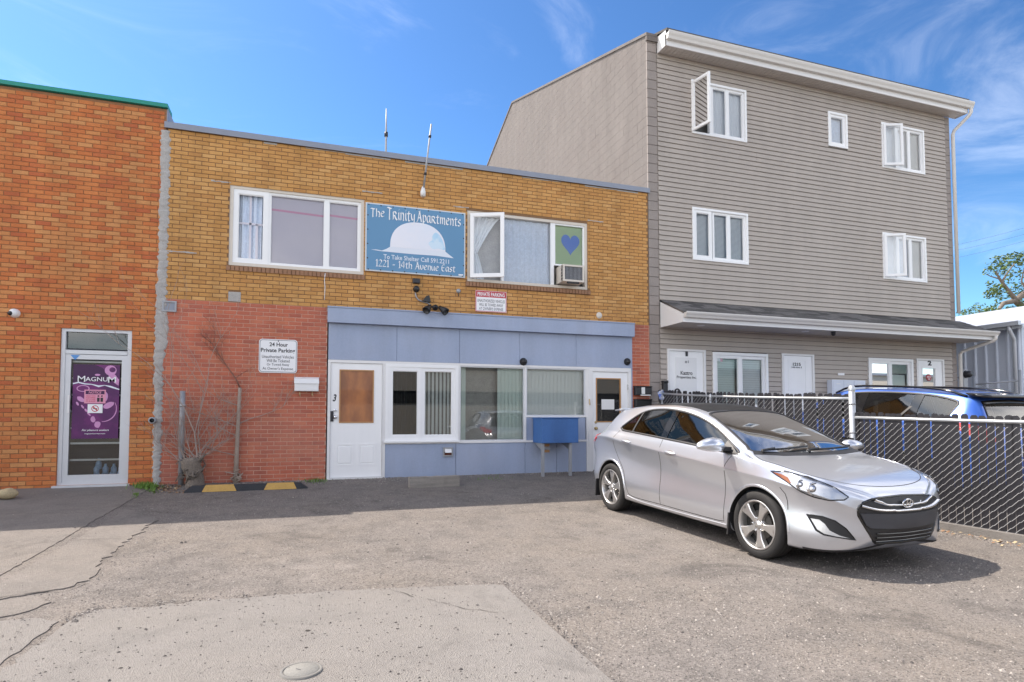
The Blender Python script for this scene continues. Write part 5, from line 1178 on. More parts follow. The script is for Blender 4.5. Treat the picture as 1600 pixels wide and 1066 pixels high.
for (u,v,a,b,r_) in ((0.18,0.47,0.09,0.03,0.5),(0.11,0.53,0.05,0.02,1.0),(0.30,0.62,0.05,0.016,0.8),(0.22,0.57,0.05,0.018,0.9),(0.78,0.55,0.12,0.035,-0.4),(0.45,0.74,0.055,0.04,0.6),(0.55,0.81,0.06,0.042,-0.2),(0.70,0.43,0.05,0.06,0.2),(0.36,0.67,0.05,0.015,0.8)):
    pts = []
    for t in range(14):
        x, y = a*math.cos(t*PI/7)*(1+0.2*rr.random()), b*math.sin(t*PI/7)*(1+0.3*rr.random()); pts.append((u+x*math.cos(r_)-y*math.sin(r_)*0.6, v+(x*math.sin(r_)*0.5+y*math.cos(r_))))
    blob(pts, Yg-0.0062, M['poster_pink'], 'cream_print')
A1 = [(0.66+0.30*math.cos(t), 0.60+0.175*math.sin(t)) for t in [i*0.14-0.5 for i in range(16)]]
blob(A1 + [(u-0.022*math.cos(0.5),v-0.008) for u,v in reversed(A1)], Yg-0.0059, M['poster_pink'], 'swirl_print')
for ell in (1,): 
    E0 = [(0.22+0.14*math.cos(t*PI/12), 0.325+0.045*math.sin(t*PI/12)) for t in range(25)]; E1 = [(0.22+0.115*math.cos(t*PI/12), 0.325+0.035*math.sin(t*PI/12)) for t in range(25)]
    mb = MB(); n = 25; mb.add([(pu(u),Yg-0.0061,pv(v)) for u,v in E0+E1], [(i,i+1,n+i+1,n+i) for i in range(24)]); part('ring_print', mb, M['poster_pink'], PO)
mb = MB(); text(mb,'M',pu(0.10),pu(0.26),pv(0.235),pv(0.155),Yg-0.0068,0,0.004); text(mb,'AGNU',pu(0.265),pu(0.74),pv(0.225),pv(0.168),Yg-0.0068,0,0.004); text(mb,'M',pu(0.75),pu(0.92),pv(0.24),pv(0.160),Yg-0.0068,0,0.004); part('lettering', mb, M['sign_white'], PO)
mb = MB(); text(mb,'For pleasure seekers',pu(0.22),pu(0.80),pv(0.905),pv(0.872),Yg-0.0068,0,0.01,0.3); text(mb,'magnumicecream.com',pu(0.28),pu(0.72),pv(0.945),pv(0.925),Yg-0.0068,0,0.01); part('lettering', mb, M['sign_white'], PO)
mb = MB(); E0 = [(0.52+0.06*math.cos(t*PI/8), 0.138+0.014*math.sin(t*PI/8)) for t in range(16)]; mb.prism([(pu(u),pv(v)) for u,v in E0], Yg-0.0065, Yg-0.0058); part('emblem_print', mb, M['poster_pink'], PO)
n_ = (pu(0.25),pu(0.71),pv(0.525),pv(0.34)); NO = thing('notice', 'pink notice with a red header taped over the purple poster', 'notice', ((n_[0]+n_[1])/2,Yg-0.007,n_[2]))
mb = MB(); mb.box(n_[0],n_[1],Yg-0.0085,Yg-0.0071,n_[2],n_[3]); part('sheet', mb, M['notice_pink'], NO)
hN, wN = n_[3]-n_[2], n_[1]-n_[0]; mb = MB(); mb.box(n_[0]+wN*0.06,n_[1]-wN*0.06,Yg-0.0095,Yg-0.0088,n_[3]-hN*0.33,n_[3]-hN*0.08); part('header', mb, M['poster_deep'], NO)
mb = MB(); text(mb,'NOTICE',n_[0]+wN*0.2,n_[1]-wN*0.2,n_[3]-hN*0.29,n_[3]-hN*0.12,Yg-0.0098,0,0.02,0.2); part('lettering', mb, M['notice_pink'], NO)
mb = MB()
for i, t_ in enumerate(('ONLY TWO','CUSTOMERS','AT A TIME','PLEASE')): text(mb,t_,n_[0]+wN*0.10,n_[0]+wN*0.52,n_[3]-hN*(0.50+i*0.13),n_[3]-hN*(0.41+i*0.13),Yg-0.0095)
part('lettering', mb, M['sign_red'], NO)
for u in (0.66,0.82):
    mb = MB(); x = n_[0]+wN*u; z = n_[2]+hN*0.12; mb.lathe([(0,-0.0006),(0.013,-0.0006),(0.013,0)], (x,Yg-0.0088,z+hN*0.42), 'Y', 10); mb.prism([(x-0.016,z),(x+0.016,z),(x+0.018,z+hN*0.3),(x-0.018,z+hN*0.3)], Yg-0.0094, Yg-0.0088); part('figure_print', mb, M['ink'], NO, kind='stuff')
n_ = (pu(0.33),pu(0.65),pv(0.655),pv(0.535)); NS = thing('no_smoking_sign', 'white no smoking sign taped below the pink notice', 'sign', ((n_[0]+n_[1])/2,Yg-0.007,n_[2]))
mb = MB(); mb.box(n_[0],n_[1],Yg-0.0085,Yg-0.0071,n_[2],n_[3]); part('sheet', mb, M['sign_white'], NS)
cx, cz_, r_ = (n_[0]+n_[1])/2, (n_[2]+n_[3])/2, (n_[3]-n_[2])*0.36; mb = MB(); n = 28
mb.add([(cx+rr_*math.cos(2*PI*i/n),Yg-0.0092,cz_+rr_*math.sin(2*PI*i/n)) for rr_ in (r_,r_*0.78) for i in range(n)], [(i,(i+1)%n,n+(i+1)%n,n+i) for i in range(n)]); mb.add([(cx+r_*0.62*a+0.006*b,Yg-0.0093,cz_-r_*0.62*a+0.006*b) for a,b in ((-1,-1),(1,-1),(1,1),(-1,1))],[(0,1,2,3)]); part('ban_ring', mb, M['sign_red'], NS)
mb = MB(); mb.box(cx-r_*0.55,cx+r_*0.4,Yg-0.0090,Yg-0.0087,cz_-0.006,cz_+0.006); mb.box(cx+r_*0.42,cx+r_*0.55,Yg-0.0090,Yg-0.0087,cz_-0.006,cz_+0.006); part('cigarette', mb, M['ink'], NS, kind='stuff')
q = rect(110,554.5,125,563,Y=Yg); mb = MB(); mb.prism([(q[0],q[3]),(q[1],q[3]),((q[0]+q[1])/2,q[2])], Yg-0.001, Yg+0.002); ST = thing('alarm_sticker', 'small blue triangular sticker in the top corner of the shop door', 'sticker', ((q[0]+q[1])/2,Yg,q[2])); part('sticker_face', mb, mat('sticker_blue',(0.10,0.28,0.62),0.5), ST)
# bag of ice water bottles behind the glass
a = fp(170,735,YF+0.3); WB = thing('plastic_bag', 'blue and clear plastic bag of bottles inside the shop door, at the bottom', 'bag', (a[0],YF+0.2,0.05)); mb = MB(); rr = random.Random(4)
for i in range(9):
    x, z = a[0]-0.12+0.1*(i%4)+rr.uniform(-.02,.02), 0.12+0.09*(i//4); mb.lathe([(0,0),(0.04,0.005),(0.042,0.10),(0.02,0.14),(0.016,0.17),(0,0.17)], (x,YF+0.19+0.03*(i%2),z-0.05), 'Z', 10)
part('bottle_pile', mb, mat('bottle_blue',(0.30,0.48,0.72),0.3,var=0.5,scale=30), WB, kind='stuff')
# hose tap on the joint
q = fp(240,657); HT = thing('hose_tap', 'old round pipe outlet on the cement joint between the buildings', 'pipe', (q[0],YF-0.02,q[1]))
mb = MB(); mb.lathe([(0.035,-0.10),(0.052,-0.10),(0.05,0.0)], (q[0],YF-0.02,q[1]), 'Y', 18); part('collar', mb, M['galv_dull'], HT); mb = MB(); mb.lathe([(0.0,-0.07),(0.036,-0.07),(0.036,-0.02)], (q[0],YF-0.02,q[1]), 'Y', 14); part('bore', mb, M['black_plastic'], HT)
# ================================================================== things on the ground along the wall
p = (fp(283,740,YF-.13)[0], YF-.13); PP = thing('pipe_post', 'grey steel pipe post beside the bare shrub', 'post', (p[0],p[1],gz(p[1]))); tz = fp(283,611,YF-.13)[1]
mb = MB(); mb.tube([(p[0],p[1],gz(p[1])-0.05),(p[0]-0.005,p[1],0.8),(p[0]-0.005,p[1],tz)],0.04,14); part('pipe', mb, M['galv_dull'], PP)
mb = MB(); mb.tube([(p[0]-0.005,p[1],tz-0.25),(p[0]-0.005,p[1],tz-0.21)],0.047,14); part('clamp', mb, M['galv'], PP)
# rubber wheel stop with yellow blocks
pa, pb = G(289,767), G(481,767); y0 = (pa[1]+pb[1])/2; x0, x1 = pa[0], pb[0]; zb = gz(y0+0.08)-0.005
PB = thing('wheel_stop', 'black rubber parking stop with two yellow blocks at the brick wall', 'wheel stop', ((x0+x1)/2,y0,zb))
def stop_prof(h, x): return [(y0,0),(y0+0.035,h),(y0+0.115,h),(y0+0.15,0)]
h = 0.095; mb = MB(); vs = []
for x, hh_ in ((x0,0.012),(x0+0.11,h),(x1-0.11,h),(x1,0.012)):
    for (yy,zz_) in ((y0,0),(y0+0.035,hh_),(y0+0.115,hh_),(y0+0.15,0)): vs.append((x,yy,zb+zz_))
mb.add(vs, [(4*i+j,4*i+(j+1)%4,4*i+4+(j+1)%4,4*i+4+j) for i in range(3) for j in range(4)] + [(0,1,2,3),(15,14,13,12)]); part('rubber_body', mb, mat('rubber',(0.025,0.026,0.03),0.75,var=0.15,fine=0.3,bump=0.4), PB)
for f0, f1 in ((0.17,0.39),(0.66,0.88)):
    a, b = x0+(x1-x0)*f0, x0+(x1-x0)*f1; mb = MB(); k = 0.004
    vs = [(a-0.045,y0-k,zb+0.004),(b+0.045,y0-k,zb+0.004),(b,y0+0.034-k,zb+h+k*0.5),(a,y0+0.034-k,zb+h+k*0.5),(a,y0+0.116,zb+h+k*0.5),(b,y0+0.116,zb+h+k*0.5)]
    mb.add(vs, [(0,1,2,3),(3,2,5,4)]); part('yellow_block', mb, mat('yellow_tape',(0.50,0.30,0.075),0.6,var=0.2,scale=12,fine=0.15), PB)
# weathered timber stop
pa, pb = G(640,763), G(718,760); zb = gz(pa[1]+0.05); TB = thing('timber_stop', 'old grey timber beam lying before the blue wall', 'beam', ((pa[0]+pb[0])/2,pa[1],zb))
mb = MB(); vs = []; rr = random.Random(3); n = 14
for i in range(n+1):
    t = i/n; x = pa[0]+(pb[0]-pa[0])*t; y = pa[1]+(pb[1]-pa[1])*t
    for (yy,zz_) in ((0,0),(0.0,0.165),(0.14,0.17),(0.14,0)): vs.append((x,y+yy+rr.gauss(0,0.002),zb+zz_+rr.gauss(0,0.003)-(0.0 if zz_ else 0.03)))
mb.add(vs, [(4*i+j,4*i+(j+1)%4,4*i+4+(j+1)%4,4*i+4+j) for i in range(n) for j in range(4)] + [(0,1,2,3),(4*n+3,4*n+2,4*n+1,4*n)]); part('beam', mb, mat('grey_timber',(0.30,0.275,0.245),0.95,var=0.4,scale=3,stretch=(0.6,5,9),fine=0.3,bump=0.9,bscale=40), TB)
# yellowish boulder at the far left
p = G(9,781); RK = thing('boulder', 'rounded pale yellow stone on the concrete at the left edge', 'stone', (p[0],p[1],gz(p[1])+0.02)); mb = MB(); bmx = bmesh.new(); bmesh.ops.create_icosphere(bmx, subdivisions=3, radius=1)
mb.add([(p[0]+v.co.x*0.13*(1+0.1*math.sin(3*v.co.y)),p[1]+v.co.y*0.10,gz(p[1])+0.08+v.co.z*0.075*(1+0.12*math.sin(4*v.co.x))) for v in bmx.verts], [tuple(v.index for v in f.verts) for f in bmx.faces], 0, True); bmx.free(); part('stone', mb, mat('yellow_stone',(0.46,0.37,0.22),0.9,var=0.25,scale=12,fine=0.2,bump=0.6), RK)
# service valve cover in the slab
p = G(471,1053); MH = thing('valve_cover', 'small round concrete service cover set in the slab', 'cover', (p[0],p[1],gz(p[1])+0.014)); z = gz(p[1])+0.014; mb = MB(); mb.lathe([(0.0,z+0.010),(0.088,z+0.010),(0.092,z+0.004)], (p[0],p[1],0), 'Z', 32); part('lid', mb, mat('cover_grey',(0.20,0.195,0.18),0.85,var=0.1,fine=0.2), MH)
mb = MB(); mb.lathe([(0.094,z-0.02),(0.094,z+0.009),(0.108,z+0.009),(0.112,z-0.005)], (p[0],p[1],0), 'Z', 32); part('ring', mb, mat('ring_grey',(0.17,0.165,0.155),0.9,var=0.2), MH); mb = MB(); mb.add([(p[0]-0.03,p[1]+0.015,z+0.0108),(p[0]-0.005,p[1]-0.012,z+0.0108),(p[0]-0.001,p[1]-0.008,z+0.0108),(p[0]-0.026,p[1]+0.019,z+0.0108)],[(0,1,2,3)]); part('key_slot', mb, M['ink'], MH)
# ================================================================== cars
def pchip(tab):
    X = [a for a,_ in tab]; Y = [b for _,b in tab]; n = len(X)
    h = [X[i+1]-X[i] for i in range(n-1)]; d = [(Y[i+1]-Y[i])/h[i] for i in range(n-1)]; m = [0]*n
    m[0], m[-1] = d[0], d[-1]
    for i in range(1,n-1):
        if d[i-1]*d[i] <= 0: m[i] = 0
        else: w1_, w2_ = 2*h[i]+h[i-1], h[i]+2*h[i-1]; m[i] = (w1_+w2_)/(w1_/d[i-1]+w2_/d[i])
    def f(x):
        if x <= X[0]: return Y[0]
        if x >= X[-1]: return Y[-1]
        i = 0
        while X[i+1] < x: i += 1
        t = (x-X[i])/h[i]; t2, t3 = t*t, t*t*t
        return Y[i]*(2*t3-3*t2+1)+h[i]*m[i]*(t3-2*t2+t)+Y[i+1]*(-2*t3+3*t2)+h[i]*m[i+1]*(t3-t2)
    return f
def chaikin(P, it=3):
    for _ in range(it):
        Q = [P[0]]
        for a, b in zip(P, P[1:]): Q += [(a[0]*.75+b[0]*.25, a[1]*.75+b[1]*.25), (a[0]*.25+b[0]*.75, a[1]*.25+b[1]*.75)]
        Q.append(P[-1]); P = Q
    return P
class Body:
    def __init__(s, T, L, y0, axles, flare=0.014, step=0.03):
        s.f = {k: pchip(v) for k, v in T.items()}; s.L = L; s.y0 = y0; s.axles = axles; s.flare = flare
        st = [0,0.004,0.012,0.022,0.035,0.05,0.07,0.09,0.115,0.145,0.18]
        x = 0.21
        while x < L-0.22: st.append(x); x += step
        st += [L-q for q in (0.19,0.165,0.14,0.115,0.09,0.07,0.05,0.035,0.02,0.008,0)]
        s.st = st
    def section(s, q):
        g = lambda k: s.f[k](q)
        zb, zt, wm, zc, ws, zs, wr = g('zb'), g('zt'), g('wm'), g('zc'), g('ws'), g('zs'), g('wr'); zr = zt - g('dr')
        zl = lambda f: zb+(zc-zb)*f
        P = [(0,zb),(wm*.5,zb),(wm*.86,zb+.004),(wm*.945,zb+.02),(wm*.968,zl(.14)),(wm*.988,zl(.28)),(wm*.980,zl(.42)),(wm*.962,zl(.58)),(wm*.958,zl(.74)),(wm*.982,zl(.93)),(wm,zc),(wm*.994,zc+(zs-zc)*.12),
             (ws+(wm-ws)*.45,zc+(zs-zc)*.6),(ws+.006,zs-.012),(ws-.006,zs+.006),(ws+(wr-ws)*.3+.010,zs+(zr-zs)*.3),(ws+(wr-ws)*.65+.012,zs+(zr-zs)*.65),(wr+.012,zr-.014),(wr-.012,zr+.010),(wr*.86,zt-(zt-zr)*.42),(wr*.5,zt-(zt-zr)*.12),(wr*.2,zt),(0,zt)]
        R_ = []
        for (x,z) in chaikin(P, 2):
            for a in s.axles: x += s.flare*math.exp(-((q-a)/.40)**2)*math.exp(-((z-.56)/.22)**2)*(1 if x > wm*.7 else 0)
            R_.append((x,z))
        return R_
    def verts(s):
        secs = [s.section(q) for q in s.st]; n = len(secs[0]); ring = 2*(n-1); V = []; F_ = []
        for q, sec in zip(s.st, secs):
            y = q + s.y0
            V += [(-x,y,z) for x,z in sec] + [(x,y,z) for x,z in sec[-2:0:-1]]
        k = len(secs)
        for i in range(k-1):
            for j in range(ring): F_.append((i*ring+j, i*ring+(j+1)%ring, (i+1)*ring+(j+1)%ring, (i+1)*ring+j))
        F_.append(tuple(range(ring))[::-1]); F_.append(tuple((k-1)*ring+j for j in range(ring)))
        return V, F_
    def cavity(s, q0, q1, fl):
        V = []; F_ = []; ks = [q0+(q1-q0)*i/40 for i in range(41)]
        for q in ks:
            g = lambda k: s.f[k](q); zt, ws, zs, wr = g('zt')-.03, g('ws')-.045, g('zs'), g('wr')-.035; zr = zt-g('dr')
            zs = min(zs, zr-.02); zt = max(zt, zr+.01)
            P = [(ws-.02,fl),(ws,zs-.1),(ws,zs),(wr,zr),(wr*.5,zt-.01)]
            V += [(-x,q+s.y0,z) for x,z in P] + [(x,q+s.y0,z) for x,z in reversed(P)]
        n = 10
        for i in range(40):
            for j in range(n): F_.append((i*n+j, i*n+(j+1)%n, (i+1)*n+(j+1)%n, (i+1)*n+j))
        F_.append(tuple(range(n))[::-1]); F_.append(tuple(40*n+j for j in range(n)))
        return V, F_
def tmp_obj(V, Fs):
    me = bpy.data.meshes.new('tmp'); me.from_pydata(V, [], Fs); bm = bmesh.new(); bm.from_mesh(me); bmesh.ops.recalc_face_normals(bm, faces=bm.faces); bm.to_mesh(me); bm.free()
    o = bpy.data.objects.new('tmp', me); COL.objects.link(o); return o
def boolean(o, cutters):
    for c in cutters:
        m = o.modifiers.new('b', 'BOOLEAN'); m.operation = 'DIFFERENCE'; m.solver = 'EXACT'; m.object = c
    bpy.context.view_layer.update()
    me = bpy.data.meshes.new_from_object(o.evaluated_get(bpy.context.evaluated_depsgraph_get()))
    for c in cutters + [o]:
        d = c.data; bpy.data.objects.remove(c); bpy.data.meshes.remove(d)
    return me
def resample(P, d, closed=True, smooth=True):
    P = [Vector(p) for p in P]; n = len(P); Q = []
    rng = n if closed else n-1
    for i in range(rng):
        a, b = P[i], P[(i+1)%n]; p0 = P[(i-1)%n] if closed else P[max(i-1,0)]; p3 = P[(i+2)%n] if closed else P[min(i+2,n-1)]
        k = max(1, int((b-a).length/d))
        for j in range(k):
            t = j/k
            if smooth: Q.append(0.5*((2*a)+(b-p0)*t+(2*p0-5*a+4*b-p3)*t*t+(3*a-p0-3*b+p3)*t**3))
            else: Q.append(a.lerp(b,t))
    if not closed: Q.append(P[-1])
    return Q
def patch(bvh, pts, off=0.004, skirt=0.012, res=0.03, smooth=False, mirror=False, hole=None):
    """piece of skin laid over the body inside the outline pts (3-D points near the surface)"""
    N = Vector((0,0,0))
    for p in pts:
        h = bvh.find_nearest(Vector(p)); N += h[1]
    N.normalize(); C_ = sum((Vector(p) for p in pts), Vector((0,0,0)))/len(pts)
    a = Vector((0,0,1)) if abs(N.z) < 0.8 else Vector((0,1,0)); U = a.cross(N).normalized(); W_ = N.cross(U)
    to2 = lambda p: Vector(((Vector(p)-C_).dot(U), (Vector(p)-C_).dot(W_)))
    B = resample([to2(p) for p in pts], res, True, smooth); nb = len(B); P2 = list(B)
    x0, x1 = min(p.x for p in B), max(p.x for p in B); y0, y1 = min(p.y for p in B), max(p.y for p in B)
    def inside(q):
        c = False
        for i in range(nb):
            a_, b_ = B[i], B[(i+1)%nb]
            if (a_.y > q.y) != (b_.y > q.y) and q.x < (b_.x-a_.x)*(q.y-a_.y)/(b_.y-a_.y)+a_.x: c = not c
        return c
    y = y0+res*.5
    while y < y1:
        x = x0+res*.5
        while x < x1:
            q = Vector((x,y))
            if inside(q) and min((q-b).length for b in B) > res*.4: P2.append(q)
            x += res
        y += res
    r = delaunay_2d_cdt(P2, [(i,(i+1)%nb) for i in range(nb)], [list(range(nb))], 1, 1e-7)
    V, NN = [], []
    for p in r[0]:
        o = C_ + U*p.x + W_*p.y; h = bvh.ray_cast(o + N*0.5, -N)
        if h[0] is None or abs((h[0]-o).dot(N)) > 0.35: h = bvh.find_nearest(o)
        V.append(h[0] + h[1]*off); NN.append(h[1])
    F_ = [tuple(f) for f in r[2]]; mb = MB(); n = len(V)
    sg = -1 if mirror else 1
    mb.add([(v.x*sg,v.y,v.z) for v in V], F_, 0, True)
    ed = {}
    for f in F_:
        for i in range(len(f)): e = (f[i], f[(i+1)%len(f)]); ed[e] = ed.get(e,0)+1
    bd = [e for e in ed if (e[1],e[0]) not in ed]
    vs = []; fs = []
    for (i,j) in bd:
        k = len(vs)
        for (v,nn) in ((V[i],NN[i]),(V[j],NN[j])): vs += [v, v-nn*skirt]
        fs.append((k,k+1,k+3,k+2))
    mb.add([(v.x*sg,v.y,v.z) for v in vs], fs, 0)
    return mb
def strip(bvh, pts, wd, off=0.003, closed=False, smooth=True, mirror=False, res=0.03, h=0.0, snap=True):
    P = resample(pts, res, closed, smooth); Q = []
    for p in P:
        q = bvh.find_nearest(p); Q.append((q[0], q[1]) if snap else (p, q[1]))
    vs = []; n = len(Q)
    for i in range(n):
        a = Q[(i-1)%n if closed else max(i-1,0)][0]; b = Q[(i+1)%n if closed else min(i+1,n-1)][0]; d = (b-a).normalized(); s_ = d.cross(Q[i][1]).normalized()*wd/2
        p = Q[i][0]+Q[i][1]*off
        if h: vs += [p-s_-Q[i][1]*off, p-s_*0.6+Q[i][1]*h, p+s_*0.6+Q[i][1]*h, p+s_-Q[i][1]*off]
        else: vs += [p-s_, p+s_]
    k = 4 if h else 2; fs = []
    for i in range(n if closed else n-1):
        for j in range(k-1): fs.append((k*i+j, k*i+j+1, k*((i+1)%n)+j+1, k*((i+1)%n)+j))
    sg = -1 if mirror else 1; mb = MB(); mb.add([(v.x*sg,v.y,v.z) for v in vs], fs, 0, True); return mb

M['silver'] = mat('silver_paint', (0.66,0.685,0.74), 0.28, metal=0.78, coat=1.0)
M['silver'].node_tree.nodes['Principled BSDF'].inputs['Coat Roughness'].default_value = 0.06
M['blue_car'] = mat('blue_car_paint', (0.045,0.13,0.50), 0.3, metal=0.35, coat=0.8)
bm_('seam', (0.03,0.03,0.032), rough=0.7); bm_('gloss_black', (0.008,0.008,0.009), rough=0.08, coat=0.5); bm_('trim_black', (0.022,0.022,0.024), rough=0.5)
bm_('tyre', (0.020,0.019,0.019), rough=0.8, var=0.2, scale=30, bump=0.2); bm_('alloy', (0.62,0.61,0.60), rough=0.3, metal=0.85, var=0.06); bm_('alloy_dark', (0.06,0.055,0.05), rough=0.6, metal=0.4)
bm_('well', (0.012,0.012,0.012), rough=0.9); bm_('lamp_chrome', (0.70,0.70,0.72), rough=0.12, metal=0.95); bm_('amber', (0.75,0.20,0.02), rough=0.2, coat=0.6); bm_('lamp_red', (0.50,0.012,0.018), rough=0.15, coat=0.8)
bm_('cabin', (0.035,0.035,0.038), rough=0.8); bm_('seat_cloth', (0.05,0.05,0.052), rough=0.9); bm_('belt', (0.12,0.12,0.12), rough=0.8)
M['car_glass'] = glass('car_glass', (0.34,0.42,0.41), 1.8, 1.55); M['tint_glass'] = glass('privacy_glass', (0.06,0.065,0.07), 1.3, 1.5); M['wind_glass'] = glass('windscreen_glass', (0.55,0.66,0.68), 4.5, 1.6); M['lens'] = glass('lamp_lens', (0.86,0.86,0.86), 0.9, 1.45)
bm_('headlamp_bowl', (0.33,0.34,0.35), rough=0.25, metal=0.7, var=0.25, scale=25)

CT = dict(
 zb=[(0,.44),(.012,.395),(.035,.32),(.07,.255),(.115,.215),(.25,.18),(.6,.17),(3.6,.18),(4.0,.215),(4.15,.26),(4.24,.33),(4.28,.42),(4.30,.50)],
 zt=[(0,.52),(.012,.575),(.035,.645),(.07,.70),(.115,.738),(.18,.775),(.3,.82),(.5,.872),(.75,.925),(.95,.962),(1.03,.99),(1.2,1.072),(1.4,1.168),(1.6,1.258),(1.85,1.355),(2.05,1.414),(2.3,1.456),(2.6,1.474),(3.0,1.468),(3.4,1.438),(3.62,1.412),(3.78,1.385),(3.86,1.30),(3.95,1.14),(4.05,1.02),(4.15,.945),(4.23,.85),(4.28,.72),(4.30,.60)],
 wm=[(0,.13),(.012,.24),(.035,.375),(.07,.50),(.115,.60),(.18,.69),(.26,.757),(.36,.81),(.5,.848),(.65,.866),(.88,.876),(1.4,.876),(2.0,.884),(2.8,.887),(3.3,.886),(3.6,.878),(3.9,.845),(4.08,.80),(4.18,.75),(4.25,.68),(4.285,.60),(4.30,.52)],
 zc=[(0,.48),(.07,.57),(.18,.65),(.4,.72),(.7,.77),(1.0,.79),(1.6,.835),(2.5,.90),(3.2,.955),(3.7,.995),(3.95,.99),(4.1,.93),(4.2,.82),(4.27,.66),(4.30,.55)],
 zs=[(0,.50),(.035,.61),(.07,.66),(.18,.742),(.3,.79),(.5,.842),(.75,.893),(1.0,.93),(1.25,.955),(1.6,.98),(2.5,1.03),(3.2,1.065),(3.6,1.09),(3.78,1.08),(3.95,1.035),(4.07,.955),(4.2,.85),(4.27,.72),(4.30,.575)],
 ws=[(0,.11),(.012,.215),(.035,.345),(.07,.465),(.115,.56),(.18,.648),(.26,.715),(.36,.768),(.5,.806),(.65,.824),(.88,.828),(1.4,.820),(2.0,.822),(2.8,.820),(3.3,.812),(3.6,.795),(3.9,.755),(4.08,.74),(4.18,.70),(4.25,.64),(4.285,.57),(4.30,.48)],
 wr=[(0,.08),(.035,.26),(.115,.45),(.18,.56),(.3,.66),(.6,.745),(.9,.78),(1.0,.772),(1.12,.745),(1.3,.70),(1.6,.645),(1.9,.608),(2.1,.592),(2.6,.58),(3.2,.565),(3.6,.555),(3.78,.545),(3.88,.565),(3.98,.62),(4.1,.65),(4.2,.62),(4.27,.56),(4.30,.40)],
 dr=[(0,.004),(.115,.012),(.4,.022),(.9,.028),(1.0,.030),(1.2,.042),(1.6,.050),(2.2,.055),(3.4,.055),(3.78,.055),(3.95,.035),(4.05,.025),(4.2,.02),(4.3,.008)])
CAR_Y0 = -2.15; AX = (0.88, 3.53)
fx_, fy_ = 4.165, 4.82; rx_, ry_ = 4.01, 7.48
RZ = math.atan2(fx_-rx_, ry_-fy_)
cz0 = (gz(fy_)+gz(ry_))/2
ox = fx_ - (-0.79*math.cos(RZ) - (CAR_Y0+AX[0])*math.sin(RZ)); oy = fy_ - (-0.79*math.sin(RZ) + (CAR_Y0+AX[0])*math.cos(RZ))
CAR = thing('parked_car', 'silver five door hatchback with a black roof parked before the chain link fence', 'car', (ox, oy, gz(fy_)+(gz(ry_)-gz(fy_))*(-(CAR_Y0+AX[0]))/(AX[1]-AX[0])), rz=RZ)
CAR.rotation_euler = (math.atan2(gz(ry_)-gz(fy_), 2.65), 0, RZ); WL[CAR.name] = Vector((0,0,0))
CM = Matrix.Translation(CAR.location) @ CAR.rotation_euler.to_matrix().to_4x4(); CI = CM.inverted()
bd = Body(CT, 4.30, CAR_Y0, AX)
V, F_ = bd.verts(); bvh = BVHTree.FromPolygons(V, F_)
def cpx(x, y, mirror=False):
    """point of the car skin seen at photo pixel x,y"""
    o = CI @ CAM; d = (CI.to_3x3() @ ray(x,y)).normalized(); h = bvh.ray_cast(o, d)
    if h[0] is None:
        t = max(0.1, (Vector((0,0,0.7))-o).dot(d)); h = bvh.find_nearest(o + d*t)
    return h[0]
S_ = lambda s, z, x=-0.8: Vector((x, s+CAR_Y0, z))
def onside(s, z):
    h = bvh.ray_cast(Vector((-2, s+CAR_Y0, z)), Vector((1,0,0))); return h[0] if h[0] is not None else bvh.find_nearest(Vector((-0.8, s+CAR_Y0, z)))[0]
def ontop(x, s):
    h = bvh.ray_cast(Vector((x, s+CAR_Y0, 3)), Vector((0,0,-1))); return h[0] if h[0] is not None else bvh.find_nearest(Vector((x, s+CAR_Y0, 1.2)))[0]
def onfront(x, z):
    h = bvh.ray_cast(Vector((x, -5, z)), Vector((0,1,0))); return h[0] if h[0] is not None else bvh.find_nearest(Vector((x, CAR_Y0, z)))[0]
DLO = [(1.20,.968),(1.36,1.062),(1.58,1.168),(1.82,1.262),(2.08,1.332),(2.35,1.374),(2.66,1.392),(2.92,1.380),(3.10,1.345),(3.25,1.270),(3.41,1.128),(3.34,1.100),(3.0,1.080),(2.5,1.052),(1.9,1.015)]
cut = [tmp_obj(*bd.cavity(1.06, 3.80, 0.48))]
for sx in (-1, 1):
    for a in AX:
        mb = MB(); mb.lathe([(0,-0.62*sx*-1 if False else 0),(0.355,0),(0.355,0.6),(0,0.6)], (0.60 if sx > 0 else -1.20, a+CAR_Y0, 0.325), 'X', 56); cut.append(tmp_obj(mb.v, mb.f))
    mb = MB(); P = resample([Vector((s+CAR_Y0, z)) for s,z in DLO], 0.06, True, True); mb.prism([(p.x,p.y) for p in P], 0.45*sx, 1.1*sx, 0, 'yz'); cut.append(tmp_obj(mb.v, mb.f))
WSH = [(-.69,1.10),(-.675,1.20),(-.615,1.50),(-.565,1.78),(-.52,1.94),(-.25,1.975),(0,1.98),(.25,1.975),(.52,1.94),(.565,1.78),(.615,1.50),(.675,1.20),(.69,1.10),(.36,1.02),(0,.995),(-.36,1.02)]
mb = MB(); mb.prism([(x, s+CAR_Y0) for x,s in WSH], 0.93, 1.7, 0, 'xy'); cut.append(tmp_obj(mb.v, mb.f))
me = boolean(tmp_obj(V, F_), cut)
me.materials.clear(); me.materials.append(M['silver']); me.materials.append(M['well']); me.materials.append(M['cabin'])
for p in me.polygons:
    c = p.center; p.use_smooth = True
    h = bvh.find_nearest(c)
    if h[3] > 0.008:
        p.material_index = 2 if (c.z > 0.46 and min(abs(c.y-a-CAR_Y0) for a in AX) > 0.0 and not any((c.y-a-CAR_Y0)**2+(c.z-.325)**2 < .37**2 and abs(c.x) > .55 for a in AX)) else 1
me.set_sharp_from_angle(angle=math.radians(32))
BODY = bpy.data.objects.new('body', me); COL.objects.link(BODY); BODY.parent = CAR; WL[BODY.name] = Vector((0,0,0))
def cp(name, mb, m, parent=None, **k): return part(name, mb, M[m], parent or CAR, local=True, **k)
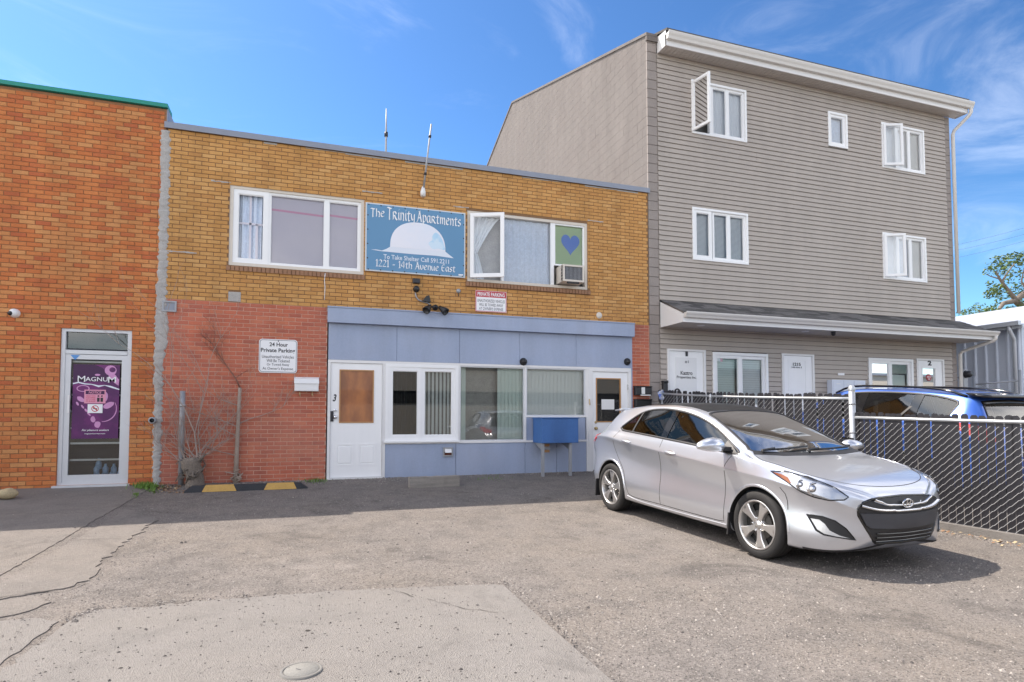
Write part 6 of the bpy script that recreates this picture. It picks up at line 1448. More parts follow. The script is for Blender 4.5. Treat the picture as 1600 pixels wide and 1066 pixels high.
def both(name, f, m, parent=None, **k):
    a = cp(name, f(False), m, parent, **k); b = cp(name, f(True), m, parent, **k); return a, b
# ---- wheels
def spoke_poly(): 
    return [(-.030,.040),(-.026,.085),(-.036,.14),(-.058,.198),(-.062,.214),(-.018,.219),(-.012,.196),(-.004,.12),(.004,.12),(.012,.196),(.018,.219),(.062,.214),(.058,.198),(.036,.14),(.026,.085),(.030,.040)]
def wheel(x, s, sx, spin):
    c = (x, s+CAR_Y0, 0.318); k = -1 if sx < 0 else 1
    mb = MB(); mb.lathe([(.232,-.19*k),(.285,-.205*k),(.307,-.19*k),(.318,-.165*k),(.319,-.03*k),(.312,-.008*k),(.298,.004*k),(.262,.008*k),(.236,.0*k),(.228,-.012*k),(.228,-.19*k)], c, 'X', 56)
    W = cp('wheel', mb, 'tyre')
    for q in (-.05,-.095,-.14):
        g = MB(); g.lathe([(.3195,(q-.006)*k),(.3205,q*k),(.3195,(q+.006)*k)], c, 'X', 56); cp('tread_groove', g, 'well', W)
    g = MB(); g.lathe([(.236,.002*k),(.231,.006*k),(.222,.004*k),(.217,-.01*k),(.205,-.05*k),(.200,-.17*k)], c, 'X', 56); cp('rim', g, 'alloy', W)
    g = MB(); g.lathe([(.0,-.075*k),(.205,-.075*k)], c, 'X', 40); cp('brake_shield', g, 'well', W)
    g = MB(); g.lathe([(.06,-.05*k),(.135,-.052*k),(.14,-.062*k)], c, 'X', 40); cp('brake_disc', g, 'alloy_dark', W)
    for i in range(5):
        t = spin + 2*PI*i/5; cs, sn = math.cos(t), math.sin(t); g = MB()
        P = spoke_poly(); f0 = [ (x_ , y_) for x_, y_ in P]
        def mp_(p, d): a, b = p; return (c[0]+d*k, c[1]+a*cs-b*sn, c[2]+a*sn+b*cs)
        n = len(f0); dep = lambda b: -.004-.016*max(0,(.15-b)/.15)
        ctr = [(p[0]*.82+(0.0), p[1]) for p in f0]
        vs = [mp_(p, dep(p[1])-.006) for p in f0]+[mp_(p, dep(p[1])-.05) for p in f0]+[mp_((p[0]*.80+(0.006 if p[0]>0 else -.006)*(abs(p[0])<.02), p[1]*0.985+.002), dep(p[1])) for p in f0]
        fs = [(i_,(i_+1)%n,n+(i_+1)%n,n+i_) for i_ in range(n)]+[(i_,(i_+1)%n,2*n+(i_+1)%n,2*n+i_) for i_ in range(n)]
        for a in range(n//2-1): fs.append((2*n+a,2*n+a+1,2*n+n-2-a,2*n+n-1-a))
        g.add(vs, fs); cp('spoke', g, 'alloy', W)
        g = MB(); r_ = .062; b_ = mp_((0,0),0); ang = t+PI/5; q = (c[0]-.012*k, c[1]-r_*math.sin(ang), c[2]+r_*math.cos(ang)); g.lathe([(0,.006*k),(.008,.005*k),(.010,-.01*k)], q, 'X', 8); cp('wheel_nut', g, 'chrome', W)
    g = MB(); g.lathe([(0,-.006*k),(.028,-.008*k),(.032,-.014*k),(.05,-.018*k),(.066,-.03*k),(.07,-.05*k)], c, 'X', 28); cp('hub_cap', g, 'alloy', W)
wheel(-.868+.012, AX[0], -1, 0.42); wheel(-.868+.012, AX[1], -1, 0.1); wheel(.868-.012, AX[0], 1, 0.42); wheel(.868-.012, AX[1], 1, 0.3)
# ---- glass and its trim
def side_glass(s0, s1):
    f = []
    P = resample([Vector((s,z)) for s,z in DLO], 0.05, True, True)
    return [onside(p.x, p.y) for p in P if s0 <= p.x <= s1]
QW = resample([Vector((s,z)) for s,z in DLO], 0.05, True, True)
def clip(P, s0, s1):
    def cl(P, v, sg):
        Q = []
        for a, b in zip(P, P[1:]+P[:1]):
            ia, ib = (a.x-v)*sg >= 0, (b.x-v)*sg >= 0
            if ia: Q.append(a)
            if ia != ib: Q.append(a.lerp(b, (v-a.x)/(b.x-a.x)))
        return Q
    return cl(cl(P, s0, 1), s1, -1)
for nm, s0, s1, m_ in (('front_side_glass',1.0,2.38,'car_glass'),('rear_side_glass',2.46,3.09,'tint_glass'),('quarter_glass',3.11,3.9,'tint_glass')):
    P = [onside(p.x,p.y) for p in clip(QW, s0, s1)]; both(nm, lambda mi: patch(bvh, P, -0.004, 0.0, 0.07, False, mi), m_)
P = [onside(p.x,p.y) for p in clip(QW, 2.36, 2.48)]; both('pillar_trim', lambda mi: patch(bvh, P, 0.002, 0.012, 0.05, False, mi), 'gloss_black')
P = [onside(p.x,p.y) for p in clip(QW, 3.085, 3.115)]; both('window_divider', lambda mi: patch(bvh, P, 0.002, 0.012, 0.05, False, mi), 'trim_black')
P = [onside(s,z) for s,z in ((1.15,.953),(1.22,.985),(1.42,1.092),(1.42,.998),(1.30,.978))]; both('mirror_corner', lambda mi: patch(bvh, P, 0.004, 0.012, 0.04, False, mi), 'trim_black')
P = [onside(s,z) for s,z in DLO]; both('window_trim', lambda mi: strip(bvh, P, 0.026, 0.001, True, True, mi, 0.04, 0.005), 'trim_black')
P = [ontop(x,s) for x,s in WSH]; cp('windscreen', patch(bvh, P, -0.003, 0.0, 0.08), 'wind_glass')
cp('windscreen_seal', strip(bvh, P, 0.035, 0.001, True, True, False, 0.05, 0.003), 'trim_black')
P = [ontop(x,s) for x,s in ((-.515,1.985),(-.515,2.3),(-.515,3.1),(-.50,3.40),(-.25,3.45),(.25,3.45),(.50,3.40),(.515,3.1),(.515,2.3),(.515,1.985),(.25,2.002),(-.25,2.002))]; cp('glass_roof', patch(bvh, P, 0.003, 0.008, 0.10), 'roof_black')
P = [bvh.find_nearest(Vector((x, s+CAR_Y0, z)))[0] for x,s,z in ((-.50,3.89,1.25),(-.58,4.05,1.05),(0,4.08,1.03),(.58,4.05,1.05),(.50,3.89,1.25),(0,3.88,1.27))]; cp('rear_glass', patch(bvh, P, 0.003, 0.008, 0.08), 'gloss_black')
bm_('bumper_grey', (0.055,0.057,0.066), rough=0.45); M['clear_glass'] = glass('clear_glass', (0.88,0.94,0.92), 2.4, 1.5); bm_('fog_white', (0.62,0.63,0.64), rough=0.2, metal=0.3, var=0.2, scale=60)
# ---- cabin
mb = MB(); mb.bbox(-.70,.70,1.12+CAR_Y0,1.45+CAR_Y0,.60,.93,0.05); cp('dashboard', mb, 'cabin')
for x in (-.37,.37):
    mb = MB(); mb.bbox(x-.24,x+.24,2.15+CAR_Y0,2.65+CAR_Y0,.50,.66,0.04); st_ = cp('seat', mb, 'seat_cloth')
    mb = MB(); mb.add([(x-.23,2.55+CAR_Y0,.62),(x+.23,2.55+CAR_Y0,.62),(x+.20,2.80+CAR_Y0,1.16),(x-.20,2.80+CAR_Y0,1.16),(x-.23,2.70+CAR_Y0,.62),(x+.23,2.70+CAR_Y0,.62),(x+.20,2.90+CAR_Y0,1.16),(x-.20,2.90+CAR_Y0,1.16)],[(0,1,2,3),(7,6,5,4),(0,4,5,1),(1,5,6,2),(2,6,7,3),(3,7,4,0)]); cp('backrest', mb, 'seat_cloth', st_)
    mb = MB(); mb.bbox(x-.13,x+.13,2.84+CAR_Y0,2.93+CAR_Y0,1.18,1.34,0.03); cp('headrest', mb, 'seat_cloth', st_)
    mb = MB(); mb.add([(x*1.78,2.62+CAR_Y0,1.28),(x*1.78,2.66+CAR_Y0,1.28),(x*1.9,2.66+CAR_Y0,.6),(x*1.9,2.62+CAR_Y0,.6)],[(0,1,2,3)]); cp('seat_belt', mb, 'belt')
mb = MB(); mb.bbox(-.62,.62,3.1+CAR_Y0,3.25+CAR_Y0,.55,1.10,0.04); cp('rear_seat', mb, 'seat_cloth')
mb = MB(); n = 28; R0 = Matrix.Rotation(math.radians(-62),3,'X'); cc = Vector((.37,1.68+CAR_Y0,.96))
mb.tube([tuple(cc+R0@Vector((.185*math.cos(2*PI*i/n),.185*math.sin(2*PI*i/n),0))) for i in range(n+1)],0.016,8,0,False); cp('steering_wheel', mb, 'cabin')
mb = MB(); mb.bbox(-.11,.11,1.70+CAR_Y0,1.73+CAR_Y0,1.22,1.28,0.01); cp('rear_view_mirror', mb, 'cabin')
mb = MB(); mb.tube([(.0,1.71+CAR_Y0,1.22),(-.005,1.71+CAR_Y0,1.08)],0.004,5); cp('hanging_charm_cord', mb, 'belt')
mb = MB(); mb.lathe([(0,1.01),(.02,1.02),(.024,1.05),(.012,1.08),(0,1.085)],(-.005,1.71+CAR_Y0,0),'Z',10); cp('hanging_charm', mb, 'mail_white')
# ---- nose: grille, lamps, emblem
GR = [(-.36,.665),(-.46,.640),(-.515,.585),(-.505,.53),(-.43,.40),(-.365,.305),(-.32,.280),(0,.268)]
GRF = GR + [(-x,z) for x,z in reversed(GR[:-1])] + [(0,.682)]
gp_ = [onfront(x,z) for x,z in GRF]; GRL = cp('grille', patch(bvh, gp_, 0.003, 0.01, 0.04), 'trim_black')
cp('grille_surround', strip(bvh, gp_, 0.022, 0.002, True, False, False, 0.04, 0.006), 'gloss_black', GRL)
P = [onfront(x,z) for x,z in ((-.495,.55),(-.445,.45),(-.40,.42),(0,.405),(.40,.42),(.445,.45),(.495,.55),(0,.528))]; cp('bumper_bar', patch(bvh, P, 0.014, 0.02, 0.04), 'bumper_grey', GRL)
for pts, wd in (([(-.49,.612),(-.36,.580),(-.18,.563),(0,.558),(.18,.563),(.36,.580),(.49,.612)],0.026),([(-.36,.652),(-.26,.618),(-.13,.606),(0,.604),(.13,.606),(.26,.618),(.36,.652)],0.018)):
    cp('grille_bar', strip(bvh, [onfront(x,z) for x,z in pts], wd, 0.010, False, True, False, 0.03, 0.020), 'chrome', GRL)
for z in (.305,.338,.372): cp('intake_slat', strip(bvh, [onfront(x,z-.008*(1-abs(x)/.33)) for x in (-.35,-.2,0,.2,.35)], 0.012, 0.004, False, True, False, 0.04, 0.012), 'gloss_black', GRL)
# oval emblem with a slanted letter
ec = onfront(0,.622)+Vector((0,-.030,0)); mb = MB(); n = 36
for i in range(n): pass
ring = [[(ec.x+(.066+a)*math.cos(2*PI*i/n), ec.y-d, ec.z+(.038+a)*math.sin(2*PI*i/n)) for i in range(n)] for a,d in ((-.011,0.0),(-.010,.006),(0,.008),(.003,0.0))]
mb.add(sum(ring,[]), [(j*n+i,j*n+(i+1)%n,(j+1)*n+(i+1)%n,(j+1)*n+i) for j in range(3) for i in range(n)],0,True); EM = cp('emblem', mb, 'chrome')
for pts in ([(-.034,-.024),(-.024,-.026),(-.006,.027),(-.018,.026)],[(.034,.024),(.024,.026),(.006,-.027),(.018,-.026)],[(-.016,-.006),(.016,-.001),(.016,.007),(-.016,.002)]):
    mb = MB(); mb.prism([(ec.x+a,ec.z+b) for a,b in pts], ec.y-.007, ec.y-.001); cp('emblem_stroke', mb, 'chrome', EM)
mb = MB(); mb.prism([(ec.x+.056*math.cos(2*PI*i/24), ec.z+.029*math.sin(2*PI*i/24)) for i in range(24)], ec.y-.0005, ec.y+.004); cp('emblem_ground', mb, 'trim_black', EM)
HL = [cpx(*p) for p in ((1204,736),(1232,738),(1262,745),(1292,757),(1313,768),(1326,777),(1319,781.5),(1295,782),(1272,777),(1253,769),(1240,761),(1228,752))]
def lamp(mi):
    b = cp('headlight', patch(bvh, HL, -0.004, 0.03, 0.03, False, mi), 'headlamp_bowl')
    cp('lamp_rim', strip(bvh, HL, 0.012, 0.002, True, False, mi, 0.03, 0.004), 'trim_black', b)
    q = [cpx(*p) for p in ((1208,737.5),(1221,741),(1231,746),(1236,755),(1232,756),(1221,748))]; cp('turn_lens', patch(bvh, q, 0.004, 0.006, 0.025, False, mi), 'amber', b)
    for (px,py,r_) in ((1270,764,.058),(1250,757,.045)):
        a = cpx(px,py); nn = bvh.find_nearest(a)[1]; d = Vector((-.25,-.95,.12)).normalized(); Rm = d.to_track_quat('Z','Y').to_matrix(); g = MB()
        g.lathe([(0,.030),(r_*.35,.026),(r_*.62,.012),(r_*.66,.004),(r_*.78,.014),(r_,.020),(r_*1.04,.0)],(0,0,0),'Z',24); sg = -1 if mi else 1
        g.v = [tuple(Vector((sg*q_.x,q_.y,q_.z))) for q_ in (Rm@Vector(v)+a-nn*.014 for v in g.v)]; cp('projector', g, 'lamp_chrome', b)
    q = [cpx(*p) for p in ((1287,766),(1296,769),(1288,780),(1280,779))]; cp('reflector', patch(bvh, q, 0.000, 0.006, 0.02, False, mi), 'lamp_chrome', b)
    cp('lens_cover', patch(bvh, HL, 0.010, 0.012, 0.03, False, mi), 'lens', b)
lamp(False); lamp(True)
FG = [cpx(*p) for p in ((1260.5,803.5),(1285,807),(1305,814),(1322,826),(1337,844),(1310,840),(1287,836),(1275,829))]
FGL = [cpx(*p) for p in ((1267,810),(1280,812),(1289,819),(1296,829),(1312,837),(1328,841.5),(1305,838),(1288,834),(1277,827))]
for mi in (False, True):
    b = cp('fog_lamp', patch(bvh, FG, 0.002, 0.01, 0.025, False, mi), 'trim_black'); cp('fog_lens', patch(bvh, FGL, 0.008, 0.01, 0.02, False, mi), 'fog_white', b); cp('fog_rim', strip(bvh, FG, 0.010, 0.002, True, False, mi, 0.03, 0.007), 'gloss_black', b)
# lower lip, sill and mud flaps
lip = [bvh.find_nearest(Vector((x, s+CAR_Y0, z)))[0] for x,s,z in ((-.80,.40,.185),(-.70,.22,.19),(-.55,.115,.205),(-.3,.06,.25),(0,.04,.29),(.3,.06,.25),(.55,.115,.205),(.70,.22,.19),(.80,.40,.185))]
cp('front_lip', strip(bvh, lip, 0.032, 0.001, False, True, False, 0.04, 0.003), 'trim_black')
for mi in (False, True):
    sg = -1 if not mi else 1
    for s0, h_ in ((1.255,0.30),(3.905,0.32)):
        mb = MB(); mb.add([(sg*.62,s0+CAR_Y0-.01,.16),(sg*.875,s0+CAR_Y0-.01,.15),(sg*.88,s0+CAR_Y0-.03,.15+h_*.75),(sg*.62,s0+CAR_Y0-.03,.16+h_*.75),(sg*.62,s0+CAR_Y0+.012,.16),(sg*.875,s0+CAR_Y0+.012,.15),(sg*.88,s0+CAR_Y0-.012,.15+h_*.75),(sg*.62,s0+CAR_Y0-.012,.16+h_*.75)],[(0,1,2,3),(7,6,5,4),(0,4,5,1),(1,5,6,2),(2,6,7,3),(3,7,4,0)]); cp('mud_flap', mb, 'trim_black')
# shut lines
def seam(pts, w_=0.007, nm='shut_line', m_='seam'): both(nm, lambda mi: strip(bvh, pts, w_, 0.0012, False, True, mi, 0.04), m_)
seam([onside(s,z) for s,z in ((2.42,1.035),(2.41,.80),(2.405,.50),(2.405,.265))])
seam([onside(s,z) for s,z in ((1.25,.94),(1.30,.86),(1.315,.70),(1.315,.5),(1.33,.30),(1.40,.262),(2.0,.262),(2.405,.265),(3.0,.27),(3.10,.33),(3.14,.45),(3.20,.58),(3.36,.76),(3.44,.90),(3.44,1.0),(3.40,1.09))])
seam([ontop(x,s) for x,s in ((-.74,1.02),(-.76,.9),(-.745,.75),(-.71,.52),(-.65,.36),(-.54,.25),(-.40,.185),(-.2,.145),(0,.135))])
seam([onside(s,z) for s,z in ((.60,.715),(.55,.66),(.535,.60),(.53,.52))])
P = [ontop(-.74,1.02), ontop(-.775,1.06), onside(1.14,.945)]; seam(P)
both('sill_line', lambda mi: strip(bvh, [onside(s,z) for s,z in ((1.30,.235),(2.0,.228),(2.8,.232),(3.12,.262))], 0.012, 0.002, False, True, mi, 0.05, 0.006), 'silver')
both('arch_lip', lambda mi: strip(bvh, [onside(AX[0]+.368*math.cos(t), .325+.368*math.sin(t)) for t in [0.0+PI*i/14 for i in range(15)]], 0.026, 0.0, False, True, mi, 0.03, 0.006), 'silver')
both('arch_lip', lambda mi: strip(bvh, [onside(AX[1]+.368*math.cos(t), .325+.368*math.sin(t)) for t in [0.0+PI*i/14 for i in range(15)]], 0.026, 0.0, False, True, mi, 0.03, 0.006), 'silver')
# door handles
for s0, z0 in ((2.20,.895),(3.12,.965)):
    def hb(mi):
        a = onside(s0, z0); sg = -1 if mi else 1; mb = MB(); vs = []
        for i in range(9):
            t = i/8; y = a.y+(t-.5)*.21; bow = .030*math.sin(PI*t)**.6; zc_ = a.z+(t-.5)*.012; h_ = .016*(.45+.55*math.sin(PI*t))
            x = onside(s0+(t-.5)*.21, zc_).x
            for (dx,dz) in ((.004,-h_),(-bow-.004,-h_*.7),(-bow-.010,0),(-bow-.004,h_*.8),(.004,h_)): vs.append((sg*(x+dx),y,zc_+dz))
        mb.add(vs,[(5*i+j,5*i+j+1,5*i+6+j,5*i+5+j) for i in range(8) for j in range(4)],0,True); return mb
    both('door_handle', hb, 'silver')
    cup = [onside(s0+.075*math.cos(t), z0-.004+.034*math.sin(t)) for t in [2*PI*i/14 for i in range(14)]]; both('handle_cup', lambda mi: patch(bvh, cup, 0.001, 0.002, 0.03, True, mi), 'alloy')
# door mirrors
def mirror(mi):
    sg = 1 if mi else -1; y0 = 1.34+CAR_Y0; mb = MB(); vs = []; fz = -.035 if mi else 0; ks = .86 if mi else 1
    prof = [(-.01,.060,.050,-.002),(.03,.095,.076,.0),(.10,.110,.084,.004),(.18,.104,.074,.006),(.25,.080,.056,.004),(.30,.050,.036,.0),(.32,.018,.014,-.002)]
    for (d,ry,rz_,dz) in prof:
        for j in range(16):
            t = 2*PI*j/16; ry_, rz2 = ry*ks, rz_*ks; vs.append((sg*(.845+.03+d*ks), y0+ry_*math.cos(t)*(1.0 if math.cos(t) < 0 else .55)+.02-.02*d/.3, 1.04+fz+dz+rz2*math.sin(t)*(1.0 if math.sin(t) > 0 else .8)))
    k = len(prof); mb.add(vs, [(i*16+j,i*16+(j+1)%16,(i+1)*16+(j+1)%16,(i+1)*16+j) for i in range(k-1) for j in range(16)]+[tuple(range(16)),tuple((k-1)*16+j for j in range(16))],0,True)
    m_ = cp('door_mirror', mb, 'silver'); mb = MB(); mb.add([(sg*.80,y0-.06,.985),(sg*.80,y0+.06,.99),(sg*.96,y0+.04,1.005),(sg*.96,y0-.05,1.0),(sg*.80,y0-.06,1.03),(sg*.80,y0+.06,1.03),(sg*.97,y0+.045,1.028),(sg*.97,y0-.05,1.022)],[(3,2,1,0),(4,5,6,7),(0,1,5,4),(1,2,6,5),(2,3,7,6),(3,0,4,7)]); cp('mirror_foot', mb, 'trim_black', m_)
    mb = MB(); mb.add([(sg*(.89),y0+.058,1.01),(sg*1.07,y0+.045,1.015),(sg*1.08,y0+.045,1.09),(sg*.90,y0+.058,1.105)],[(0,1,2,3)]); cp('mirror_glass', mb, 'gloss_black', m_)
mirror(False); mirror(True)
# tail lamps, spoiler, wipers, aerial
TL = [cpx(*p) for p in ((938,686),(940,679),(947,674.5),(955,674),(957,677),(950,682),(943,686.5))] + [bvh.find_nearest(Vector((-.70,4.20+CAR_Y0,.90)))[0]]
TLs = [onside(3.93,1.03), onside(4.02,1.025)] 
TL = [bvh.find_nearest(Vector((x,s+CAR_Y0,z)))[0] for x,s,z in ((-.80,3.90,1.015),(-.76,4.00,1.03),(-.70,4.08,1.01),(-.58,4.17,.95),(-.60,4.22,.88),(-.72,4.16,.86),(-.79,4.08,.90),(-.82,3.96,.965))]
both('tail_light', lambda mi: patch(bvh, TL, 0.006, 0.012, 0.03, False, mi), 'lamp_red')
mb = MB(); vs = []
for i in range(9):
    x = -.56+1.12*i/8; e = 1-(abs(x)/.56)**2*.5
    vs += [(x,3.70+CAR_Y0,1.385),(x,3.90+CAR_Y0+.02*e,1.362),(x,3.90+CAR_Y0+.02*e,1.342),(x,3.78+CAR_Y0,1.345)]
mb.add(vs,[(4*i+j,4*i+(j+1)%4,4*i+4+(j+1)%4,4*i+4+j) for i in range(8) for j in range(4)]+[(0,1,2,3),(35,34,33,32)],0,True); cp('roof_spoiler', mb, 'silver')
for pts in ([(-.62,1.06),(-.30,1.06),(0.02,1.09)],[(-.05,1.02),(.25,1.035),(.60,1.085)]):
    Q = [ontop(x,s)+Vector((0,-.004,.022)) for x,s in pts]; mb = MB(); mb.tube(Q,0.011,6); b = cp('wiper', mb, 'trim_black'); mb = MB(); a = Q[0]; mb.tube([a+Vector((0,-.03,-.02)),a,(a+Q[1])/2+Vector((0,-.006,.012))],0.012,6); cp('wiper_arm', mb, 'trim_black', b)
P = [ontop(x,s) for x,s in ((-.70,1.095),(-.36,1.018),(0,.992),(.36,1.018),(.70,1.095),(.74,1.035),(.4,.955),(0,.93),(-.4,.955),(-.74,1.035))]; cp('cowl', patch(bvh, P, 0.003, 0.01, 0.06), 'trim_black')
mb = MB(); mb.tube([(0,3.55+CAR_Y0,1.395),(0,3.68+CAR_Y0,1.50)],[.008,.004],6); cp('aerial', mb, 'trim_black')
mb = MB(); mb.bbox(-.62,.62,.50+CAR_Y0,4.0+CAR_Y0,.17,.175,0.0); cp('underbody', mb, 'well')
# ================================================================== blue estate behind the fence
ST = dict(
 zb=[(0,.5),(.07,.32),(.2,.25),(.6,.22),(3.8,.22),(4.3,.30),(4.5,.42),(4.57,.55)],
 zt=[(0,.62),(.05,.80),(.15,.93),(.4,1.02),(.9,1.09),(1.15,1.13),(1.5,1.32),(1.85,1.50),(2.1,1.58),(2.5,1.615),(3.2,1.605),(3.8,1.57),(4.12,1.53),(4.22,1.47),(4.34,1.28),(4.44,1.08),(4.52,.92),(4.57,.75)],
 wm=[(0,.5),(.07,.72),(.2,.83),(.5,.90),(1,.92),(3.6,.92),(4.1,.90),(4.35,.86),(4.5,.78),(4.57,.66)],
 zc=[(0,.57),(.2,.72),(1,.86),(2.5,.92),(3.8,.98),(4.2,1.0),(4.45,.85),(4.57,.66)],
 zs=[(0,.6),(.15,.86),(.5,.97),(1.2,1.04),(2.5,1.08),(3.6,1.13),(4.15,1.16),(4.35,1.08),(4.5,.88),(4.57,.70)],
 ws=[(0,.46),(.07,.67),(.2,.78),(.5,.85),(1,.875),(3.6,.875),(4.1,.85),(4.35,.81),(4.5,.73),(4.57,.6)],
 wr=[(0,.36),(.2,.66),(.9,.76),(1.2,.76),(1.8,.68),(2.3,.64),(3.4,.625),(4.1,.60),(4.25,.62),(4.4,.68),(4.57,.5)],
 dr=[(0,.005),(.4,.02),(1.1,.03),(1.6,.05),(2.2,.05),(3.8,.05),(4.2,.05),(4.4,.03),(4.57,.01)])
SUV = thing('parked_car', 'bright blue estate car with roof rails, half hidden behind the fence', 'car', (0,0,0)); WL[SUV.name] = Vector((0,0,0))
sY0 = -2.28; sx_, sy_ = 8.95+0.92, 6.08+2.29
SUV.location = (sx_, sy_, (gz(sy_-1.4)+gz(sy_+1.3))/2); SUV.scale = (1.085, 1.085, 1.085); SUV.rotation_euler = (math.atan2(gz(sy_+1.3)-gz(sy_-1.4),2.7),0,math.radians(180))
SUV.rotation_euler = (-SUV.rotation_euler[0],0,math.radians(180))
sb = Body(ST, 4.57, sY0, (0.93,3.59), 0.02, 0.05); V, F_ = sb.verts(); bvh2 = BVHTree.FromPolygons(V, F_)
SGL = [(1.62,1.10),(1.85,1.32),(2.1,1.455),(2.4,1.525),(2.9,1.54),(3.4,1.525),(3.75,1.49),(4.02,1.425),(4.05,1.38),(3.98,1.20),(3.9,1.185),(3.2,1.155),(2.4,1.12)]
def son(s, z):
    h = bvh2.ray_cast(Vector((-3, s+sY0, z)), Vector((1,0,0))); return h[0] if h[0] is not None else bvh2.find_nearest(Vector((-0.9, s+sY0, z)))[0]
cut = [tmp_obj(*sb.cavity(1.35, 4.18, 0.55))]
for sx in (-1,1):
    for a in (0.93,3.59):
        mb = MB(); mb.lathe([(0,0),(0.385,0),(0.385,0.6),(0,0.6)], (0.62 if sx > 0 else -1.22, a+sY0, 0.35), 'X', 40); cut.append(tmp_obj(mb.v, mb.f))
    mb = MB(); P = resample([Vector((s+sY0, z)) for s,z in SGL], 0.08, True, True); mb.prism([(p.x,p.y) for p in P], 0.45*sx, 1.2*sx, 0, 'yz'); cut.append(tmp_obj(mb.v, mb.f))
RG = [(-.52,1.42),(-.60,1.13),(0,1.10),(.60,1.13),(.52,1.42),(0,1.44)]
mb = MB(); mb.prism(RG, 4.05+sY0, 5+sY0, 0, 'xz'); cut.append(tmp_obj(mb.v, mb.f))
SW2 = [(-.70,1.32),(-.58,1.95),(0,1.99),(.58,1.95),(.70,1.32),(0,1.26)]
mb = MB(); mb.prism([(x,s+sY0) for x,s in SW2], 1.1, 1.9, 0, 'xy'); cut.append(tmp_obj(mb.v, mb.f))
me = boolean(tmp_obj(V, F_), cut); me.materials.clear(); me.materials.append(M['blue_car']); me.materials.append(M['cabin'])
for p in me.polygons:
    p.use_smooth = True
    if bvh2.find_nearest(p.center)[3] > 0.008: p.material_index = 1
me.set_sharp_from_angle(angle=math.radians(32))
o = bpy.data.objects.new('body', me); COL.objects.link(o); o.parent = SUV
def sp(name, mb, m, parent=None, **k): return part(name, mb, M[m], parent or SUV, local=True, **k)
def sboth(name, f, m): return sp(name, f(False), m), sp(name, f(True), m)
QW = resample([Vector((s,z)) for s,z in SGL], 0.06, True, True)
for nm, s0, s1 in (('front_side_glass',1.4,2.50),('rear_side_glass',2.62,3.42),('quarter_glass',3.52,4.2)):
    P = [son(p.x,p.y) for p in clip(QW, s0, s1)]; sboth(nm, lambda mi: patch(bvh2, P, -0.004, 0, 0.10, False, mi), 'clear_glass')
for s0, s1 in ((2.48,2.64),(3.40,3.54)):
    P = [son(p.x,p.y) for p in clip(QW, s0, s1)]; sboth('pillar_trim', lambda mi: patch(bvh2, P, 0.002, 0.012, 0.06, False, mi), 'gloss_black')
P = [son(s,z) for s,z in SGL]; sboth('window_trim', lambda mi: strip(bvh2, P, 0.035, 0.001, True, True, mi, 0.06, 0.006), 'trim_black')
P = [son(s,z) for s,z in ((3.25,1.155),(3.40,1.34),(3.44,1.34),(3.30,1.155))]; sboth('window_divider', lambda mi: patch(bvh2, P, 0.003, 0.01, 0.05, False, mi), 'trim_black')
def rear(x, z):
    h = bvh2.ray_cast(Vector((x, 6, z)), Vector((0,-1,0))); return h[0] if h[0] is not None else bvh2.find_nearest(Vector((x, 4.4+sY0, z)))[0]
P = [rear(x,z) for x,z in RG]; sp('rear_glass', patch(bvh2, P, -0.004, 0, 0.10), 'clear_glass'); sp('rear_glass_seal', strip(bvh2, P, 0.05, 0.001, True, False, False, 0.06, 0.005), 'gloss_black')
P = [bvh2.ray_cast(Vector((x, s+sY0, 4)), Vector((0,0,-1)))[0] for x,s in SW2]; sp('windscreen', patch(bvh2, P, -0.004, 0, 0.12), 'clear_glass')
mb = MB(); vs = []
for i in range(9):
    x = -.62+1.24*i/8; e = 1-(abs(x)/.62)**2*.4
    vs += [(x,4.08+sY0,1.545),(x,4.30+sY0+.05*e,1.515),(x,4.30+sY0+.05*e,1.485),(x,4.16+sY0,1.49)]
mb.add(vs,[(4*i+j,4*i+(j+1)%4,4*i+4+(j+1)%4,4*i+4+j) for i in range(8) for j in range(4)]+[(0,1,2,3),(35,34,33,32)],0,True); sp('roof_spoiler', mb, 'gloss_black')
for sg in (-1,1):
    Q = []
    for i in range(13):
        s = 1.95+2.15*i/12; h = bvh2.ray_cast(Vector((sg*.60,s+sY0,4)),Vector((0,0,-1)))[0]; Q.append(h+Vector((0,0,.012+.045*min(1,math.sin(PI*i/12)*2.5))))
    mb = MB(); mb.tube(Q,0.017,8); sp('roof_rail', mb, 'gloss_black')
P = [bvh2.find_nearest(Vector((x,s+sY0,z)))[0] for x,s,z in ((-.84,4.12,1.14),(-.80,4.30,1.12),(-.66,4.42,1.06),(-.62,4.46,.90),(-.74,4.46,.86),(-.83,4.36,.94),(-.87,4.20,1.04))]; sboth('tail_light', lambda mi: patch(bvh2, P, 0.008, 0.012, 0.05, False, mi), 'lamp_red')
P = [son(s,z) for s,z in ((2.56,1.10),(2.55,.8),(2.55,.35))]; sboth('shut_line', lambda mi: strip(bvh2, P, 0.008, 0.0015, False, True, mi, 0.06), 'seam')
for s0 in (2.35,3.2):
    def hb2(mi):
        a = son(s0,1.03); sg = -1 if mi else 1; mb = MB(); mb.add([(sg*(a.x+.002),a.y-.11,a.z-.015),(sg*(a.x-.03),a.y-.08,a.z-.012),(sg*(a.x-.03),a.y+.08,a.z-.012),(sg*(a.x+.002),a.y+.11,a.z-.015),(sg*(a.x+.002),a.y-.11,a.z+.015),(sg*(a.x-.03),a.y-.08,a.z+.012),(sg*(a.x-.03),a.y+.08,a.z+.012),(sg*(a.x+.002),a.y+.11,a.z+.015)],[(0,1,5,4),(1,2,6,5),(2,3,7,6),(4,5,6,7),(3,2,1,0)]); return mb
    sboth('door_handle', hb2, 'blue_car')
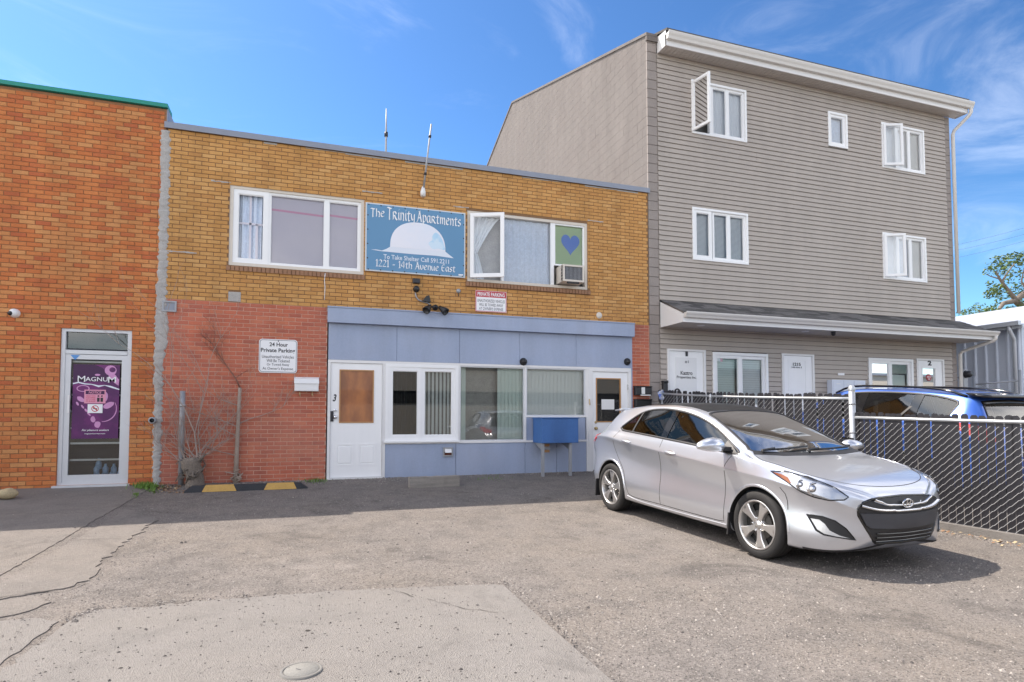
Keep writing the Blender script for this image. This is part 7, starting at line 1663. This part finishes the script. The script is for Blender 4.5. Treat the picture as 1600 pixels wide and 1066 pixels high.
for x in (-.40,.40):
    mb = MB(); mb.bbox(x-.24,x+.24,2.1+sY0,2.6+sY0,.56,.72,.04); s1_ = sp('seat', mb, 'seat_cloth'); mb = MB(); mb.bbox(x-.23,x+.23,2.55+sY0,2.7+sY0,.68,1.20,.04); sp('backrest', mb, 'seat_cloth', s1_); mb = MB(); mb.bbox(x-.13,x+.13,2.58+sY0,2.68+sY0,1.22,1.40,.03); sp('headrest', mb, 'seat_cloth', s1_)
mb = MB(); mb.bbox(-.66,.66,3.3+sY0,3.45+sY0,.6,1.18,.04); sp('rear_seat', mb, 'seat_cloth')
for (x,s,sg) in ((-.90,.93,-1),(-.90,3.59,-1),(.90,.93,1),(.90,3.59,1)):
    mb = MB(); c = (x,s+sY0,.35); k = sg; mb.lathe([(.24,-.2*k),(.32,-.21*k),(.348,-.18*k),(.35,-.03*k),(.335,0),(.25,.0),(.235,-.02*k),(.235,-.2*k)], c, 'X', 36); w_ = sp('wheel', mb, 'tyre'); mb = MB(); mb.lathe([(0,-.03*k),(.06,-.02*k),(.20,-.03*k),(.225,-.01*k),(.236,-.01*k),(.235,-.1*k)], c, 'X', 30); sp('rim', mb, 'alloy', w_)
mb = MB(); mb.bbox(-.26,.26,4.565+sY0,4.575+sY0,.72,.84,0.004); sp('number_plate', mb, 'sign_white')
# ================================================================== chain link fence with privacy slats
FA = Vector((6.83, 10.80)); FB = Vector((7.12, 6.42)); FC = Vector((7.60, 2.6))
FN = thing('chain_link_fence', 'chain link fence with black privacy slats running from the house corner past the silver hatchback', 'fence', (FB.x, FB.y, gz(FB.y)))
rr = random.Random(8)
bm_('slat_black', (0.022,0.021,0.026), rough=0.5, var=0.2, scale=3)
def fpt(A, B, t): return A.lerp(B, t)
post_r = 0.028
def fence_run(A, B, h, s0, posts):
    L = (B-A).length; d = (B-A)/L; nrm = Vector((-d.y, d.x))
    if nrm.x > 0: nrm = -nrm                                    # towards the camera side
    zc = lambda t: gz(A.y + d.y*t) + 0.10                       # top of the low kerb
    P3 = lambda t, z, o=0.0: (A.x+d.x*t+nrm.x*o, A.y+d.y*t+nrm.y*o, z)
    mb = MB(); N = 8; mb.tube([P3(L*i/N, zc(L*i/N)+h) for i in range(N+1)], 0.021, 10); part('top_rail', mb, M['galv'], FN)
    for t, r_, hh in posts:
        mb = MB(); mb.tube([P3(t, zc(t)-0.3), P3(t, zc(t)+hh)], r_, 14); mb.lathe([(r_+.004,zc(t)+hh-.03),(r_+.006,zc(t)+hh+.005),(r_*.7,zc(t)+hh+.035),(0,zc(t)+hh+.045)], (A.x+d.x*t, A.y+d.y*t, 0), 'Z', 14); po = part('post', mb, M['galv'], FN)
        for f in (0.12,0.4,0.68,0.95):
            mb = MB(); mb.tube([P3(t, zc(t)+h*f-.012), P3(t, zc(t)+h*f+.012)], r_+.004, 12); part('tie_band', mb, M['galv_dull'], po)
    pitch = 0.085; n = int(L/pitch); cache = []
    for v in range(4):
        mb = MB(); hh = h + 0.04 + v*0.006; w_ = 0.0385
        mb.add([(-w_,-.003,-0.01),(w_,-.003,-0.01),(w_,-.003,hh),(w_*.6,-.003,hh+.022),(-w_*.6,-.003,hh+.022),(-w_,-.003,hh),(-w_,.003,-0.01),(w_,.003,-0.01),(w_,.003,hh),(w_*.6,.003,hh+.022),(-w_*.6,.003,hh+.022),(-w_,.003,hh)],
               [(0,1,2,3,4,5),(11,10,9,8,7,6)]+[(i,6+i,6+(i+1)%6,(i+1)%6) for i in range(6)])
        cache.append(mesh('slat', mb, M['slat_black']))
    ang = math.atan2(d.y, d.x)
    for i in range(n):
        t = (i+.5)*pitch; o = bpy.data.objects.new('slat', rr.choice(cache)); COL.objects.link(o); o.parent = FN
        o.location = Vector(P3(t, zc(t)-(0.0 if h > 1.3 else 0.0))) - WL[FN.name]; o.rotation_euler = (0, rr.gauss(0,0.012), ang); o.scale = (1,1,1)
    # woven wire: front diagonals pass over the slats, back diagonals behind them
    mb = MB(); dz = pitch*0.93; r_ = 0.0032
    k = int(h/dz)+2
    def seg(a, b, r_=0.0027):
        a, b = Vector(a), Vector(b); q = (b-a).normalized(); u = q.cross(Vector((nrm.x,nrm.y,0))).normalized()*r_; v = Vector((nrm.x,nrm.y,0))*r_
        mb.add([a-u,a+v,a+u,b-u,b+v,b+u],[(0,1,4,3),(1,2,5,4),(2,0,3,5)])
    for i in range(n+1):
        t0, t1 = (i-.5)*pitch, (i+.5)*pitch
        for j in range(-1, k):
            z0, z1 = j*dz - 0.045, (j+1)*dz - 0.045
            if z1 > h+0.01 or t0 < 0 or t1 > L: continue
            e = pitch*.12
            seg(P3(t0+e, zc(t0)+z0+dz*.06, 0.010), P3(t1-e, zc(t1)+z1-dz*.06, 0.010))
            seg(P3(t1-e, zc(t1)+z1-dz*.06, 0.010), P3(t1, zc(t1)+z1, 0.0))
            seg(P3(t0, zc(t0)+z0, 0.0), P3(t0+e, zc(t0)+z0+dz*.06, 0.010))
            seg(P3(t0, zc(t0)+z1, 0.0), P3(t1, zc(t1)+z0, -0.010))
    for i in range(n):                                           # twisted lower selvage and thin gaps of wire between slats
        t = (i+.5)*pitch
        for sg in (-1,1): seg(P3(t-sg*pitch/2, zc(t)-0.04, 0.004), P3(t, zc(t)-0.085, 0.004))
    part('wire_mesh', mb, M['wire_galv'], FN, kind='stuff')
L1, L2 = (FB-FA).length, (FC-FB).length
fence_run(FA, FB, 1.46, 0, [(0.12,0.028,1.50),(1.55,0.028,1.46),(L1-0.0,0.042,1.60)])
fence_run(FB, FC, 1.20, 0, [(L2*0.99,0.028,1.2)])
# low concrete kerb under the fence
mb = MB()
for A, B in ((FA,FB),(FB,FC)):
    d = (B-A).normalized(); nn = Vector((-d.y,d.x)); N = 10; vs = []
    for i in range(N+1):
        p = A.lerp(B, i/N); z = gz(p.y)
        for (o,zz) in ((-.09,-.1),(-.08,.085),(.08,.085),(.09,-.1)): vs.append((p.x+nn.x*o,p.y+nn.y*o,z+zz))
    mb.add(vs, [(4*i+j,4*i+j+1,4*i+5+j,4*i+4+j) for i in range(N) for j in range(3)])
solo('fence_kerb', mb, M['slab'], None, None, kind='structure')
# second fence far back by the shed
d0 = lambda px, X: (lambda d: CAM + d*((X-CAM.x)/d.x))(ray(px, 600))
FF = thing('wire_fence', 'low bare chain link fence in front of the pale blue shed', 'fence', (17.6, 12.0, 0))
pp = [d0(1522,16.9), d0(1594,17.6)]
tops = []
for p, py in zip(pp, (588,578)):
    dist = (p-CAM).dot(_FH); zt_ = 1.06 + (HOR-py)/F_PX*dist; tops.append(Vector((p.x,p.y,zt_)))
    mb = MB(); mb.tube([(p.x,p.y,-.1),(p.x,p.y,zt_)],0.035,10); part('post', mb, M['galv_dull'], FF)
a, b = tops[0]-Vector((0,0,.22)), tops[1]-Vector((0,0,.28)); mb = MB(); mb.tube([a,b],0.02,8); part('top_rail', mb, M['galv_dull'], FF)
mb = MB(); L = (b-a).length; n = int(L/0.06); dd = (b-a)/n
for i in range(n):
    for j in range(int(a.z/0.06)):
        z = a.z-0.06*(j+1); p, q = a+dd*i, a+dd*(i+1); u = Vector((0,0,.0022))
        for (A_,B_) in ((Vector((p.x,p.y,z)),Vector((q.x,q.y,z+.06))),(Vector((p.x,p.y,z+.06)),Vector((q.x,q.y,z)))): mb.add([A_-u,B_-u,B_+u,A_+u],[(0,1,2,3)])
part('wire_mesh', mb, M['galv_dull'], FF, kind='stuff')
# rag on the fence end
q = fp(1034,614,10.6); mb = MB(); rr = random.Random(2); vs = []
for j in range(5):
    for i in range(5): vs.append((q[0]-.05+.028*i+rr.gauss(0,.008),10.62+rr.gauss(0,.012),q[1]+.05-.045*j+rr.gauss(0,.008)))
mb.add(vs,[(5*j+i,5*j+i+1,5*j+6+i,5*j+5+i) for j in range(4) for i in range(4)],0,True); RG_ = thing('rag', 'scrap of blue and white plastic caught at the house end of the fence', 'rag', (q[0],10.62,q[1]-.13)); part('plastic_sheet', mb, mat('blue_plastic',(0.10,0.18,0.55),0.4,col2=(0.7,0.72,0.75),c2amt=0.9,c2scale=14), RG_)

# ================================================================== plants
bm_('bark', (0.20,0.165,0.135), rough=0.95, var=0.35, scale=14, fine=0.35, fscale=70, bump=1.0, bscale=60); bm_('twig', (0.36,0.285,0.245), rough=0.9, var=0.2); bm_('twig_red', (0.22,0.10,0.07), rough=0.8, var=0.2)
def twigs(mb, p, d, l, r, depth, rnd, flat, m=0, spread=0.6):
    n = 4; P = [Vector(p)]; q = Vector(d).normalized()
    for i in range(n):
        q = (q + Vector((rnd.gauss(0,.13), rnd.gauss(0,.05), rnd.gauss(0,.10)+.02))).normalized(); x = P[-1]+q*l/n
        if x.y > flat-.02: x.y = flat-.02-rnd.uniform(0,.03); 
        P.append(x)
    mb.tube(P, [r*(1-.65*i/n) for i in range(n+1)], 4 if r < .006 else 6, m, False)
    if depth:
        for k in range(rnd.randint(2,4)):
            i = rnd.randint(1,n); s_ = rnd.choice((-1,1)); nd = Vector((q.x*.7+s_*rnd.uniform(.3,.9)*spread*1.4, q.y*.5+rnd.uniform(-.25,.12), q.z*.8+rnd.uniform(-.15,.5)))
            twigs(mb, P[i], nd, l*rnd.uniform(.45,.72), r*.5, depth-1, rnd, flat, m, spread)
p = (fp(305,700)[0], YF-.24); rnd = random.Random(14); SHB = thing('bare_shrub', 'bare leafless shrub with a thick gnarled stump against the red bricks', 'shrub', (p[0],p[1],gz(p[1])))
hS = 0.46; mb = MB(); n = 14; vs = []
rings = [(0.0,.15),(.08,.125),(.2,.115),(.32,.125),(.42,.14),(.48,.10)]
for i,(z,r_) in enumerate(rings):
    for j in range(n): t = 2*PI*j/n; q = r_*(1+.22*math.sin(3*t+i)+rnd.gauss(0,.10)); vs.append((p[0]+q*math.cos(t)+.02*math.sin(i*1.3),p[1]+.05+q*.75*math.sin(t),gz(p[1])-.04+z))
mb.add(vs,[(i*n+j,i*n+(j+1)%n,(i+1)*n+(j+1)%n,(i+1)*n+j) for i in range(len(rings)-1) for j in range(n)]+[tuple(5*n+j for j in range(n))],0,True)
for k in range(34):
    t = rnd.uniform(0,2*PI); z = rnd.uniform(.05,.45); a = Vector((p[0]+.13*math.cos(t),p[1]+.05+.10*math.sin(t),gz(p[1])+z)); mb.tube([a,a+Vector((rnd.gauss(0,.05),-.02+rnd.gauss(0,.03),rnd.uniform(-.09,.12))),a+Vector((rnd.gauss(0,.09),-.03,rnd.uniform(-.12,.15)))],[.016,.012,.007],5)
part('trunk', mb, M['bark'], SHB)
mb = MB()
for k in range(18):
    a = rnd.uniform(-1.15,1.15); q0 = (p[0]+rnd.uniform(-.1,.1),p[1]+.05,gz(p[1])+.42+rnd.uniform(-.12,.04)); l = rnd.uniform(.45,1.05)*(1.0 if abs(a) < .7 else .75)
    twigs(mb, q0, (math.sin(a), rnd.uniform(-.1,.12), math.cos(a)*.9+.15), l, rnd.uniform(.005,.009), 3, rnd, YF)
for k in range(3): twigs(mb, (p[0]+rnd.uniform(-.05,.12),p[1]+.05,gz(p[1])+.45), (rnd.uniform(-.22,.05),0,1), rnd.uniform(1.35,1.75), .011, 3, rnd, YF, 0, .45)
part('branches', mb, M['twig'], SHB, kind='stuff')
p = (fp(369,740)[0], YF-.08); zt_ = fp(372,606)[1]; STM = thing('thin_tree', 'thin pale cut stem with a few bare shoots on the red brick wall', 'tree', (p[0],p[1],gz(p[1])))
yy = YF-.06; mb = MB(); mb.tube([(p[0],yy,gz(yy)-.03),(p[0]+.01,yy,.5),(p[0]+.02,yy,1.0),(p[0]+.035,yy,zt_)],[.042,.034,.030,.026],10); 
for k in range(8): a = Vector((p[0]+rnd.gauss(0,.04),yy-.02,gz(yy)+rnd.uniform(.0,.14))); mb.tube([a,a+Vector((rnd.gauss(0,.05),-.02,.05)),a+Vector((rnd.gauss(0,.07),-.03,.09))],[.018,.014,.006],5)
part('trunk', mb, mat('pale_bark',(0.34,0.27,0.22),0.9,var=0.2,scale=12,fine=0.2), STM)
mb = MB(); t0 = Vector((p[0]+.035,yy,zt_)); e = fp(345,558); e2 = fp(322,522); P = [t0, Vector((t0.x-.06,yy,zt_+.14)), Vector((e[0],yy,e[1])), Vector((e2[0],yy,e2[1]))]; mb.tube(P,[.016,.013,.009,.003],6,1)
for k in range(7): twigs(mb, P[1+k%2].lerp(P[2+k%2],rnd.random()), (rnd.choice((-1,1))*rnd.uniform(.3,.9),-.05,.8), rnd.uniform(.2,.5), .005, 2, rnd, YF, 1)
for z, sx, l in ((.95,1,.75),(.90,-1,.7),(.42,-1,.55),(1.25,-1,.4),(.75,-1,.5)): twigs(mb, (p[0]+.02,yy,z), (sx*.9,-.08,.42), l, .009, 3, rnd, YF, 0)
part('branches', mb, [M['twig'],M['twig_red']], STM, kind='stuff')
# tree behind the shed
M['leaf'] = [mat('leaf_%s' % 'abc'[i], c, 0.6, var=0.25, scale=2) for i, c in enumerate(((0.085,0.135,0.022),(0.05,0.09,0.018),(0.13,0.185,0.035)))]
def wpt(px, py, Y): d = ray(px,py); return CAM + d*((Y-CAM.y)/d.y)
def leaf_cluster(mb, c, r, n, rnd, size=.16, flat=.7):
    for _ in range(n):
        while True:
            v = Vector((rnd.uniform(-1,1),rnd.uniform(-1,1),rnd.uniform(-1,1)))
            if v.length < 1: break
        q = c + Vector((v.x*r, v.y*r, v.z*r*flat)); u = Vector((rnd.gauss(0,1),rnd.gauss(0,1),rnd.gauss(0,.6))).normalized(); w_ = u.cross(Vector((rnd.gauss(0,1),rnd.gauss(0,1),rnd.gauss(0,1)))).normalized(); s_ = size*rnd.uniform(.6,1.3)
        mb.add([q-u*s_, q-w_*s_*.45, q+u*s_, q+w_*s_*.45],[(0,1,2,3)],rnd.choice((0,0,1,2)))
def tree_crown(name, label, base, trunkpts, clusters, seed, size, Y):
    rnd = random.Random(seed); T_ = thing(name, label, 'tree', tuple(base), 'trees beyond the shed')
    mb = MB(); ends = []
    for P, r0, r1 in trunkpts: mb.tube(P, [r0+(r1-r0)*i/(len(P)-1) for i in range(len(P))], 8, 0, False)
    part('trunk', mb, M['bark'], T_); mb = MB()
    for c, r, n in clusters: leaf_cluster(mb, c, r, int(n*1.7), rnd, size*.74)
    part('crown', mb, M['leaf'], T_, kind='stuff')
Y0 = 32; k = lambda px,py,dy=0: wpt(px,py,Y0+dy)
b0 = wpt(1605,640,Y0); b0.z = 0; rnd = random.Random(6)
limbs = [([b0, k(1606,520), k(1598,480), k(1586,470), k(1568,474), k(1556,490)], .40,.10), ([k(1598,482), k(1584,465), k(1572,450), k(1562,436), k(1556,424)], .22,.05), ([k(1572,450), k(1566,440), k(1575,425), k(1585,412)], .12,.04), ([k(1586,470), k(1605,455), k(1625,430), k(1640,400)], .25,.06), ([k(1604,500), k(1640,470), k(1680,450)], .25,.06), ([k(1562,436), k(1548,432), k(1540,428)], .06,.02), ([k(1605,455),k(1596,440),k(1600,420)],.1,.03)]
cl = []
for (px,py,r,n) in ((1562,412,1.0,90),(1580,408,1.1,110),(1598,405,1.1,110),(1620,402,1.5,150),(1650,410,2.0,200),(1547,424,.6,40),(1570,426,.7,34),(1590,428,.8,40),(1556,452,.7,90),(1549,460,.6,60),(1565,462,.6,36),(1585,455,.7,30),(1600,450,.9,90),(1598,482,1.2,160),(1580,486,.6,40),(1620,470,1.5,160),(1550,484,.5,40),(1660,450,2.0,220),(1690,470,2.2,200),(1545,442,.35,14),(1577,440,.5,14),(1558,474,.4,14)): cl.append((k(px,py,rnd.uniform(-1.5,1.5)), r*.92, n))
tree_crown('leafy_tree', 'sparse leafy tree with bare limbs showing, beyond the shed roof at the right edge', b0, limbs, cl, 5, .17, Y0)
b1 = wpt(1535,640,44); b1.z = 0
cl = [(wpt(px,py,44+rnd.uniform(-1,1)), r, n) for (px,py,r,n) in ((1506,492,.8,60),(1515,488,.7,50),(1528,480,.7,40),(1530,490,.9,70),(1545,488,.9,80),(1558,488,.9,80),(1540,497,1.2,120),(1570,495,1.2,120))]
tree_crown('leafy_tree', 'low green treetops peeping over the shed roof beside the house', b1, [([b1, wpt(1535,520,44), wpt(1530,485,44)], .2,.05), ([wpt(1535,520,44), wpt(1556,488,44)], .12,.03)], cl, 9, .17, 44)
# overhead wires
for i, (ya, yb_) in enumerate(((379,353),(387,364),(399,374))):
    A_, B_ = wpt(1440,ya+15,70), wpt(1680,yb_-20,52); mb = MB(); mb.tube([A_.lerp(B_,t/10)-Vector((0,0,.35*math.sin(PI*t/10))) for t in range(11)], 0.014, 5)
    solo('overhead_wire', mb, M['dark_metal'], ('topmost','middle','lowest')[i]+' of the three thin overhead wires in the sky at the right', 'wire', tuple(A_), 'overhead wires')
# ================================================================== loose stones, litter, grass
bm_('stone_light', (0.34,0.31,0.28), rough=0.95, var=0.35, scale=40); bm_('stone_dark', (0.10,0.09,0.085), rough=0.95, var=0.4, scale=40); bm_('stone_mid', (0.22,0.195,0.175), rough=0.95, var=0.35, scale=40); bm_('soil_dark', (0.035,0.03,0.027), rough=1)
rnd = random.Random(99)
def stone(mb, x, y, z, r, m):
    a = rnd.uniform(0,PI); c, s_ = math.cos(a)*r, math.sin(a)*r; e = rnd.uniform(.6,1.2); h = r*rnd.uniform(.5,.9)
    mb.add([(x+c,y+s_,z),(x-s_*e,y+c*e,z),(x-c*rnd.uniform(.7,1.1),y-s_,z),(x+s_*e,y-c*e,z),(x+c*.45,y+s_*.3,z+h),(x-c*.35,y-s_*.45,z+h*rnd.uniform(.7,1.1))],[(0,1,4),(1,5,4),(1,2,5),(2,3,5),(3,4,5),(3,0,4)],m)
slabpoly = [G(*q) for q in ((780,915),(395,936),(150,955),(0,1056))]
def onslab(x, y):
    if x > 1.57: return False
    y1 = 4.95 + (1.57-x)*0.08
    return y < y1
mb = MB(); cnt = 0
while cnt < 15000:
    t = rnd.random(); px = rnd.uniform(-40,1640); py = 770 + 330*rnd.random()**1.1
    x, y = G(px, py)
    if y > YF-.05 or x < -6 or x > 7.3 + .13*(6.42-y): continue
    if onslab(x,y):
        if rnd.random() > .05: continue
        h = .014; m_ = rnd.choice((1,1,1,2))
    elif x < -1.55 and px + (py-757)*1.35 < 250+rnd.uniform(-20,20):
        if rnd.random() > .06: continue
        h = .024; m_ = rnd.choice((1,2,0))
    else: h = 0.0; m_ = rnd.choices((0,1,2),(4,2.4,5))[0]
    n_ = mnoise.noise(Vector((x*.6,y*.6,0)))
    if h == 0 and rnd.random() > .45+n_*.9: continue
    r_ = min(.022, rnd.lognormvariate(-5.35,.42)); stone(mb, x, y, gz(y)+h, r_, m_); cnt += 1
for _ in range(1500):                                            # grit spilling over the slab edge
    if rnd.random() < .7: q = rnd.choice(((G(780,915),G(395,936)),(G(395,936),G(150,955)),(G(150,955),G(112,972)))); t = rnd.random(); x = q[0][0]+(q[1][0]-q[0][0])*t+rnd.gauss(0,.03); y = q[0][1]+(q[1][1]-q[0][1])*t-rnd.gauss(-.01,.05)
    else: x = 1.57+rnd.gauss(.0,.05); y = rnd.uniform(2.6,4.95)
    stone(mb, x, y, gz(y)+(.012 if onslab(x,y) else 0), min(.018, rnd.lognormvariate(-5.2,.4)), rnd.choices((0,1,2),(3,3,5))[0])
solo('gravel', mb, [M['stone_light'],M['stone_dark'],M['stone_mid']], None, None, kind='stuff')
mb = MB()
for _ in range(1100):                                            # dark pits and crumbs on the concrete
    x, y = rnd.uniform(-3,1.5), rnd.uniform(2.4,4.95)
    if not onslab(x,y): continue
    r_ = rnd.lognormvariate(-5.5,.5); n = 6; z = gz(y)+.0155
    mb.add([(x+r_*math.cos(2*PI*i/n)*rnd.uniform(.6,1.2),y+r_*math.sin(2*PI*i/n)*rnd.uniform(.6,1.2),z) for i in range(n)],[tuple(range(n))])
solo('concrete_pits', mb, M['soil_dark'], None, None, kind='stuff')
mb = MB()
for _ in range(5200):                                            # crumbs swept against the walls and the fence kerb
    u = rnd.random()
    if u < .55: x = rnd.uniform(-2.2,6.3); y = YF-.02-abs(rnd.gauss(0,.10))
    elif u < .8: y = rnd.uniform(2.8,6.3); t = (FB.y-y)/(FB.y-FC.y); x = FB.x+(FC.x-FB.x)*t-.10-abs(rnd.gauss(0,.14))
    else: x = rnd.uniform(-2.2,2.5); y = YF-.1-abs(rnd.gauss(0,.28))
    stone(mb, x, y, gz(y), min(.02, rnd.lognormvariate(-5.0,.4)), rnd.choices((0,1,2),(4,2,5))[0])
solo('wall_gravel', mb, [M['stone_light'],M['stone_dark'],M['stone_mid']], None, None, kind='stuff')
bm_('dry_leaf', (0.26,0.15,0.08), rough=0.9, var=0.4, scale=30); bm_('straw', (0.42,0.33,0.20), rough=0.9, var=0.3, scale=30)
mb = MB()
for _ in range(420):
    if rnd.random() < .6: c = G(rnd.gauss(262,16), rnd.gauss(763,4))
    else: y = rnd.uniform(3.0,5.4); t = (FB.y-y)/(FB.y-FC.y); c = (FB.x+(FC.x-FB.x)*t-.12-abs(rnd.gauss(0,.12)), y)
    z = gz(c[1])+rnd.uniform(.006,.02); a = rnd.uniform(0,2*PI); s_ = rnd.uniform(.01,.026); u = Vector((math.cos(a),math.sin(a),rnd.gauss(0,.3)))*s_; w_ = Vector((-math.sin(a),math.cos(a),rnd.gauss(0,.4)))*s_*.5; q = Vector((c[0],c[1],z)); mb.add([q-u,q-w_,q+u,q+w_],[(0,1,2,3)],rnd.choice((0,0,1)))
solo('leaf_litter', mb, [M['dry_leaf'],M['straw']], None, None, kind='stuff')
mb = MB(); bm_('weed', (0.12,0.22,0.03), rough=0.6, var=0.3, scale=20)
for (cx_,cy_,sx_2,n,h0) in ((229,763,9,420,.07),(238,768,4,80,.05),(490,752,10,110,.05),(700,752,7,60,.045),(212,775,3,60,.03),(770,748,14,60,.03)):
    for _ in range(n):
        c = G(rnd.gauss(cx_,sx_2), rnd.gauss(cy_,2.0)); y = min(c[1],YF-.02); z = gz(y)+(.02 if c[0] < -2.1 else 0); h = h0*rnd.uniform(.4,1.1); a = rnd.uniform(0,2*PI); q = Vector((c[0],y,z)); d = Vector((math.cos(a)*h*.6,math.sin(a)*h*.5,h)); w_ = Vector((-math.sin(a),math.cos(a),0))*.005
        mb.add([q-w_,q+w_,q+d*.6+w_*.8,q+d,q+d*.6-w_*.8],[(0,1,2,3,4)])
solo('weeds', mb, M['weed'], None, None, kind='stuff')
